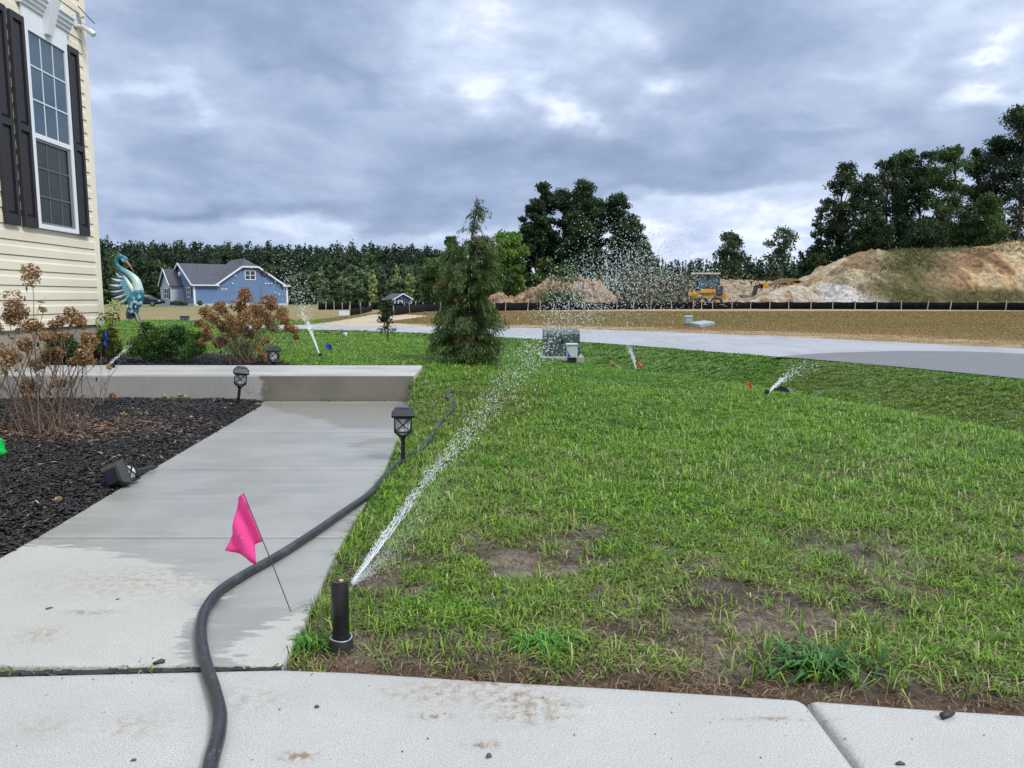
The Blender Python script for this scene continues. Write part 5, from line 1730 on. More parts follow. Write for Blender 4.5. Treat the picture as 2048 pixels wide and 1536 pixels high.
H1 = [(63, 552, 19), (31, 612, 24), (18, 637, 18), (40, 628, 18), (56, 655, 18), (107, 648, 12), (143, 633, 19), (161, 643, 15), (127, 640, 12), (94, 675, 16), (126, 672, 12), (50, 687, 18), (176, 678, 18), (170, 690, 14), (12, 705, 22), (28, 715, 18), (97, 714, 18), (117, 708, 17), (73, 727, 14), (164, 711, 20), (176, 725, 14), (150, 722, 14), (56, 782, 19), (53, 800, 13), (124, 765, 10), (-20, 660, 22), (-25, 730, 24), (88, 620, 7), (75, 655, 12)]
hb = T(95, 866)
hyd1 = hydrangea('tall dried brown hydrangea with bare stems in the low bed at the left edge', hb, H1, hb.y + 0.05, 0.25, (0.20, 0.105, 0.050), (0.50, 0.32, 0.17), 51, nst=46, spread=0.13, leaves=60, psz=0.015)
H2 = [(493, 582, 12), (490, 599, 17), (481, 612, 13), (440, 614, 12), (448, 625, 13), (411, 626, 13), (427, 637, 14), (400, 646, 12), (410, 655, 10), (477, 616, 16), (511, 618, 16), (500, 632, 15), (535, 603, 16), (546, 612, 12), (561, 627, 16), (567, 641, 13), (520, 625, 16), (477, 646, 17), (462, 640, 14), (486, 659, 13), (511, 650, 13), (535, 640, 13), (545, 650, 12), (587, 659, 10), (594, 676, 7), (415, 670, 13), (404, 681, 11), (464, 670, 13), (447, 683, 13), (529, 683, 8), (545, 713, 8), (432, 686, 12), (525, 712, 9), (500, 668, 12), (455, 655, 12), (575, 655, 10), (440, 650, 12)]
hyd2 = hydrangea('round dried rust-brown hydrangea behind the raised slab before the blue house', (D(492, 716, 8.75).x, 8.75, 0.24), H2, 8.75, 0.28, (0.20, 0.10, 0.042), (0.50, 0.30, 0.145), 52, nst=34, spread=0.09, leaves=30, stemr=0.0052, psz=0.021, extra=[[(512, 660, 8.6), (520, 600, 8.6), (527, 548, 8.6)]])
acc = Acc(); rs_ = np.random.RandomState(4)
head_mesh(acc, D(527, 546, 8.6), pxr(9, 8.6), rs_, (0.05, 0.03, 0.025), (0.10, 0.06, 0.045), 60, 0.02); acc.build('flower_head', M_dry, hyd2)
# little side twigs of a third young plant
tb = T(195, 815)
hyd3 = hydrangea('small bare hydrangea seedling in mulch right of the large dried hydrangea', tb, [(225, 793, 7), (218, 735, 5)], tb.y, 0.05, (0.28, 0.16, 0.08), (0.5, 0.34, 0.2), 53, nst=5, spread=0.03, stemr=0.003)
# low groundcover and fallen heads
C = []; Rr = []
q0 = T(345, 806)
for (px, py) in [(330, 797), (345, 798), (362, 793), (352, 803), (338, 804)]:
    C.append(D(px, py, q0.y)[:]); k = 0.035; Rr.append((k, k, k * 0.7))
gc = shrub('ground_plant', 'low grey-green plant with white blooms in mulch before the slab', q0, C, Rr, 420, 0.018, 0.6, ((0.05, 0.08, 0.03), (0.15, 0.19, 0.09)), 34, twigs=5, cat='plant')
for (px, py) in [(331, 789), (358, 790), (372, 790)]:
    acc = Acc(); head_mesh(acc, D(px, py, q0.y - 0.02), 0.012, rs_, (0.6, 0.6, 0.45), (0.7, 0.7, 0.6), 14, 0.012); acc.build('flower', M_dry, gc)
for (px, py, r, lb) in [(250, 838, 9, 'pale tan flower head fallen on the mulch nearer the big hydrangea'), (287, 835, 11, 'orange-brown flower head fallen on the mulch, right one of two'), (118, 1007 - 0, 5, 'pale yellow petal cluster fallen on mulch beside the walk edge')]:
    q = T(px, py); acc = Acc(); head_mesh(acc, q + Vector((0, 0, 0.02)), pxr(r, q.y), rs_, (0.35, 0.2, 0.1), (0.6, 0.45, 0.28), 50, 0.016)
    o = acc.build('fallen_flower', M_dry, origin=q); tag(o, lb, 'flower head', 'fallen flower heads')

# weeds by the driveway
def weed(label, px, py, n, L, col, seed, wd):
    rs_ = np.random.RandomState(seed); q = T(px, py)
    m = n; ang = rs_.uniform(0, 6.28, m); rr = np.minimum(np.abs(rs_.normal(0, L * 0.7, m)), L * 1.3)
    P = np.stack([q.x + np.cos(ang) * rr * 1.5, q.y + np.sin(ang) * rr * 0.7, np.zeros(m)], 1); 
    P[:, 1] = np.maximum(P[:, 1], dedge(P[:, 0]) + 0.02); P[:, 2] = H(P[:, 0], P[:, 1])
    c = np.array(col)[None] * rs_.uniform(0.5, 1.4, (m, 1))
    r = blades(P, L * rs_.uniform(0.5, 1.2, m), wd * rs_.uniform(0.6, 1.3, m), ang + rs_.normal(0, .5, m), rs_.uniform(0.4, 1.1, m), rs_.rand(m), c * 0.8, c)
    o = np_obj('weed_clump', r[0], r[1], M_grass, col=r[2], origin=q)
    return tag(o, label, 'weed', 'weed clumps by the driveway')
weed('bright feathery green weed clump at the driveway edge', 1090, 1298, 420, 0.05, (0.10, 0.27, 0.035), 1, 0.006)
weed('broad-bladed dark green weed clump near the driveway joint', 1650, 1350, 150, 0.085, (0.05, 0.14, 0.035), 2, 0.013)
weed('grassy clump growing over the corner where walk meets driveway', 618, 1300, 200, 0.05, (0.09, 0.25, 0.03), 3, 0.006)
weed('fine seedy grass clump leaning over the walk behind the pink flag', 640, 1235, 90, 0.09, (0.14, 0.20, 0.06), 4, 0.003)

# bits lying on the concrete
def chip(label, name, px, py, ln, wd, th, yaw, col, rough=0.7):
    rs_ = np.random.RandomState(int(px)); q = G(px, py, th * 0.5)
    r = chips(np.array([q.x]), np.array([q.y]), np.array([q.z]), np.array([ln]), np.array([wd]), np.array([th]), np.array([yaw]), np.array([0.0]), np.array([0.0]), np.array([col]))
    o = np_obj(name, r[0], r[1], M_vcol, col=r[2], origin=q)
    return tag(o, label, 'debris', 'bark bits on the concrete')
chip('largest black bark chip lying on the driveway right of the joint', 'bark_chip', 1895, 1430, 0.046, 0.014, 0.014, 0.3, (0.03, 0.028, 0.026))
chip('small dark bark chip at the lower right of the driveway', 'bark_chip', 1800, 1527, 0.022, 0.007, 0.006, -0.1, (0.07, 0.05, 0.035))
chip('curled brown leaf lying at the black joint left of the hose', 'dead_leaf', 318, 1324, 0.030, 0.013, 0.010, 0.2, (0.06, 0.045, 0.03))
chip('tiny dark pebble of bark at the bottom left of the driveway', 'bark_chip', 268, 1520, 0.012, 0.006, 0.004, 0.2, (0.08, 0.075, 0.065))
chip('round brown clod on the driveway below the sprinkler', 'soil_clod', 634, 1413, 0.011, 0.008, 0.006, 0.2, (0.10, 0.06, 0.04))
chip('dark clod sitting on the driveway under the mud stain', 'soil_clod', 978, 1512, 0.013, 0.009, 0.007, 0.2, (0.09, 0.06, 0.04))
chip('small dark leaf bit on the dry walk at the left', 'dead_leaf', 100, 1216, 0.020, 0.009, 0.004, 0.5, (0.09, 0.06, 0.04))
chip('small bark bit on the walk beyond the dry patch', 'bark_chip', 236, 1198, 0.010, 0.005, 0.003, 0.5, (0.05, 0.04, 0.03))
# crumbs strewn over the slabs
n = 420
x = RS.uniform(-2.2, 2.3, n); y = RS.uniform(1.35, 2.05, n)
k = inpoly(x, y, DRIVEPOLY) | inpoly(x, y, WALKPOLY); x, y = x[k], y[k]; n = len(x)
sz = 0.0010 + 0.0032 * RS.rand(n) ** 4
r = chips(x, y, np.full(n, 0.0012), sz * 1.5, sz, sz * 0.5, RS.uniform(0, 6, n), RS.normal(0, .1, n), RS.normal(0, .1, n), np.array([0.07, 0.05, 0.035])[None] * RS.uniform(0.5, 1.8, (n, 1)))
o = np_obj('soil_crumbs', r[0], r[1], M_vcol, col=r[2]); tag(o, 'tiny soil crumbs strewn over the concrete', 'crumbs', kind='stuff')

# ------------------------------------------------------------------ metal heron
HY = 9.25
hz = lambda px, py, dy=0.0: D(px, py, HY + dy)
hbase = Vector((D(276, 690, HY).x, HY, 0.24))
her = empty('heron_statue', hbase, 'blue and white metal heron statue with one raised wing above the green shrub', 'statue')
m_met, nt, p, out = material('painted_metal')
nt.put(p.inputs['Base Color'], nt.attr('Col', 'Color')); p.inputs['Roughness'].default_value = 0.32; p.inputs['Metallic'].default_value = 0.05
def vtube(name, pts, rad, cols, parent, n=12, flat=1.0):
    P = catmull([Vector(q) for q in pts], 6); t = np.linspace(0, 1, len(P)); s_ = np.linspace(0, 1, len(pts))
    rr = np.interp(t, s_, rad); cc = np.stack([np.interp(t, np.linspace(0, 1, len(cols)), [c[k] for c in cols]) for k in range(3)], 1)
    mb = MB(); mb.tube(P, list(rr), n)
    V = np.array([tuple(v) for v in mb.v]); C_ = np.repeat(cc, n, axis=0)
    q4_ = [f for f in mb.f if len(f) == 4]; caps = [f for f in mb.f if len(f) != 4]
    return np_obj(name, V, [np.array(q4_)] + [np.array([c]) for c in caps], m_met, parent=parent, col=C_, smooth=True)
TEAL = (0.01, 0.17, 0.27); TEALD = (0.005, 0.06, 0.11); PALE = (0.45, 0.60, 0.55); BRZ = (0.25, 0.20, 0.12)
r_ = lambda px: pxr(px, HY)
vtube('neck', [hz(276, 582), hz(272, 562), hz(259, 548), hz(244, 539), hz(234, 529), hz(234, 518), hz(241, 514), hz(249, 517), hz(252, 521)], [r_(11), r_(8), r_(5.5), r_(4.5), r_(3.6), r_(3.6), r_(4), r_(5), r_(4.5)], [PALE, PALE, (0.2, 0.42, 0.45), TEAL, TEAL, TEAL, TEAL, TEAL], her)
vtube('head', [hz(243, 517), hz(249, 520), hz(254, 524)], [r_(3.5), r_(5.5), r_(2.5)], [TEAL, PALE, BRZ], her)
vtube('beak', [hz(252, 522), hz(260, 532), hz(268, 544)], [r_(2.6), r_(1.7), r_(0.4)], [(0.35, 0.16, 0.07), (0.30, 0.12, 0.06)], her, 8)
for k, (a, b_) in enumerate([((246, 515), (232, 502)), ((247, 514), (237, 506)), ((246, 517), (231, 507))]):
    vtube('crest_plume', [hz(*a), hz((a[0] + b_[0]) / 2, (a[1] + b_[1]) / 2 - 1), hz(*b_)], [r_(0.9), r_(0.6), r_(0.2)], [PALE, BRZ], her, 6)
vtube('body', [hz(276, 572), hz(276, 585), hz(272, 600), hz(266, 616), hz(262, 628)], [r_(7), r_(11.5), r_(13.5), r_(11), r_(6)], [PALE, TEAL, (0.03, 0.18, 0.24), TEAL, TEALD], her, 16)
vtube('leg', [hz(274, 612), hz(277, 626), hz(281, 640), hz(284, 652), hz(288, 690)], [r_(5), r_(3.4), r_(1.8), r_(1.4), r_(1.3)], [PALE, (0.3, 0.4, 0.35), BRZ, BRZ], her, 8)
vtube('leg', [hz(264, 618, .03), hz(270, 634, .03), hz(276, 648, .03), hz(280, 660, .03), hz(282, 690, .03)], [r_(4), r_(2.2), r_(1.5), r_(1.3), r_(1.2)], [BRZ, (0.35, 0.3, 0.2), BRZ], her, 8)
def feather(acc, a, b_, wd, c0, c1, curl=0.1, rs_=None):
    a = Vector(a); b_ = Vector(b_); d = b_ - a; n_ = Vector((0, -1, 0)); s_ = d.cross(n_).normalized()
    V = []; C_ = []; m = 7
    for i in range(m + 1):
        t = i / m
        w_ = wd * (0.35 + 0.65 * math.sin(math.pi * min(1, 0.15 + t * 0.85)) ** 0.7) * (1 if t < 0.75 else (1 - t) * 4 * 0.9 + 0.1)
        q = a + d * t + s_ * curl * d.length * math.sin(math.pi * t) + Vector((0, -0.008 * math.sin(math.pi * t), 0))
        V += [tuple(q - s_ * w_), tuple(q + Vector((0, -0.004, 0))), tuple(q + s_ * w_)]
        c = [c0[k] * (1 - t) + c1[k] * t for k in range(3)]
        mid = [min(1, v * 1.3 + 0.03) for v in c]
        C_ += [c, mid, c]
    F = []
    for i in range(m):
        for j in range(2):
            F.append((i * 3 + j, i * 3 + j + 1, i * 3 + 4 + j)); F.append((i * 3 + j, i * 3 + 4 + j, i * 3 + 3 + j))
    acc.add((np.array(V), np.array(F), np.array(C_)))
WT = [(236, 540), (231, 545), (226, 550), (222, 556), (219, 562), (217, 569), (217, 576), (218, 583), (220, 590), (223, 597), (227, 603), (232, 608), (238, 612)]
wing = empty('wing_frame', hz(268, 590), None, None) if False else None
wsh = vtube('wing', [hz(274, 592, -.02), hz(262, 575, -.03), hz(250, 556, -.02), hz(240, 546, -.01)], [r_(7), r_(5), r_(3.4), r_(1)], [(0.5, 0.55, 0.45), PALE, TEAL], her, 10)
for i, (px, py) in enumerate(WT):
    t = i / (len(WT) - 1)
    root = (246 + 20 * t, 551 + 38 * t)
    acc = Acc(); feather(acc, hz(root[0], root[1], -0.03 + 0.002 * i), hz(px, py, 0.01 * math.sin(i)), r_(2.9), (0.75, 0.85, 0.82) if i % 2 else (0.01, 0.12, 0.20), (0.30, 0.40, 0.42) if i % 2 else (0.01, 0.03, 0.05), curl=-0.10)
    o = acc.build('feather', m_met, wsh, smooth=True)
    sd_ = o.modifiers.new('t', 'SOLIDIFY'); sd_.thickness = 0.002
for i in range(8):
    t = i / 7
    acc = Acc(); feather(acc, hz(252 + 14 * t, 560 + 26 * t, -0.045), hz(238 + 12 * t, 562 + 34 * t, -0.04), r_(2.8), (0.02, 0.25, 0.38), (0.25, 0.5, 0.52), curl=-0.08)
    o = acc.build('feather', m_met, wsh, smooth=True); sd_ = o.modifiers.new('t', 'SOLIDIFY'); sd_.thickness = 0.002
for i in range(6):
    acc = Acc(); feather(acc, hz(258 + 2.0 * i, 612, -0.02 + .004 * i), hz(254 + 3.2 * i, 642 - abs(i - 2), 0.0 + .004 * i), r_(3.2), (0.14, 0.34, 0.36), TEALD, curl=0.03)
    o = acc.build('tail_feather', m_met, her, smooth=True); sd_ = o.modifiers.new('t', 'SOLIDIFY'); sd_.thickness = 0.002
rs_ = np.random.RandomState(77)
acc = Acc()
for i in range(70):
    t = rs_.rand(); an = rs_.uniform(-1.3, 1.3)
    cx, cy = 276 - 10 * t, 576 + 46 * t; rad_ = [7, 11.5, 13.5, 11, 7][int(t * 4)]
    a = hz(cx + rad_ * math.sin(an), cy, -r_(rad_) * math.cos(an) - 0.004); b_ = a + Vector((rs_.uniform(-.01, .02), -0.008, -0.05))
    feather(acc, a, b_, r_(2.2), TEAL if rs_.rand() < 0.6 else (0.30, 0.48, 0.48), TEALD if rs_.rand() < 0.5 else PALE, 0.02)
acc.build('scales', m_met, her, smooth=True)

# ------------------------------------------------------------------ evergreen in the lawn
ab = T(928, 728)
EY = ab.y
ev = empty('evergreen_tree', ab, 'young shaggy evergreen tree standing in the lawn right of the slab', 'tree')
prof_y = [728, 715, 690, 660, 630, 600, 570, 540, 510, 480, 460, 440, 420, 400, 385]
prof_w = [18, 48, 60, 65, 63, 60, 58, 57, 56, 52, 43, 20, 22, 24, 6]
prof_c = [928, 930, 932, 932, 934, 936, 938, 940, 942, 943, 945, 950, 952, 955, 950]
rs_ = np.random.RandomState(12)
acc = Acc(); mb = MB()
trunkpts = [Vector((ab.x, EY, ab.z - 0.03))]
for py in (700, 640, 580, 520, 470, 430, 405, 392):
    c_ = np.interp(-py, [-v for v in prof_y], prof_c); trunkpts.append(D(c_, py, EY))
mb.tube(trunkpts, [0.040, 0.036, 0.030, 0.024, 0.018, 0.012, 0.008, 0.005, 0.003], 8)
nb_ = 250
for b in range(nb_):
    t = b / nb_
    py = 720 - (720 - 392) * t ** 1.12
    wpx = np.interp(-py, [-v for v in prof_y], prof_w); cpx = np.interp(-py, [-v for v in prof_y], prof_c)
    a = D(cpx, py, EY)
    an = rs_.uniform(0, 6.283); L = pxr(wpx, EY) * rs_.choice([rs_.uniform(0.4, 0.9), rs_.uniform(0.9, 1.25)])
    if t > 0.78 and rs_.rand() < 0.45: continue
    dx, dy = math.cos(an), math.sin(an)
    rise = L * rs_.uniform(0.10, 0.45); 
    P_ = []
    for i in range(7):
        s_ = i / 6
        P_.append(Vector((a.x + dx * L * s_, a.y + dy * L * s_, a.z - 0.05 + rise * s_ * 1.4 - L * 0.55 * s_ ** 3)))
    mb.tube(P_, [0.006 * (1 - 0.8 * i / 6) * (0.5 + 0.8 * (1 - t)) for i in range(7)], 5)
    dens_ = 185 if t < 0.62 else (105 if t < 0.80 else 42)
    n = int(dens_ * (0.45 + L / 0.4))
    s_ = rs_.uniform(0.22 if t < .8 else 0.1, 1.05, n)
    Pn = np.array([tuple(q) for q in P_])
    base_ = np.stack([np.interp(s_, np.linspace(0, 1, 7), Pn[:, k]) for k in range(3)], 1)
    sg = 0.020 + 0.016 * (1 - t)
    off = rs_.normal(0, sg, (n, 3)) * np.array([1, 1, 0.7]); off[:, 2] -= np.abs(rs_.normal(0, sg * 0.9, n))
    P = base_ + off
    ax = np.stack([dx * 0.55 + rs_.normal(0, .35, n), dy * 0.55 + rs_.normal(0, .35, n), -0.75 + rs_.normal(0, .35, n)], 1)
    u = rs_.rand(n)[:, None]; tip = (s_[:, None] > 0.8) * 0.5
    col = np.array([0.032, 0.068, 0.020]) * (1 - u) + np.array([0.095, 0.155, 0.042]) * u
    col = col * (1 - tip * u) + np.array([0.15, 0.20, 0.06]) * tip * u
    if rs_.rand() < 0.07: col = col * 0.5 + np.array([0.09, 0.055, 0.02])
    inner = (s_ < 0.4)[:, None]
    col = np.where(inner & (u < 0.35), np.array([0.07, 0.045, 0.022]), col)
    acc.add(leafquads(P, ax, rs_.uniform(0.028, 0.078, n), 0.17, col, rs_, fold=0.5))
acc.build('crown', M_leaf, ev)
mb.build('trunk', M_bark, ev)
# sapling
sp0 = T(776, 683)
sap = empty('sapling', sp0, 'small thin sapling with dark sparse leaves in the left lawn', 'tree')
mb = MB(); acc = Acc(); rs_ = np.random.RandomState(9)
tp = [sp0 + Vector((0, 0, -0.02)), D(776, 660, sp0.y), D(775, 636, sp0.y), D(774, 610, sp0.y), D(773, 597, sp0.y)]
mb.tube(tp, [0.018, 0.015, 0.011, 0.008, 0.004], 7)
for k in range(34):
    t = rs_.uniform(0.25, 1.0); a = tp[0].lerp(tp[-1], t); wpx = 19 * math.sin(math.pi * min(0.96, 0.2 + t * 0.7))
    if 0.3 < t < 0.42: wpx = 15
    L = pxr(wpx, sp0.y) * rs_.uniform(.5, 1.1); an = rs_.uniform(0, 6.28)
    b_ = a + Vector((math.cos(an) * L, math.sin(an) * L, L * rs_.uniform(0.1, 0.8)))
    mb.tube([a, a.lerp(b_, 0.5) + Vector((0, 0, 0.01)), b_], [0.006, 0.004, 0.002], 5)
    n = 38; P = np.array([tuple(a.lerp(b_, q)) for q in rs_.uniform(0.3, 1.1, n)]) + rs_.normal(0, 0.03, (n, 3))
    col = np.array([0.035, 0.045, 0.02])[None] * rs_.uniform(0.5, 2.0, (n, 1))
    acc.add(leafquads(P, rs_.normal(0, 1, (n, 3)), rs_.uniform(0.03, 0.07, n), 0.5, col, rs_))
mb.build('trunk', M_bark, sap); acc.build('crown', M_leaf, sap)

# ------------------------------------------------------------------ utility boxes
m_xfm = simple('dark_green_enamel', (0.055, 0.085, 0.07), 0.4, var=0.12, scale=8)
m_ped = simple('pale_grey_plastic', (0.46, 0.53, 0.55), 0.5, var=0.05)
m_pad = simple('pad_concrete', (0.34, 0.34, 0.32), 0.85, var=0.15, scale=10, bump=0.3)
xb = T(1124, 722)
XY = xb.y
def at(px, py, y=None): return D(px, py, y or XY)
x0, x1 = at(1088, 700).x, at(1160, 700).x
zt_ = at(1124, 661).z; zb_ = at(1124, 713).z
tr_ = empty('utility_cabinet', ((x0 + x1) / 2, XY + 0.3, xb.z), 'dark green electrical cabinet on a concrete pad by the road', 'utility cabinet')
mb = MB(); mb.box((x0 - 0.06, XY - 0.06, xb.z - 0.1), (x1 + 0.06, XY + 0.72, zb_)); mb.build('pad', m_pad, tr_, bevel=0.01)
mb = MB()
dpt = 0.62
pf = [(XY, zb_ + 0.004), (XY, zt_ - 0.05), (XY + 0.04, zt_), (XY + dpt, zt_ + 0.01), (XY + dpt, zb_ + 0.004)]
mb.prism([(x0, a, b_) for a, b_ in pf], (x1 - x0, 0, 0)); mb.build('cabinet', m_xfm, tr_, bevel=0.012)
mb = MB(); mb.box((x0 + 0.02, XY - 0.006, zb_ + 0.03), (x0 + (x1 - x0) * 0.5 - 0.004, XY - 0.0005, zt_ - 0.07)); mb.build('door', m_xfm, tr_, bevel=0.003)
mb = MB(); mb.box((x0 + (x1 - x0) * 0.5 + 0.004, XY - 0.006, zb_ + 0.03), (x1 - 0.02, XY - 0.0005, zt_ - 0.07)); d2 = mb.build('door', m_xfm, tr_, bevel=0.003)
mb = MB(); mb.box((x0 + (x1 - x0) * 0.5 - 0.004, XY - 0.02, zb_ + 0.2), (x0 + (x1 - x0) * 0.5 + 0.02, XY - 0.0065, zb_ + 0.26)); mb.build('handle', M_black, d2)
PY = XY - 0.45
pb = Vector((D(1144, 719, PY).x, PY, HH(D(1144, 719, PY).x, PY)))
pe = empty('utility_pedestal', pb, 'pale grey utility pedestal standing before the dark green cabinet', 'utility pedestal', 'utility pedestals')
xa, xb2 = D(1133.5, 700, PY).x, D(1154, 700, PY).x
mb = MB(); mb.box((xa, PY - 0.08, D(1144, 715, PY).z), (xb2, PY + 0.08, D(1144, 688, PY).z)); mb.build('cover', m_ped, pe, bevel=0.012)
mb = MB(); mb.box((xa - 0.012, PY - 0.095, D(1144, 689.5, PY).z), (xb2 + 0.012, PY + 0.095, D(1144, 687, PY).z)); mb.build('lid', m_ped, pe, bevel=0.006)
mb = MB(); mb.box((xa + 0.01, PY - 0.06, pb.z - 0.05), (xb2 - 0.01, PY + 0.06, D(1144, 715.5, PY).z)); mb.build('base', M_black, pe)
fb = Vector((D(1139, 720, PY - 0.13).x, PY - 0.13, HH(D(1139, 720, PY).x, PY - .13)))
flag('small triangular blue flag directly in front of the pale pedestal', fb, (1136, 703), [(1136, 703), (1136, 714), (1142, 714), (1139, 708)], F_blue)
# pedestal across the road
q = T(1376, 650)
pe2 = empty('utility_pedestal', q, 'grey-green utility pedestal in the brown field across the road', 'utility pedestal', 'utility pedestals')
xa, xb2 = D(1369.5, 640, q.y).x, D(1383, 640, q.y).x
m_gg = simple('grey_green', (0.30, 0.38, 0.36), 0.5, var=0.05)
mb = MB(); mb.box((xa, q.y - 0.14, D(1376, 648, q.y).z), (xb2, q.y + 0.14, D(1376, 633, q.y).z)); mb.build('cover', m_gg, pe2, bevel=0.02)
mb = MB(); mb.box((xa - 0.02, q.y - 0.16, D(1376, 634, q.y).z), (xb2 + 0.02, q.y + 0.16, D(1376, 631.5, q.y).z)); mb.build('lid', m_ped, pe2, bevel=0.01)
mb = MB(); mb.box((xa + 0.02, q.y - 0.1, q.z - 0.05), (xb2 - 0.02, q.y + 0.1, D(1376, 648.2, q.y).z)); mb.build('base', M_black, pe2)
q = T(1392, 656); a = T(1379, 651); b_ = T(1400, 656); c_ = T(1430, 650); d_ = T(1408, 646.5)
mb = MB(); mb.prism([(v.x, v.y, v.z - 0.05) for v in (a, b_, c_, d_)], (0, 0, 0.17))
o = mb.build('concrete_vault', simple('vault_grey', (0.26, 0.30, 0.32), 0.8, var=0.15), origin=(q.x, q.y, q.z), bevel=0.02); tag(o, 'flat grey concrete vault lid on the field beside the pedestal', 'vault')
# far left valve box and pad, white cap, board
q = T(370, 642)
mb = MB(); w_ = pxr(7, q.y); mb.box((q.x - w_, q.y - w_, q.z - 0.02), (q.x + w_, q.y + w_, q.z + pxr(9, q.y)))
vb = empty('utility_box', q, 'dark utility box on its pad far off in the left meadow', 'utility box')
mb.build('box', simple('dk_box', (0.05, 0.07, 0.08), 0.5), vb, bevel=0.03)
mb = MB(); mb.box((q.x - w_ * 1.05, q.y - w_ * 1.05, q.z + pxr(9, q.y) + 0.001), (q.x + w_ * 1.05, q.y + w_ * 1.05, q.z + pxr(10, q.y))); mb.build('lid', M_black, vb)
mb = MB(); mb.box((q.x + w_ * 1.2, q.y - w_, q.z - 0.02), (q.x + w_ * 3.4, q.y + w_, q.z + 0.05)); mb.build('pad', m_pad, vb)
q = T(691, 673)
wc = empty('pipe_cap', q, 'small white pipe cap sticking out of the left lawn', 'pipe cap')
mb = MB(); mb.lathe(q, [(pxr(3.6, q.y), -0.02), (pxr(3.6, q.y), pxr(5, q.y))], 16); mb.build('pipe', M_white, wc, smooth=True)
mb = MB(); mb.lathe(q, [(pxr(4.3, q.y), pxr(5.05, q.y)), (pxr(4.3, q.y), pxr(6.8, q.y)), (pxr(3.5, q.y), pxr(7.4, q.y))], 16); mb.build('cap', M_white, wc, smooth=True)
q = T(688, 633)
bd = empty('marker_board', q, 'white board standing by the far black silt fence', 'board')
y_ = q.y
mb = MB(); mb.box((D(678, 627, y_).x, y_ - 0.02, D(688, 631, y_).z), (D(699, 627, y_).x, y_, D(688, 621.5, y_).z)); mb.build('panel', M_white, bd)
mb = MB(); mb.box((D(681, 627, y_).x, y_ + 0.001, q.z - 0.05), (D(682.4, 627, y_).x, y_ + 0.05, D(688, 622.5, y_).z)); mb.build('leg', M_wood, bd)
mb = MB(); mb.box((D(695, 627, y_).x, y_ + 0.001, q.z - 0.05), (D(696.4, 627, y_).x, y_ + 0.05, D(688, 622.5, y_).z)); mb.build('leg', M_wood, bd)
for (a, b_, lb) in [((1256, 658), (1254, 643), 'pale survey stake in the field across the road'), ((617, 640), (617, 632), 'thin pale survey stake near the left end of the road')]:
    q = T(*a); mb = MB(); mb.bar(q + Vector((0, 0, -0.05)), D(b_[0], b_[1], q.y), 0.045, 0.02, up=(0, 1, 0)); o = mb.build('survey_stake', M_wood, origin=q); tag(o, lb, 'stake', 'survey stakes')
# culvert pipe end in the swale
qa = T(1562, 789); qb = T(1640, 771)
cv = empty('culvert_pipe', qa, 'black corrugated culvert pipe end half buried in the swale', 'pipe')
ax_ = (qb - qa); L = ax_.length
pts = []; rad = []
for i in range(60):
    t = i / 59
    q = qa.lerp(qb, t); q.z = HH(q.x, q.y) - 0.05 * (1 - t) - 0.10 * t + 0.045
    pts.append(q); rad.append((0.085 if i % 2 else 0.075) * (1 - 0.35 * t))
mb = MB(); mb.tube(pts, rad, 16); mb.build('pipe', simple('weathered_pipe', (0.09, 0.085, 0.075), 0.8, var=0.3), cv)
mb = MB(); mb.lathe((0, 0, 0), [(0.088, -0.01), (0.095, -0.008), (0.095, 0.02), (0.088, 0.022)], 20, Matrix.Translation(pts[0]) @ (pts[3] - pts[0]).to_track_quat('Z', 'Y').to_matrix().to_4x4()); mb.build('rim', M_black, cv)
# ------------------------------------------------------------------ silt fences
m_fab = simple('silt_fabric', (0.007, 0.007, 0.009), 0.9, var=0.5, scale=3, spec=0.15)
def silt_fence(label, posts, h, tone=None, seed=1, sag=0.06):
    rs_ = np.random.RandomState(seed)
    P = [T(*p) for p in posts]
    e_ = empty('silt_fence', P[0], label, 'silt fence', 'silt fences')
    V = []; F = []
    top = []
    for i in range(len(P) - 1):
        n = 8
        for k in range(n + (i == len(P) - 2)):
            t = k / n; q = P[i].lerp(P[i + 1], t)
            s_ = sag * math.sin(math.pi * t) * rs_.uniform(0.6, 1.3)
            V += [(q.x, q.y + 0.03 * math.sin(k), q.z - 0.1), (q.x, q.y + 0.06 * math.sin(math.pi * t) + 0.02 * rs_.randn(), q.z + h * 0.5), (q.x, q.y + 0.02 * rs_.randn(), q.z + h - s_)]
    m = len(V) // 3
    for i in range(m - 1):
        for j in range(2):
            F.append((i * 3 + j, i * 3 + 3 + j, i * 3 + 4 + j, i * 3 + 1 + j))
    o = np_obj('fabric', np.array(V), np.array(F), m_fab, parent=e_, smooth=True)
    sd_ = o.modifiers.new('t', 'SOLIDIFY'); sd_.thickness = 0.012
    for i, q in enumerate(P):
        mb = MB(); lean = Vector((rs_.normal(0, .05), -0.05, 0))
        mb.bar(Vector((q.x, q.y - 0.06, q.z - 0.1)), Vector((q.x, q.y - 0.06, q.z + h * rs_.uniform(1.06, 1.25))) + lean, 0.062, 0.05, up=(0, 1, 0))
        mb.build('stake', M_wood, e_)
    return e_
stk = [990, 1010.7, 1055, 1079.6, 1106.8, 1137.6, 1169.8, 1202.8, 1232.8, 1266, 1301.5, 1343, 1386, 1403, 1425, 1463, 1500.6, 1538.7, 1577, 1621, 1664, 1709, 1752.7, 1801.8, 1853.6, 1899, 1954, 2010, 2072, 2130]
def fy(px): return np.interp(px, [990, 1100, 1300, 1500, 1700, 2048, 2130], [622, 620.5, 618.5, 618, 618.5, 620.8, 621.5])
silt_fence('long black silt fence below the dirt mounds across the brown field', [(p, float(fy(p))) for p in stk], 0.70)
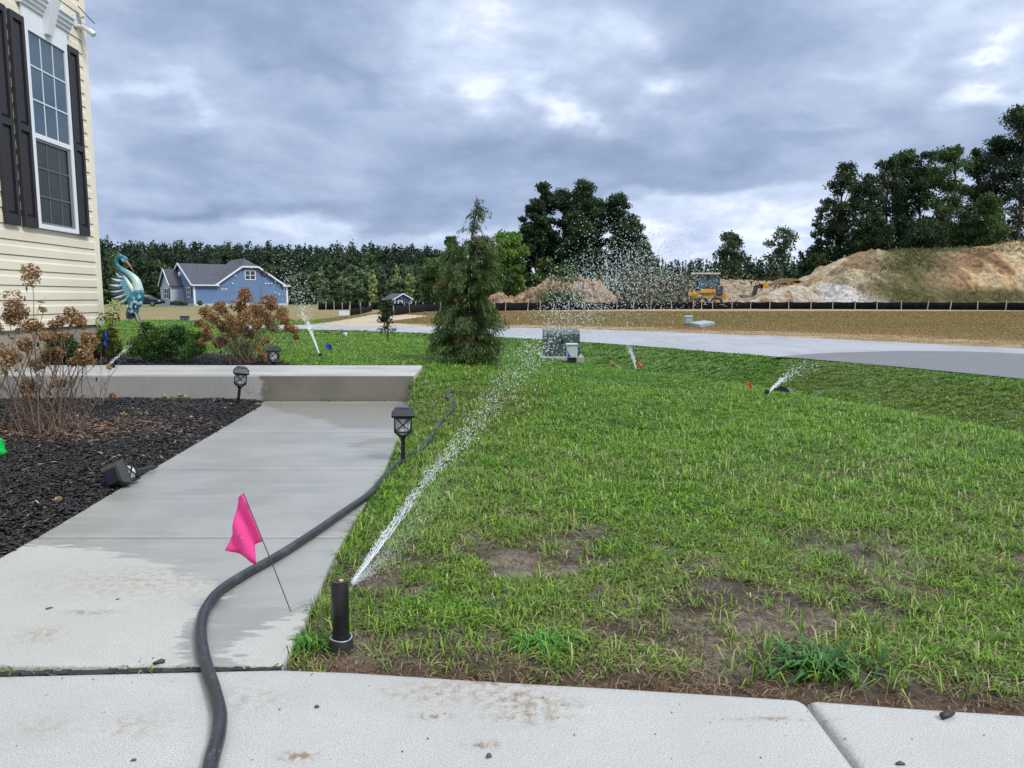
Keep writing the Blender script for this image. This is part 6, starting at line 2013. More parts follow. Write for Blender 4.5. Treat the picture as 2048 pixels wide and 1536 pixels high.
silt_fence('black silt fence crossing the far left meadow toward the small shed', [(636, 619.6), (652, 619.5), (669, 619.4), (685, 619.2), (701, 619), (720, 619), (740, 619.2), (775, 619.6), (810, 620), (832, 620.4), (868, 621)], 0.62, seed=2)
silt_fence('nearer black silt fence piece left of the young evergreen', [(768, 632.5), (787.5, 631), (819, 627.5), (850, 624), (880, 623), (910, 622.5), (950, 622), (988, 622)], 0.62, seed=3)
silt_fence('short sagging silt fence piece beside the white board', [(699, 631.5), (722, 628), (744, 622)], 0.55, seed=4, sag=0.2)

# ------------------------------------------------------------------ earth mounds
def mound(name, label, prof, yr, toe, back, seed, colorfn, gul=0.5, rough=0.35, nxm=150, nym=70):
    xs0 = D(prof[0][0], 600, yr).x; xs1 = D(prof[-1][0], 600, yr).x
    xs = np.linspace(xs0, xs1, nxm); ys = np.concatenate([np.linspace(toe, yr, nym), np.linspace(yr, back, 20)[1:]])
    XX, YY = np.meshgrid(xs, ys)
    pxs = 1024 + FPX * math.cos(0) * XX / yr * 1.0
    # column of the photograph at the ridge
    hr = np.interp(XX, [D(p[0], p[1], yr).x for p in prof], [D(p[0], p[1], yr).z for p in prof])
    t = np.where(YY <= yr, (YY - toe) / (yr - toe), 1 - (YY - yr) / (back - yr))
    t = np.clip(t, 0, 1)
    shape = 1 - (1 - t) ** 2.3
    g0 = -0.12
    wig = (fbm(XX, YY, 0.22, 4, seed) - 0.5) * 2
    rid = 1 - np.abs(fbm(XX * 2.4 + 0.5 * YY, YY * 0.25, 0.45, 4, seed + 3) - 0.5) * 4
    fin = (fbm(XX, YY, 1.1, 5, seed + 7, 0.6) - 0.5) * 2
    Z = g0 + (hr - g0) * shape + (hr - g0) * np.sin(np.pi * np.clip(t, 0, 1)) * (0.16 * wig) - gul * 0.5 * rid * np.sin(np.pi * t) + rough * 0.55 * fin * (t > 0.02) * np.minimum(1, (hr - g0) / 2)
    Z = np.where((YY == toe) | (YY == back), -0.5, Z)
    Z[:, 0] = -0.5; Z[:, -1] = -0.5
    c = colorfn(XX, YY, Z, t)
    m, n = XX.shape; idx = np.arange(m * n).reshape(m, n)
    F = np.stack([idx[:-1, :-1].ravel(), idx[:-1, 1:].ravel(), idx[1:, 1:].ravel(), idx[1:, :-1].ravel()], 1)
    o = np_obj(name, np.stack([XX.ravel(), YY.ravel(), Z.ravel()], 1), F, m_earth, col=c.reshape(-1, 3), smooth=True, origin=(float(xs.mean()), yr, 0))
    tag(o, label, 'mound', kind='structure')
    return XX, YY, Z, t
m_earth, nt, p, out = material('loose_earth')
g = nt.new('ShaderNodeNewGeometry').outputs['Position']
a = nt.attr('Col', 'Color')
n1 = nt.noise(g, 2.2, 6, 0.7); n2 = nt.noise(nt.mapping(g, (1.4, 0.5, 0.5)), 1.2, 5, 0.65); n3 = nt.voronoi(nt.mapping(g, (1, 1, 1)), 1.6).outputs['Distance']
c_ = nt.mix(nt.mapr(n1, 0.3, 0.7), nt.mix(1.0, a, (0.62, 0.60, 0.56), 'MULTIPLY'), nt.mix(1.0, a, (1.22, 1.2, 1.15), 'MULTIPLY'))
c_ = nt.mix(nt.mapr(n2, 0.52, 0.68, 0, 0.55), c_, nt.mix(1.0, a, (0.60, 0.50, 0.38), 'MULTIPLY'))
nt.put(p.inputs['Base Color'], c_); p.inputs['Roughness'].default_value = 0.95; p.inputs['Specular IOR Level'].default_value = 0.1
nt.put(p.inputs['Normal'], nt.bump(nt.math('ADD', n1, n3), 0.9, 0.25))
def P2(XX, YY, Z):
    # columns and rows of the photograph, used only to lay out which earth is where
    cp_, sp_ = math.cos(PITCH), math.sin(PITCH)
    zc = YY * cp_ - (Z - CAMZ) * sp_; yc = YY * sp_ + (Z - CAMZ) * cp_
    return 1024 + FPX * XX / zc, 768 - FPX * yc / zc
def col_right(XX, YY, Z, t):
    px, py = P2(XX, YY, Z)
    tan = np.array([0.46, 0.375, 0.245]); orange = np.array([0.46, 0.29, 0.15]); white = np.array([0.50, 0.48, 0.46]); veg = np.array([0.105, 0.10, 0.045]); brown = np.array([0.22, 0.14, 0.08])
    nz_ = fbm(XX, YY, 0.35, 5, 5)
    c = lerp3(np.broadcast_to(tan, XX.shape + (3,)), orange, sstep(px, 1830, 1960) * sstep(nz_, 0.35, 0.6))
    c = lerp3(c, brown, sstep(nz_, 0.48, 0.62) * 0.8)
    v = np.exp(-((px - 1812 - (py - 550) * -0.3) / 62) ** 2) * 1.2 + np.exp(-((px - 1915) / 75) ** 2 - ((py - 595) / 16) ** 2) * 1.1 + np.exp(-((px - 2020) / 80) ** 2 - ((py - 592) / 16) ** 2) * 1.2
    v = v + (1 - sstep(py, 500, 508)) * 0.5 * (px > 1760) * (px < 1950)
    v = np.clip(v * (0.5 + 1.0 * fbm(XX, YY, 0.9, 4, 6)), 0, 1)
    c = lerp3(c, veg, v)
    wht = np.exp(-((px - 1678 - (py - 590) * 0.6) / (20 + np.clip(py - 562, 0, 60) * 1.0)) ** 2) * sstep(py + 8 * (nz_ - 0.5), 564, 572)
    c = lerp3(c, white, np.clip(wht * 1.5, 0, 1))
    return c
RM = [(1570, 606), (1590, 596), (1606, 575), (1640, 552), (1680, 522), (1712, 509), (1745, 499), (1800, 502), (1880, 501), (1930, 497), (1970, 492), (2048, 481), (2130, 474), (2260, 474), (2400, 520)]
mR = mound('sand_mound', 'tall eroded tan sand bank with white sand patch at right', RM, 86, 74.5, 104, 3, col_right, gul=1.3, rough=0.6, nxm=320, nym=110)
def col_mid(XX, YY, Z, t):
    px, py = P2(XX, YY, Z)
    c = np.broadcast_to(np.array([0.33, 0.24, 0.165]), XX.shape + (3,)).copy()
    nz_ = fbm(XX, YY, 0.3, 5, 15)
    c = lerp3(c, (0.40, 0.35, 0.29), sstep(px, 1440, 1480) * sstep(nz_, 0.3, 0.6))
    c = lerp3(c, (0.20, 0.12, 0.07), sstep(nz_, 0.5, 0.65) * 0.8)
    v = sstep(px, 1150, 1190) * (1 - sstep(px, 1340, 1400)) * sstep(py, 566, 578)
    c = lerp3(c, (0.10, 0.10, 0.05), np.clip(v * (0.4 + fbm(XX, YY, 1.0, 3, 16)), 0, 1) * 0.9)
    return c
mM = mound('dirt_mound', 'low brown dirt mound behind the loader', [(1150, 600), (1180, 580), (1215, 570), (1260, 567), (1300, 566), (1350, 567), (1400, 564), (1450, 561), (1490, 562), (1530, 565), (1560, 573), (1600, 580), (1640, 600)], 94, 80, 106, 23, col_mid, gul=0.5, rough=0.9, nxm=220, nym=70)
def col_l(XX, YY, Z, t):
    px, py = P2(XX, YY, Z)
    c = np.broadcast_to(np.array([0.36, 0.245, 0.165]), XX.shape + (3,)).copy()
    nz_ = fbm(XX, YY, 0.5, 5, 25)
    c = lerp3(c, (0.20, 0.125, 0.08), sstep(nz_, 0.45, 0.6))
    v = np.exp(-((px - 1125) / 38) ** 2 - ((py - 600) / 17) ** 2) * 1.6
    c = lerp3(c, (0.10, 0.13, 0.045), np.clip(v, 0, 1))
    return c
mL = mound('dirt_mound', 'rough reddish dirt heap right of the young evergreen', [(940, 606), (975, 596), (1000, 590), (1030, 594), (1050, 584), (1070, 573), (1085, 572), (1105, 561), (1125, 560), (1150, 565), (1180, 566), (1205, 575), (1230, 600)], 82, 74.5, 94, 33, col_l, gul=1.2, rough=2.4, nxm=240, nym=80)
# weeds on the mounds
def mound_weeds(M_, mask, n, size, cols, seed, name, label, hgt=0.4):
    XX, YY, Z, t = M_; px, py = P2(XX, YY, Z)
    w_ = mask(px, py, XX, YY).ravel(); w_ = np.clip(w_, 0, None) * (t.ravel() > 0.02); w_ = w_ / w_.sum()
    rs_ = np.random.RandomState(seed)
    k = rs_.choice(len(w_), n, p=w_)
    P = np.stack([XX.ravel()[k], YY.ravel()[k], Z.ravel()[k]], 1) + np.stack([rs_.normal(0, .3, n), rs_.normal(0, .2, n), np.abs(rs_.normal(0, hgt, n)) ], 1)
    tt = np.clip(fbm(P[:, 0], P[:, 1], 0.6, 3, seed) + rs_.normal(0, .2, n), 0, 1)[:, None]
    c = (np.array(cols[0]) * (1 - tt) + np.array(cols[1]) * tt) * rs_.uniform(0.6, 1.3, (n, 1))
    ax = np.stack([rs_.normal(0, .6, n), rs_.normal(0, .6, n), rs_.uniform(0.3, 1.2, n)], 1)
    r = leafquads(P, ax, size * rs_.uniform(0.5, 1.5, n), 0.35, c, rs_)
    o = np_obj(name, r[0], r[1], M_leaf, col=r[2]); tag(o, label, 'weeds', kind='stuff')
mound_weeds(mR, lambda px, py, X_, Y_: (np.exp(-((px - 1815 + (py - 550) * .3) / 55) ** 2) + np.exp(-((px - 1915) / 80) ** 2 - ((py - 597) / 10) ** 2) + 1.3 * np.exp(-((px - 2010) / 60) ** 2 - ((py - 596) / 13) ** 2) + 0.7 * (py < 506) * (px > 1740)) * sstep(fbm(X_, Y_, 0.5, 3, 4), 0.4, 0.6), 8000, 0.25, ((0.09, 0.09, 0.035), (0.19, 0.19, 0.065)), 5, 'mound_weeds', 'scrubby weeds growing on the sand bank', 0.14)
mound_weeds(mM, lambda px, py, X_, Y_: (px > 1130) * (px < 1395) * sstep(py, 563, 574) + 0.05, 9000, 0.42, ((0.035, 0.045, 0.020), (0.14, 0.13, 0.055)), 6, 'mound_weeds', 'tall brown and green weeds covering the middle mound', 0.55)
mound_weeds(mL, lambda px, py, X_, Y_: np.exp(-((px - 1120) / 30) ** 2 - ((py - 603) / 12) ** 2) + 0.4 * np.exp(-((px - 1130) / 30) ** 2 - ((py - 562) / 5) ** 2), 2600, 0.35, ((0.05, 0.08, 0.025), (0.15, 0.18, 0.06)), 7, 'mound_weeds', 'green weed patch at the foot of the reddish dirt heap', 0.35)

# ------------------------------------------------------------------ woods
def wood(name, label, trees, nper, size, cols, seed, kindf=0.7):
    rs_ = np.random.RandomState(seed); acc = Acc(); mb = MB()
    for (px, pyt, pyb, y, hw, k) in trees:
        top = D(px, pyt, y); bot = D(px, pyb, y); W_ = pxr(hw, y); Hh = top.z - bot.z
        m = 12; C = []; Rr = []
        for i in range(m):
            t = (i + 0.5) / m
            w_ = W_ * ((1 - t) ** 0.65 if k < kindf else math.sin(math.pi * min(.96, .2 + t * .58)) ** 0.6)
            an = rs_.uniform(0, 6.28); rr = w_ * rs_.uniform(0, 0.6); q = max(0.14 * W_, w_ * rs_.uniform(0.45, 0.7))
            C.append((top.x + rr * math.cos(an), y + rr * math.sin(an), bot.z + Hh * t)); Rr.append((q, q, Hh / m * 1.25))
        tint = rs_.uniform(0.6, 1.35)
        cc = tuple(tuple(v * tint for v in c_) for c_ in cols)
        if rs_.rand() < 0.10: cc = (tuple(v * 1.3 for v in cols[1]), (cols[1][0] * 2.2, cols[1][1] * 1.8, cols[1][2] * 1.2))
        clumpfill(acc, C, Rr, nper, size, 0.6, cc, rs_, shell=0.3)
    o = acc.build(name, M_leaf); tag(o, label, 'forest', kind='stuff')
rs_ = np.random.RandomState(40)
tl = []
for row, (y, dpy, sp_) in enumerate([(180, 0, 8), (172, 6, 9), (165, 17, 11), (154, 34, 14), (146, 60, 17)]):
    px = -160.0
    while px < 905:
        top = np.interp(px, [150, 230, 300, 420, 520, 600, 700, 800, 870, 905], [478, 482, 487, 489, 491, 493, 491, 493, 500, 505])
        j = rs_.rand() ** 2
        tl.append((px, top + dpy + rs_.uniform(-4, 9), 612, y + rs_.uniform(-4, 4), rs_.uniform(12, 28) + row * 2, rs_.rand()))
        px += sp_ * rs_.uniform(0.6, 1.35)
wood('distant_forest', 'long dark pine wood along the horizon behind the blue house', tl, 900, 0.58, ((0.010, 0.023, 0.012), (0.028, 0.050, 0.022)), 41, kindf=0.14)
tl = []
for row, (y, dpy, sp_) in enumerate([(260, 0, 6), (235, 9, 8), (210, 22, 9)]):
    px = 1290.0
    while px < 1700:
        top = np.interp(px, [1290, 1340, 1400, 1450, 1530, 1600, 1700], [500, 524, 520, 512, 518, 519, 520])
        tl.append((px, top + dpy + rs_.uniform(-3, 4), 600, y, rs_.uniform(9, 13), rs_.rand())); px += sp_ * rs_.uniform(0.6, 1.4)
wood('distant_forest', 'low dark wood on the horizon behind the loader', tl, 300, 0.95, ((0.012, 0.026, 0.013), (0.035, 0.062, 0.025)), 42)
tl = []
for (y, dpy, sp_) in [(140, 0, 15), (133, 22, 18)]:
    px = -60.0
    while px < 600:
        tl.append((px, 556 + dpy + 14 * math.sin(px * 0.03) + rs_.uniform(-12, 12), 612, y + rs_.uniform(-3, 3), rs_.uniform(10, 20), 0.9)); px += sp_ * rs_.uniform(0.6, 1.4)
wood('thicket', 'dark green thicket at the foot of the wood behind the blue house', tl, 560, 0.50, ((0.016, 0.032, 0.014), (0.045, 0.075, 0.026)), 46, kindf=0.0)
tl = []
for row, (y, dpy, sp_) in enumerate([(135, 0, 13), (128, 22, 15)]):
    px = 585.0
    while px < 1060:
        top = np.interp(px, [585, 640, 700, 800, 880, 940, 1060], [556, 540, 533, 537, 527, 522, 540])
        tl.append((px, top + dpy + rs_.uniform(-8, 8), 612, y + rs_.uniform(-3, 3), rs_.uniform(10, 18), 0.9)); px += sp_ * rs_.uniform(0.6, 1.4)
wood('thicket', 'grey-green broadleaf thicket in front of the dark pine wood', tl, 620, 0.50, ((0.045, 0.072, 0.036), (0.115, 0.155, 0.075)), 43, kindf=0.0)
tl = []
for (y, dpy, sp_) in [(98, 0, 16), (94, 20, 18)]:
    px = 1610.0
    while px < 2230:
        top = np.interp(px, [1610, 1680, 1800, 2000, 2230], [508, 468, 450, 440, 440])
        tl.append((px, top + dpy + rs_.uniform(-10, 10), 600, y + rs_.uniform(-2, 2), rs_.uniform(14, 26), 0.9)); px += sp_ * rs_.uniform(0.6, 1.4)
wood('undergrowth', 'dark undergrowth below the tall trees on the sand bank', tl, 560, 0.44, ((0.009, 0.018, 0.008), (0.026, 0.045, 0.015)), 44, kindf=0.0)
tl = []
px = 1000.0
while px < 1340:
    top = np.interp(px, [1000, 1100, 1300, 1340], [545, 530, 520, 560])
    tl.append((px, top + rs_.uniform(-12, 18), 602, 103 + rs_.uniform(-4, 4), rs_.uniform(12, 22), 0.9)); px += 11 * rs_.uniform(0.6, 1.4)
wood('undergrowth', 'green undergrowth at the foot of the tall pine stand', tl, 560, 0.46, ((0.018, 0.038, 0.013), (0.060, 0.105, 0.028)), 45, kindf=0.0)

# tall pine stand in the middle
PG = 'tall pines of the stand in the middle'
pd = ((0.011, 0.027, 0.012), (0.034, 0.062, 0.022))
for (px, pt, hw, pb_, y, lb, sd_) in [
    (1072, 400, 28, 530, 108, 'outer left pine of the middle stand with a lower crown top', 1),
    (1088, 368, 34, 540, 112, 'left high-topped pine of the middle stand above bare trunks', 2),
    (1128, 384, 34, 545, 114, 'pine between the two highest tops of the middle stand', 3),
    (1168, 364, 38, 545, 110, 'highest pine of the middle stand', 4),
    (1196, 402, 30, 540, 116, 'pine just right of the highest pine of the middle stand', 5),
    (1236, 394, 36, 530, 110, 'separate flat-topped pine on the right of the middle stand', 6),
    (1258, 445, 34, 545, 106, 'shorter pine sloping down at the right end of the middle stand', 7),
    (1150, 430, 44, 560, 104, 'front pine with low dark crown in the middle stand', 8)]:
    tree(px, pt, hw, pb_, y, 'pine', lb, PG, n=5200, seed=sd_, cols=pd, leaf=0.40)
tree(1048, 458, 20, 560, 112, 'pine', 'small pine at the left flank of the middle stand', PG, n=1800, seed=9, cols=pd, leaf=0.38)
tree(1290, 480, 30, 600, 100, 'broad', 'thin-crowned broadleaf tree behind the droplets right of the pine stand', n=3000, seed=10, cols=((0.022, 0.045, 0.018), (0.07, 0.11, 0.04)), leaf=0.34)
gcols = ((0.045, 0.095, 0.018), (0.115, 0.20, 0.035))
tree(1015, 462, 46, 600, 104, 'broad', 'bright green round broadleaf tree between evergreen and pine stand', n=5200, seed=11, cols=gcols, leaf=0.40)
tree(985, 500, 34, 605, 110, 'broad', 'bright green tree partly hidden by the young evergreen', n=2600, seed=12, cols=gcols, leaf=0.40)
tree(900, 470, 30, 605, 118, 'broad', 'mid green broadleaf tree just left of the young evergreen top', n=2600, seed=13, cols=((0.030, 0.060, 0.018), (0.085, 0.13, 0.035)), leaf=0.42)
tree(236, 508, 26, 610, 120, 'broad', 'olive green tree behind the metal heron', n=2200, seed=14, cols=((0.03, 0.055, 0.015), (0.08, 0.12, 0.03)), leaf=0.42)
tree(862, 515, 30, 610, 122, 'broad', 'light green tree in the thicket above the shed', n=2400, seed=15, cols=((0.04, 0.075, 0.022), (0.09, 0.145, 0.04)), leaf=0.42)
tree(1462, 466, 38, 545, 120, 'broad', 'lone open-crowned tree above the loader', 'lone trees above the far wood', n=1700, seed=16, cols=((0.020, 0.038, 0.018), (0.05, 0.08, 0.03)), leaf=0.40)
tree(1563, 458, 30, 525, 125, 'pine', 'lone slender sparse pine above the excavator boom', 'lone trees above the far wood', n=1100, seed=17, cols=((0.022, 0.040, 0.020), (0.05, 0.08, 0.03)), leaf=0.40)
# forest on the bank
RG = 'tall trees on the sand bank'
rc = ((0.010, 0.022, 0.010), (0.036, 0.062, 0.020)); rc2 = ((0.022, 0.045, 0.012), (0.060, 0.10, 0.028))
for (px, pt, hw, pb_, y, kd, cc, lb, nn, sd_) in [
    (1648, 395, 26, 530, 96, 'broad', rc, 'slender sparse tree at the left end of the bank forest', 1300, 1),
    (1690, 322, 46, 515, 97, 'broad', rc, 'leftmost large rounded tree of the bank forest leaning out left', 4200, 2),
    (1728, 345, 44, 520, 93, 'broad', rc, 'dark tree tucked right of the leftmost large bank tree', 3600, 3),
    (1772, 312, 48, 520, 98, 'broad', rc, 'rounded tree above the white sand patch', 4600, 4),
    (1812, 296, 46, 515, 100, 'broad', rc2, 'yellow-green topped tree over the weedy hollow of the bank', 4600, 5),
    (1852, 298, 44, 515, 99, 'broad', rc, 'dark rounded tree right of the yellow-green topped one', 4400, 6),
    (1905, 288, 54, 515, 94, 'broad', rc2, 'brighter green tree with a pale trunk in the bank forest', 5600, 7),
    (1958, 296, 48, 515, 99, 'broad', rc, 'dark tree right of the brighter pale-trunked tree', 4600, 8),
    (2000, 268, 50, 505, 97, 'broad', rc, 'tall dark tree left of the tallest tree at the right edge', 4800, 9),
    (2052, 205, 64, 500, 94, 'broad', rc, 'tallest dark tree cut by the right edge of the picture', 7000, 10),
    (2120, 200, 64, 500, 98, 'broad', rc, 'tall tree just beyond the right edge of the bank forest', 4000, 11),
    (1975, 388, 46, 520, 90, 'broad', rc2, 'lower round green tree in front on the bank at right', 3600, 12),
    (1745, 430, 40, 522, 91, 'broad', rc, 'low dark tree standing at the bank rim', 3000, 13),
    (1850, 440, 50, 520, 90, 'broad', rc, 'low dark tree in front of the bank forest middle', 3200, 14)]:
    tree(px, pt, hw, pb_, y, kd, lb, RG, n=nn, seed=sd_ + 50, cols=cc, leaf=0.30)

# ------------------------------------------------------------------ blue house
A0 = D(389, 612, 100); A0.z = -0.16
BA = R(40)
bh = empty('house', A0, 'blue house with dark shingle roof and white trim before the pine wood', 'house', rz=BA)
bx_ = (math.cos(BA), math.sin(BA))
def BL(x, y, z): return Vector((A0.x + bx_[0] * x - bx_[1] * y, A0.y + bx_[1] * x + bx_[0] * y, A0.z + z))
def BP(px, py):
    q = Pl(px, py, (A0.x, A0.y), bx_); return ((q.x - A0.x) * bx_[0] + (q.y - A0.y) * bx_[1], q.z - A0.z)
def clap(name, c0):
    m, nt, p, out = material(name)
    g = nt.new('ShaderNodeTexCoord').outputs['Object']
    sp_ = nt.new('ShaderNodeSeparateXYZ'); nt.l.new(g, sp_.inputs[0])
    fr = nt.math('FRACT', nt.math('DIVIDE', sp_.outputs[2], 0.18))
    ln = nt.mapr(fr, 0.0, 0.14, 0.0, 1.0)
    n = nt.noise(g, 0.6, 3, 0.5)
    c_ = nt.mix(nt.mapr(n, .3, .7), c0, tuple(v * 1.12 for v in c0))
    nt.put(p.inputs['Base Color'], c_); nt.put(p.inputs['Normal'], nt.bump(ln, 0.6, 0.02)); p.inputs['Roughness'].default_value = 0.6
    return m
m_bl = clap('blue_siding', (0.12, 0.20, 0.37)); m_bg = clap('grey_blue_siding', (0.13, 0.19, 0.29)); m_lg = clap('pale_siding', (0.36, 0.42, 0.52))
m_rf = simple('charcoal_shingle', (0.060, 0.062, 0.078), 0.9, var=0.3, scale=3, bump=0.4)
m_wg = simple('far_glass', (0.03, 0.05, 0.06), 0.15, var=0.2)
EH = BP(389, 570)[1]; Wd = 11.0
xr = BP(575.6, 600)[0]
RZ = 5.9
cg = [(BP(432.8, 569)[0], EH)] + [BP(482.6, 535), BP(514.8, 535)] + [(BP(566, 569)[0], EH)]
zc_t = max(cg[1][1], cg[2][1]); 
print('BH', EH, xr, cg)
mb = MB()
# side wall with the clipped gable
poly = [(0, 0), (xr, 0), (xr, EH), (cg[3][0], EH), (cg[2][0], zc_t), (cg[1][0], zc_t), (cg[0][0], EH), (0, EH)]
mb.prism([BL(x, 0, z) for x, z in poly], BL(0, 0.2, 0) - BL(0, 0, 0))
mb.build('side_wall', m_bl, bh)
mb = MB(); mb.prism([BL(0.001, 0.2, 0), BL(0.001, Wd, 0), BL(0.001, Wd, EH), BL(0.001, Wd / 2, RZ - 0.1), BL(0.001, 0.2, EH)], BL(0.2, 0, 0) - BL(0, 0, 0)); mb.build('front_wall', m_bg, bh)
mb = MB(); mb.prism([BL(xr - 0.2, 0.2, 0), BL(xr - 0.2, Wd, 0), BL(xr - 0.2, Wd, EH), BL(xr - 0.2, 0.2, EH)], BL(0.199, 0, 0) - BL(0, 0, 0)); mb.build('end_wall', m_bl, bh)
mb = MB(); mb.prism([BL(0.2, Wd - 0.2, 0), BL(xr - 0.2, Wd - 0.2, 0), BL(xr - 0.2, Wd - 0.2, EH), BL(0.2, Wd - 0.2, EH)], BL(0, 0.2, 0) - BL(0, 0, 0)); mb.build('back_wall', m_bl, bh)
mb = MB(); mb.prism([BL(-0.02, -0.03, -0.1), BL(xr + 0.02, -0.03, -0.1), BL(xr + 0.02, Wd + .02, -0.1), BL(-0.02, Wd + .02, -0.1)], (0, 0, 0.42)); mb.build('foundation', simple('white_block', (0.5, 0.5, 0.5), 0.8), bh)
oh = 0.35
def slab_roof(mb, pts, th=0.12):
    mb.prism([Vector(p) for p in pts], (0, 0, -th))
mb = MB()
xm_ = (cg[1][0] + cg[2][0]) / 2
slab_roof(mb, [BL(-oh, -oh, EH + 0.02), BL(cg[0][0] + 0.1, -oh, EH + 0.02), BL(xm_, Wd / 2, RZ), BL(-oh, Wd / 2, RZ)])
slab_roof(mb, [BL(cg[3][0] - 0.1, -oh, EH + 0.02), BL(xr + oh, -oh, EH + 0.02), BL(xr - 3.2, Wd / 2, RZ), BL(min(xm_, xr - 3.3), Wd / 2, RZ)])
slab_roof(mb, [BL(-oh, Wd / 2, RZ), BL(xr - 3.2, Wd / 2, RZ), BL(xr + oh, Wd + oh, EH + 0.02), BL(-oh, Wd + oh, EH + 0.02)])
slab_roof(mb, [BL(xr + oh, -oh, EH + 0.02), BL(xr + oh, Wd + oh, EH + 0.02), BL(xr - 3.2, Wd / 2, RZ + 0.01)])
rf_ = mb.build('roof', m_rf, bh)
# cross gable roof
xm_ = (cg[1][0] + cg[2][0]) / 2; zp = BP(494, 521)[1] + 0.35
mb = MB()
a0, a1, a2, a3 = cg[0][0] - 0.2, cg[1][0], cg[2][0], cg[3][0] + 0.2
slab_roof(mb, [BL(a0, -0.4, EH + 0.1), BL(a1, -0.4, zc_t + 0.14), BL(xm_, 1.8, zp), BL(xm_, 7, zp), BL(a0, 7, EH + 0.1)])
slab_roof(mb, [BL(a3, -0.4, EH + 0.1), BL(a3, 7, EH + 0.1), BL(xm_, 7, zp), BL(xm_, 1.8, zp), BL(a2, -0.4, zc_t + 0.14)])
slab_roof(mb, [BL(a1, -0.4, zc_t + 0.14), BL(a2, -0.4, zc_t + 0.14), BL(xm_, 1.8, zp + 0.01)])
mb.build('gable_roof', m_rf, bh)
mb = MB()
P_ = [BL(a0, -0.42, EH + 0.02), BL(a1, -0.42, zc_t + 0.05), BL(a2, -0.42, zc_t + 0.05), BL(a3, -0.42, EH + 0.02)]
for a_, b_ in zip(P_[:-1], P_[1:]): mb.bar(a_, b_, 0.05, 0.22)
mb.build('fascia', M_white, bh)
mb = MB(); mb.bar(BL(-oh, -oh - 0.05, EH - 0.02), BL(a0 + 0.5, -oh - 0.05, EH - 0.02), 0.12, 0.16); mb.build('gutter', M_white, bh)
mb = MB(); mb.bar(BL(a3 - 0.4, -oh - 0.05, EH - 0.02), BL(xr + oh, -oh - 0.05, EH - 0.02), 0.12, 0.16); mb.build('gutter', M_white, bh)
for (x, lb) in ((0.05, 0), (xr - 0.1, 0)):
    mb = MB(); mb.prism([BL(x - 0.12, -0.05, 0.3), BL(x + 0.14, -0.05, 0.3), BL(x + 0.14, 0.0, 0.3), BL(x - 0.12, 0.0, 0.3)], (0, 0, EH - 0.45)); mb.build('corner_board', M_white, bh)
# front gable rake
mb = MB()
mb.bar(BL(-oh - 0.03, -oh, EH - 0.05), BL(-oh - 0.03, Wd / 2, RZ - 0.05), 0.06, 0.24, up=(0, 0, 1)); mb.build('rake_board', M_white, bh)
mb = MB(); mb.bar(BL(-oh - 0.03, Wd / 2, RZ - 0.05), BL(-oh - 0.03, Wd + oh, EH - 0.05), 0.06, 0.24, up=(0, 0, 1)); mb.build('rake_board', M_white, bh)
mb = MB(); mb.ell(BL(-0.03, Wd / 2, RZ - 1.5), (0.3, 0.3, 0.38), 14, 8); mb.build('gable_vent', M_white, bh)
def bwin(parent, fn, u0, u1, z0, z1, shut=True, two=True):
    # fn(u, d, z): u along the wall, d outward
    mb = MB(); t = 0.11
    def bb(a, b_, c0, c1, d0, d1): mb.prism([fn(a, d0, c0), fn(b_, d0, c0), fn(b_, d1, c0), fn(a, d1, c0)], (0, 0, c1 - c0))
    bb(u0, u0 + t, z0, z1, 0.001, 0.08); bb(u1 - t, u1, z0, z1, 0.001, 0.08); bb(u0 + t, u1 - t, z0, z0 + t, 0.001, 0.08); bb(u0 + t, u1 - t, z1 - t, z1, 0.001, 0.08)
    um = (u0 + u1) / 2; zm_ = (z0 + z1) / 2
    if two: bb(um - 0.05, um + 0.05, z0 + t, z1 - t, 0.001, 0.07)
    bb(u0 + t, u1 - t, zm_ - 0.035, zm_ + 0.035, 0.002, 0.065)
    w_ = mb.build('window', M_white, parent)
    mb2 = MB(); mb2.prism([fn(u0 + t * .5, 0.002, z0 + t * .5), fn(u1 - t * .5, 0.002, z0 + t * .5), fn(u1 - t * .5, 0.03, z0 + t * .5), fn(u0 + t * .5, 0.03, z0 + t * .5)], (0, 0, z1 - z0 - t)); mb2.build('pane', m_wg, w_)
    if shut:
        for (a, b_) in ((u0 - 0.42, u0 - 0.04), (u1 + 0.04, u1 + 0.42)):
            mb3 = MB(); mb3.prism([fn(a, 0.001, z0), fn(b_, 0.001, z0), fn(b_, 0.05, z0), fn(a, 0.05, z0)], (0, 0, z1 - z0)); mb3.build('shutter', M_black, parent)
sidef = lambda u, d, z: BL(u, -d, z)
u0, z0 = BP(489.5, 560); u1, z1 = BP(510.5, 541)
bwin(bh, sidef, u0, u1, z0, z1, shut=False)
u0, z0 = BP(443, 580.5); u1, z1 = BP(453.8, 577)
mb = MB(); mb.prism([BL(u0, -0.05, z0), BL(u1, -0.05, z0), BL(u1, 0, z0), BL(u0, 0, z0)], (0, 0, z1 - z0)); vn = mb.build('wall_vent', M_white, bh)
mb = MB(); mb.prism([BL(u0 + .1, -0.06, z0 + .07), BL(u1 - .1, -0.06, z0 + .07), BL(u1 - .1, -0.051, z0 + .07), BL(u0 + .1, -0.051, z0 + .07)], (0, 0, z1 - z0 - .14)); mb.build('slot', M_black, vn)
for (px, py) in [(465, 567.5), (470, 552), (531, 567.5), (536.5, 567.5), (543, 567.5)]:
    u0, z0 = BP(px, py); mb = MB(); mb.ell(BL(u0, -0.04, z0), (0.13, 0.13, 0.13), 10, 6); mb.build('vent_cap', M_white, bh)
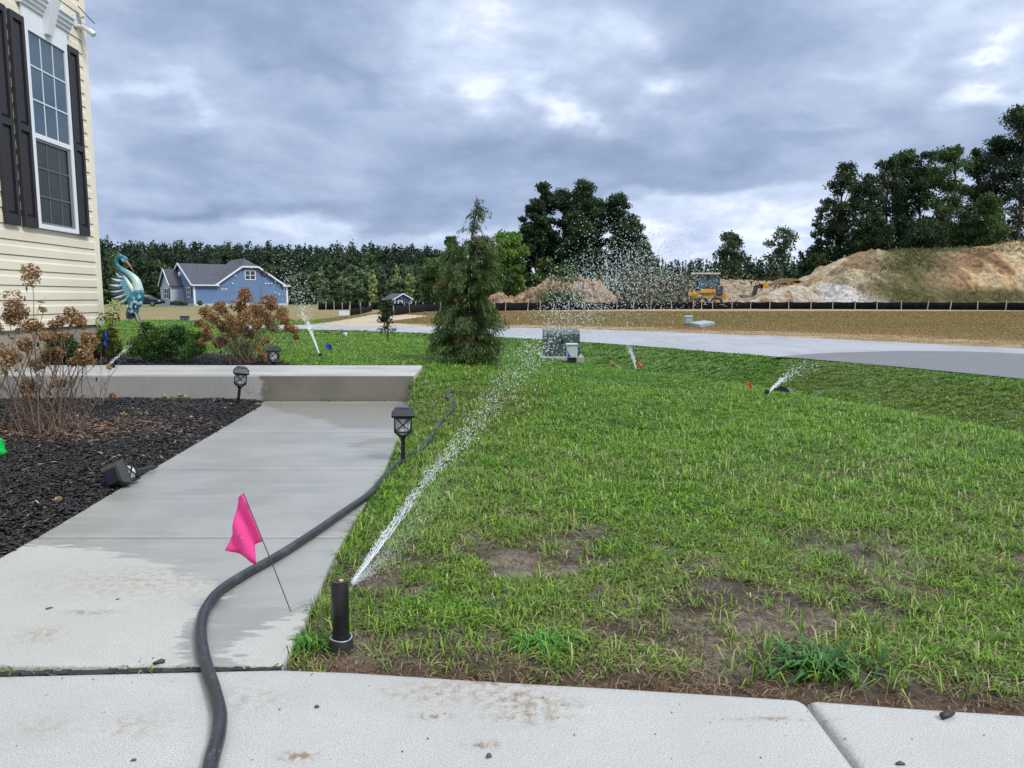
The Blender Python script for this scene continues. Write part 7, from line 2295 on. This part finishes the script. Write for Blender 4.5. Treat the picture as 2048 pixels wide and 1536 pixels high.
# front windows and the projecting bay with its own gable
frontf = lambda u, d, z: BL(-d, u, z)
bwin(bh, frontf, 1.2, 3.0, 1.15, 2.55)
bay = MB(); by0, by1, bd_ = 4.6, 9.4, 1.6; bz = 4.9
bay.prism([BL(-bd_, by0, 0), BL(-bd_, by1, 0), BL(-bd_, by1, EH), BL(-bd_, (by0 + by1) / 2, bz), BL(-bd_, by0, EH)], BL(bd_ - 0.001, 0, 0) - BL(0, 0, 0))
bay.build('bay', m_lg, bh)
mb = MB()
slab_roof(mb, [BL(-bd_ - .3, by0 - .3, EH - 0.05), BL(-bd_ - .3, (by0 + by1) / 2, bz + .22), BL(0.3, (by0 + by1) / 2, bz + .22), BL(0.3, by0 - .3, EH - 0.05)])
slab_roof(mb, [BL(-bd_ - .3, (by0 + by1) / 2, bz + .22), BL(-bd_ - .3, by1 + .3, EH - 0.05), BL(0.3, by1 + .3, EH - 0.05), BL(0.3, (by0 + by1) / 2, bz + .22)])
mb.build('bay_roof', m_rf, bh)
mb = MB(); mb.bar(BL(-bd_ - .33, by0 - .3, EH - .1), BL(-bd_ - .33, (by0 + by1) / 2, bz + .15), 0.06, 0.22); mb.build('rake_board', M_white, bh)
mb = MB(); mb.bar(BL(-bd_ - .33, (by0 + by1) / 2, bz + .15), BL(-bd_ - .33, by1 + .3, EH - .1), 0.06, 0.22); mb.build('rake_board', M_white, bh)
bayf = lambda u, d, z: BL(-bd_ - d, u, z)
bwin(bh, bayf, 5.7, 7.6, 0.95, 2.45)
for y_ in (by0 + 0.02, by1 - 0.02):
    mb = MB(); mb.prism([BL(-bd_ - .04, y_ - .12, 0.1), BL(-bd_ - .002, y_ - .12, 0.1), BL(-bd_ - .002, y_ + .12, 0.1), BL(-bd_ - .04, y_ + .12, 0.1)], (0, 0, EH - .3)); mb.build('corner_board', M_white, bh)
# foundation shrubs and a side stair
rsx = np.random.RandomState(5)
for i, (px, r_h) in enumerate([(344, 4), (352, 6), (362, 5), (371, 4), (400, 5)]):
    q = D(px, 614, 97.5); k = pxr(r_h, 97.5)
    acc = Acc(); clumpfill(acc, [(q.x, q.y, 0.1 + k * 0.6), (q.x + k * .4, q.y, 0.1 + k * .3)], [(k, k, k), (k * .8, k, k * .7)], 260, 0.22, 0.5, ((0.03, 0.05, 0.03), (0.08, 0.10, 0.06)), rsx)
    o = acc.build('foundation_shrub', M_leaf, origin=(q.x, q.y, -0.15)); tag(o, ['leftmost low shrub before the blue house bay', 'tallest shrub before the blue house bay', 'shrub between the bay and the recessed window', 'small shrub under the recessed front window', 'dark shrub at the blue side wall'][i], 'shrub', 'shrubs along the blue house')

# shed
SA = D(789, 612, 104); SA.z = -0.17; sa_ = R(28)
sh = empty('shed', SA, 'small dark blue shed with white trim before the thicket', 'shed', rz=sa_)
sx_ = (math.cos(sa_), math.sin(sa_))
def SL(x, y, z): return Vector((SA.x + sx_[0] * x - sx_[1] * y, SA.y + sx_[1] * x + sx_[0] * y, SA.z + z))
W1 = 2.5; D1 = 4.6; E1 = 0.95; Rg = 1.65
m_sb = clap('shed_blue', (0.03, 0.055, 0.13))
mb = MB(); mb.prism([SL(0, 0, 0), SL(W1, 0, 0), SL(W1, 0, E1), SL(W1 / 2, 0, Rg), SL(0, 0, E1)], SL(0, D1, 0) - SL(0, 0, 0)); mb.build('walls', m_sb, sh)
mb = MB(); slab_roof(mb, [SL(-.2, -.2, E1), SL(W1 / 2, -.2, Rg + .12), SL(W1 / 2, D1 + .2, Rg + .12), SL(-.2, D1 + .2, E1)], .07); slab_roof(mb, [SL(W1 / 2, -.2, Rg + .12), SL(W1 + .2, -.2, E1), SL(W1 + .2, D1 + .2, E1), SL(W1 / 2, D1 + .2, Rg + .12)], .07); mb.build('roof', m_rf, sh)
mb = MB(); mb.bar(SL(-.2, -.22, E1 - .05), SL(W1 / 2, -.22, Rg + .06), .04, .14); mb.bar(SL(W1 / 2, -.22, Rg + .06), SL(W1 + .2, -.22, E1 - .05), .04, .14); mb.build('rake_trim', M_white, sh)
for x in (0, W1 - .12):
    mb = MB(); mb.prism([SL(x, -.03, 0), SL(x + .12, -.03, 0), SL(x + .12, -.001, 0), SL(x, -.001, 0)], (0, 0, E1 - .02)); mb.build('corner_board', M_white, sh)
mb = MB(); mb.bar(SL(-.24, -.2, E1 - .07), SL(-.24, D1 + .2, E1 - .07), .05, .12); mb.build('gutter', M_white, sh)
for i, y_ in enumerate((0.5, 2.0, 3.5)):
    mb = MB(); mb.prism([SL(-.04, y_, 0.1), SL(-.001, y_, 0.1), SL(-.001, y_ + .7, 0.1), SL(-.04, y_ + .7, 0.1)], (0, 0, .68)); wn = mb.build('window', M_white, sh)
    mb = MB(); mb.prism([SL(-.05, y_ + .12, 0.2), SL(-.041, y_ + .12, 0.2), SL(-.041, y_ + .58, 0.2), SL(-.05, y_ + .58, 0.2)], (0, 0, .46)); mb.build('pane', m_wg, wn)
mb = MB(); mb.prism([SL(.5, -.04, .15), SL(1.2, -.04, .15), SL(1.2, -.001, .15), SL(.5, -.001, .15)], (0, 0, .6)); wn = mb.build('window', M_white, sh)
mb = MB(); mb.prism([SL(.62, -.05, .25), SL(1.08, -.05, .25), SL(1.08, -.041, .25), SL(.62, -.041, .25)], (0, 0, .4)); mb.build('pane', m_wg, wn)

# dark car by the blue house
CY = 96.0
c0 = D(290, 618, CY); c0 = Vector((c0.x, CY, -0.15))
car = empty('parked_car', c0, 'dark parked car beside the blue house behind the heron', 'car')
m_paint = simple('dark_paint', (0.010, 0.012, 0.018), 0.2, var=0.1)
prof_ = [(-2.3, 0.35), (-2.32, 0.75), (-2.15, 0.98), (-1.7, 1.02), (-1.1, 1.45), (0.1, 1.50), (0.7, 1.30), (1.15, 1.02), (1.9, 0.92), (2.25, 0.72), (2.3, 0.38)]
def CLc(x, y, z): return Vector((c0.x + x, c0.y + y, c0.z + z))
mb = MB(); mb.prism([CLc(x, -0.88, z) for x, z in prof_], (0, 1.76, 0)); mb.build('body', m_paint, car, bevel=0.06)
mb = MB(); mb.prism([CLc(x, -0.895, z) for x, z in [(-1.5, 1.04), (-1.02, 1.38), (0.08, 1.42), (0.62, 1.24), (0.98, 1.03)]], (0, 0.012, 0)); mb.build('side_window', m_wg, car)
mb = MB(); mb.bar(CLc(-1.1, -0.9, 1.44), CLc(0.12, -0.9, 1.49), .03, .05); mb.bar(CLc(0.12, -0.9, 1.49), CLc(0.75, -0.9, 1.29), .03, .05); mb.build('roof_trim', M_white, car)
for x in (-1.45, 1.4):
    mb = MB(); mb.lathe((0, 0, 0), [(0.33, -0.11), (0.35, -0.09), (0.35, 0.09), (0.33, 0.11)], 20, Matrix.Translation(CLc(x, -0.82, 0.34)) @ Matrix.Rotation(R(90), 4, 'X')); wh = mb.build('wheel', M_black_rough, car)
    mb = MB(); mb.lathe((0, 0, 0), [(0.2, 0.111), (0.19, 0.125)], 16, Matrix.Translation(CLc(x, -0.82, 0.34)) @ Matrix.Rotation(R(90), 4, 'X')); mb.build('rim', simple('alloy', (0.3, 0.3, 0.32), 0.3, metal=0.8), wh)
mb = MB(); mb.box(CLc(2.2, -0.9, 0.68), CLc(2.29, -0.55, 0.80)); mb.build('headlight', M_white, car)

# ------------------------------------------------------------------ machines
m_yel = simple('machine_yellow', (0.50, 0.27, 0.03), 0.6, var=0.4, scale=2)
m_cabg = simple('cab_glass', (0.05, 0.10, 0.11), 0.12, var=0.3, scale=2)
LY = 76.5
def LP(px, py, dy=0): return D(px, py, LY + dy)
lb0 = Vector((LP(1418, 600).x, LY, -0.12))
ld = empty('wheel_loader', lb0, 'yellow wheel loader with black cab and cream roof behind the silt fence', 'loader')
def bxp(mb, px0, py0, px1, py1, d0, d1):
    a = LP(px0, py1); b_ = LP(px1, py0); mb.box((a.x, LY + d0, a.z), (b_.x, LY + d1, b_.z))
mb = MB(); bxp(mb, 1394, 582, 1442, 597, 0, 2.0); mb.build('chassis', m_yel, ld, bevel=0.06)
mb = MB(); bxp(mb, 1400, 578, 1432, 586, -0.15, 1.6); mb.build('hood', m_yel, ld, bevel=0.05)
mb = MB()
for px in (1394.5, 1417, 1438.5): mb.bar(LP(px, 580, .1), LP(px, 549, .1), 0.12, 0.12, up=(0, 1, 0))
for px in (1394.5, 1438.5): mb.bar(LP(px, 580, 1.6), LP(px, 549, 1.6), 0.12, 0.12, up=(0, 1, 0))
bxp(mb, 1393, 576, 1440, 582, 0.0, 1.7)
mb.build('cab_frame', M_black, ld)
mb = MB(); bxp(mb, 1395.5, 550, 1437.5, 577, 0.15, 1.55); mb.build('cab_glass', m_cabg, ld)
mb = MB(); bxp(mb, 1392, 545.5, 1441, 549, -0.1, 1.8); mb.build('cab_roof', simple('cream_roof', (0.48, 0.40, 0.30), 0.6), ld, bevel=0.05)
mb = MB(); bxp(mb, 1432, 571, 1446, 590, -0.25, 1.2); mb.build('engine_cover', simple('dark_blue_grey', (0.04, 0.055, 0.08), 0.4), ld, bevel=0.08)
mb = MB(); mb.bar(LP(1396, 590, -.3), LP(1382, 580, -.3), 0.25, 0.3); mb.bar(LP(1382, 580, -.3), LP(1380, 592, -.3), 0.25, 0.3); mb.build('lift_arm', m_yel, ld)
mb = MB(); bxp(mb, 1440, 586, 1454, 598, 0.1, 1.6); mb.build('bucket', m_yel, ld, bevel=0.05)
for (px, dy) in ((1404, -0.35), (1434, -0.35), (1404, 1.9), (1434, 1.9)):
    c_ = LP(px, 598, dy); r__ = 0.62
    mb = MB(); mb.lathe((0, 0, 0), [(r__ * .8, -.22), (r__, -.16), (r__, .16), (r__ * .8, .22)], 22, Matrix.Translation((c_.x, c_.y, -0.12 + r__)) @ Matrix.Rotation(R(90), 4, 'X')); wh = mb.build('wheel', M_black_rough, ld)
    mb = MB(); mb.lathe((0, 0, 0), [(r__ * .45, .221), (r__ * .4, .26)], 16, Matrix.Translation((c_.x, c_.y, -0.12 + r__)) @ Matrix.Rotation(R(90), 4, 'X')); mb.build('rim', m_yel, wh)
EYX = 77.5
def XP(px, py, dy=0): return D(px, py, EYX + dy)
ex = empty('excavator', (XP(1600, 595).x, EYX, -0.12), 'excavator with its long arm stretched left over the sand', 'excavator')
mb = MB(); mb.prism([XP(1503, 593), XP(1506, 589), XP(1511, 571), XP(1520, 568), XP(1526, 569), XP(1526, 576), XP(1516, 577), XP(1513, 590)], (0, 0.4, 0)); mb.build('stick', simple('arm_dark', (0.035, 0.03, 0.028), 0.6), ex)
mb = MB(); mb.prism([XP(1520, 565), XP(1529, 564.5), XP(1540, 567), XP(1537, 576), XP(1522, 577)], (0, 0.5, 0)); mb.build('elbow', m_yel, ex, bevel=0.03)
mb = MB(); mb.prism([XP(1536, 569), XP(1552, 561), XP(1568, 556.5), XP(1592, 557), XP(1602, 562), XP(1598, 567), XP(1580, 564), XP(1560, 567), XP(1540, 573.5)], (0, 0.45, 0)); mb.build('boom', simple('muddy_boom', (0.22, 0.15, 0.09), 0.8, var=0.3, scale=4), ex)
mb = MB(); mb.prism([XP(1486, 596.5), XP(1482, 590), XP(1487, 588.5), XP(1496, 591), XP(1506, 589), XP(1508, 594)], (0, 0.8, 0)); mb.build('bucket', simple('steel_grey', (0.16, 0.18, 0.18), 0.5), ex)
mb = MB(); mb.bar(XP(1548, 578, .1), XP(1555, 566, .1), .16, .16); mb.bar(XP(1556, 578, .1), XP(1563, 564, .1), .16, .16); mb.build('ram', simple('ram_brown', (0.16, 0.10, 0.06), 0.6), ex)
mb = MB(); mb.prism([XP(1585, 562), XP(1600, 560), XP(1602, 575), XP(1586, 574)], (0, 1.8, 0)); mb.build('cab', m_yel, ex, bevel=0.05)
mb = MB(); mb.prism([XP(1587, 575, .2), XP(1606, 575, .2), XP(1606, 590, .2), XP(1587, 590, .2)], (0, 1.6, 0)); mb.build('undercarriage', M_black, ex, bevel=0.08)
# heap of pale sand before the excavator
def col_s(XX, YY, Z, t):
    return lerp3(np.broadcast_to(np.array([0.42, 0.36, 0.29]), XX.shape + (3,)).copy(), (0.26, 0.17, 0.10), sstep(fbm(XX, YY, 0.6, 4, 55), 0.45, 0.6) * (XX < XP(1560, 590).x))
mound('sand_heap', 'low pale sand heap under the excavator arm', [(1470, 602), (1500, 598), (1530, 585), (1550, 578), (1580, 571), (1600, 569), (1615, 575), (1640, 600)], 76.3, 73.2, 77.3, 63, col_s, gul=0.05, rough=0.12, nxm=90, nym=30)
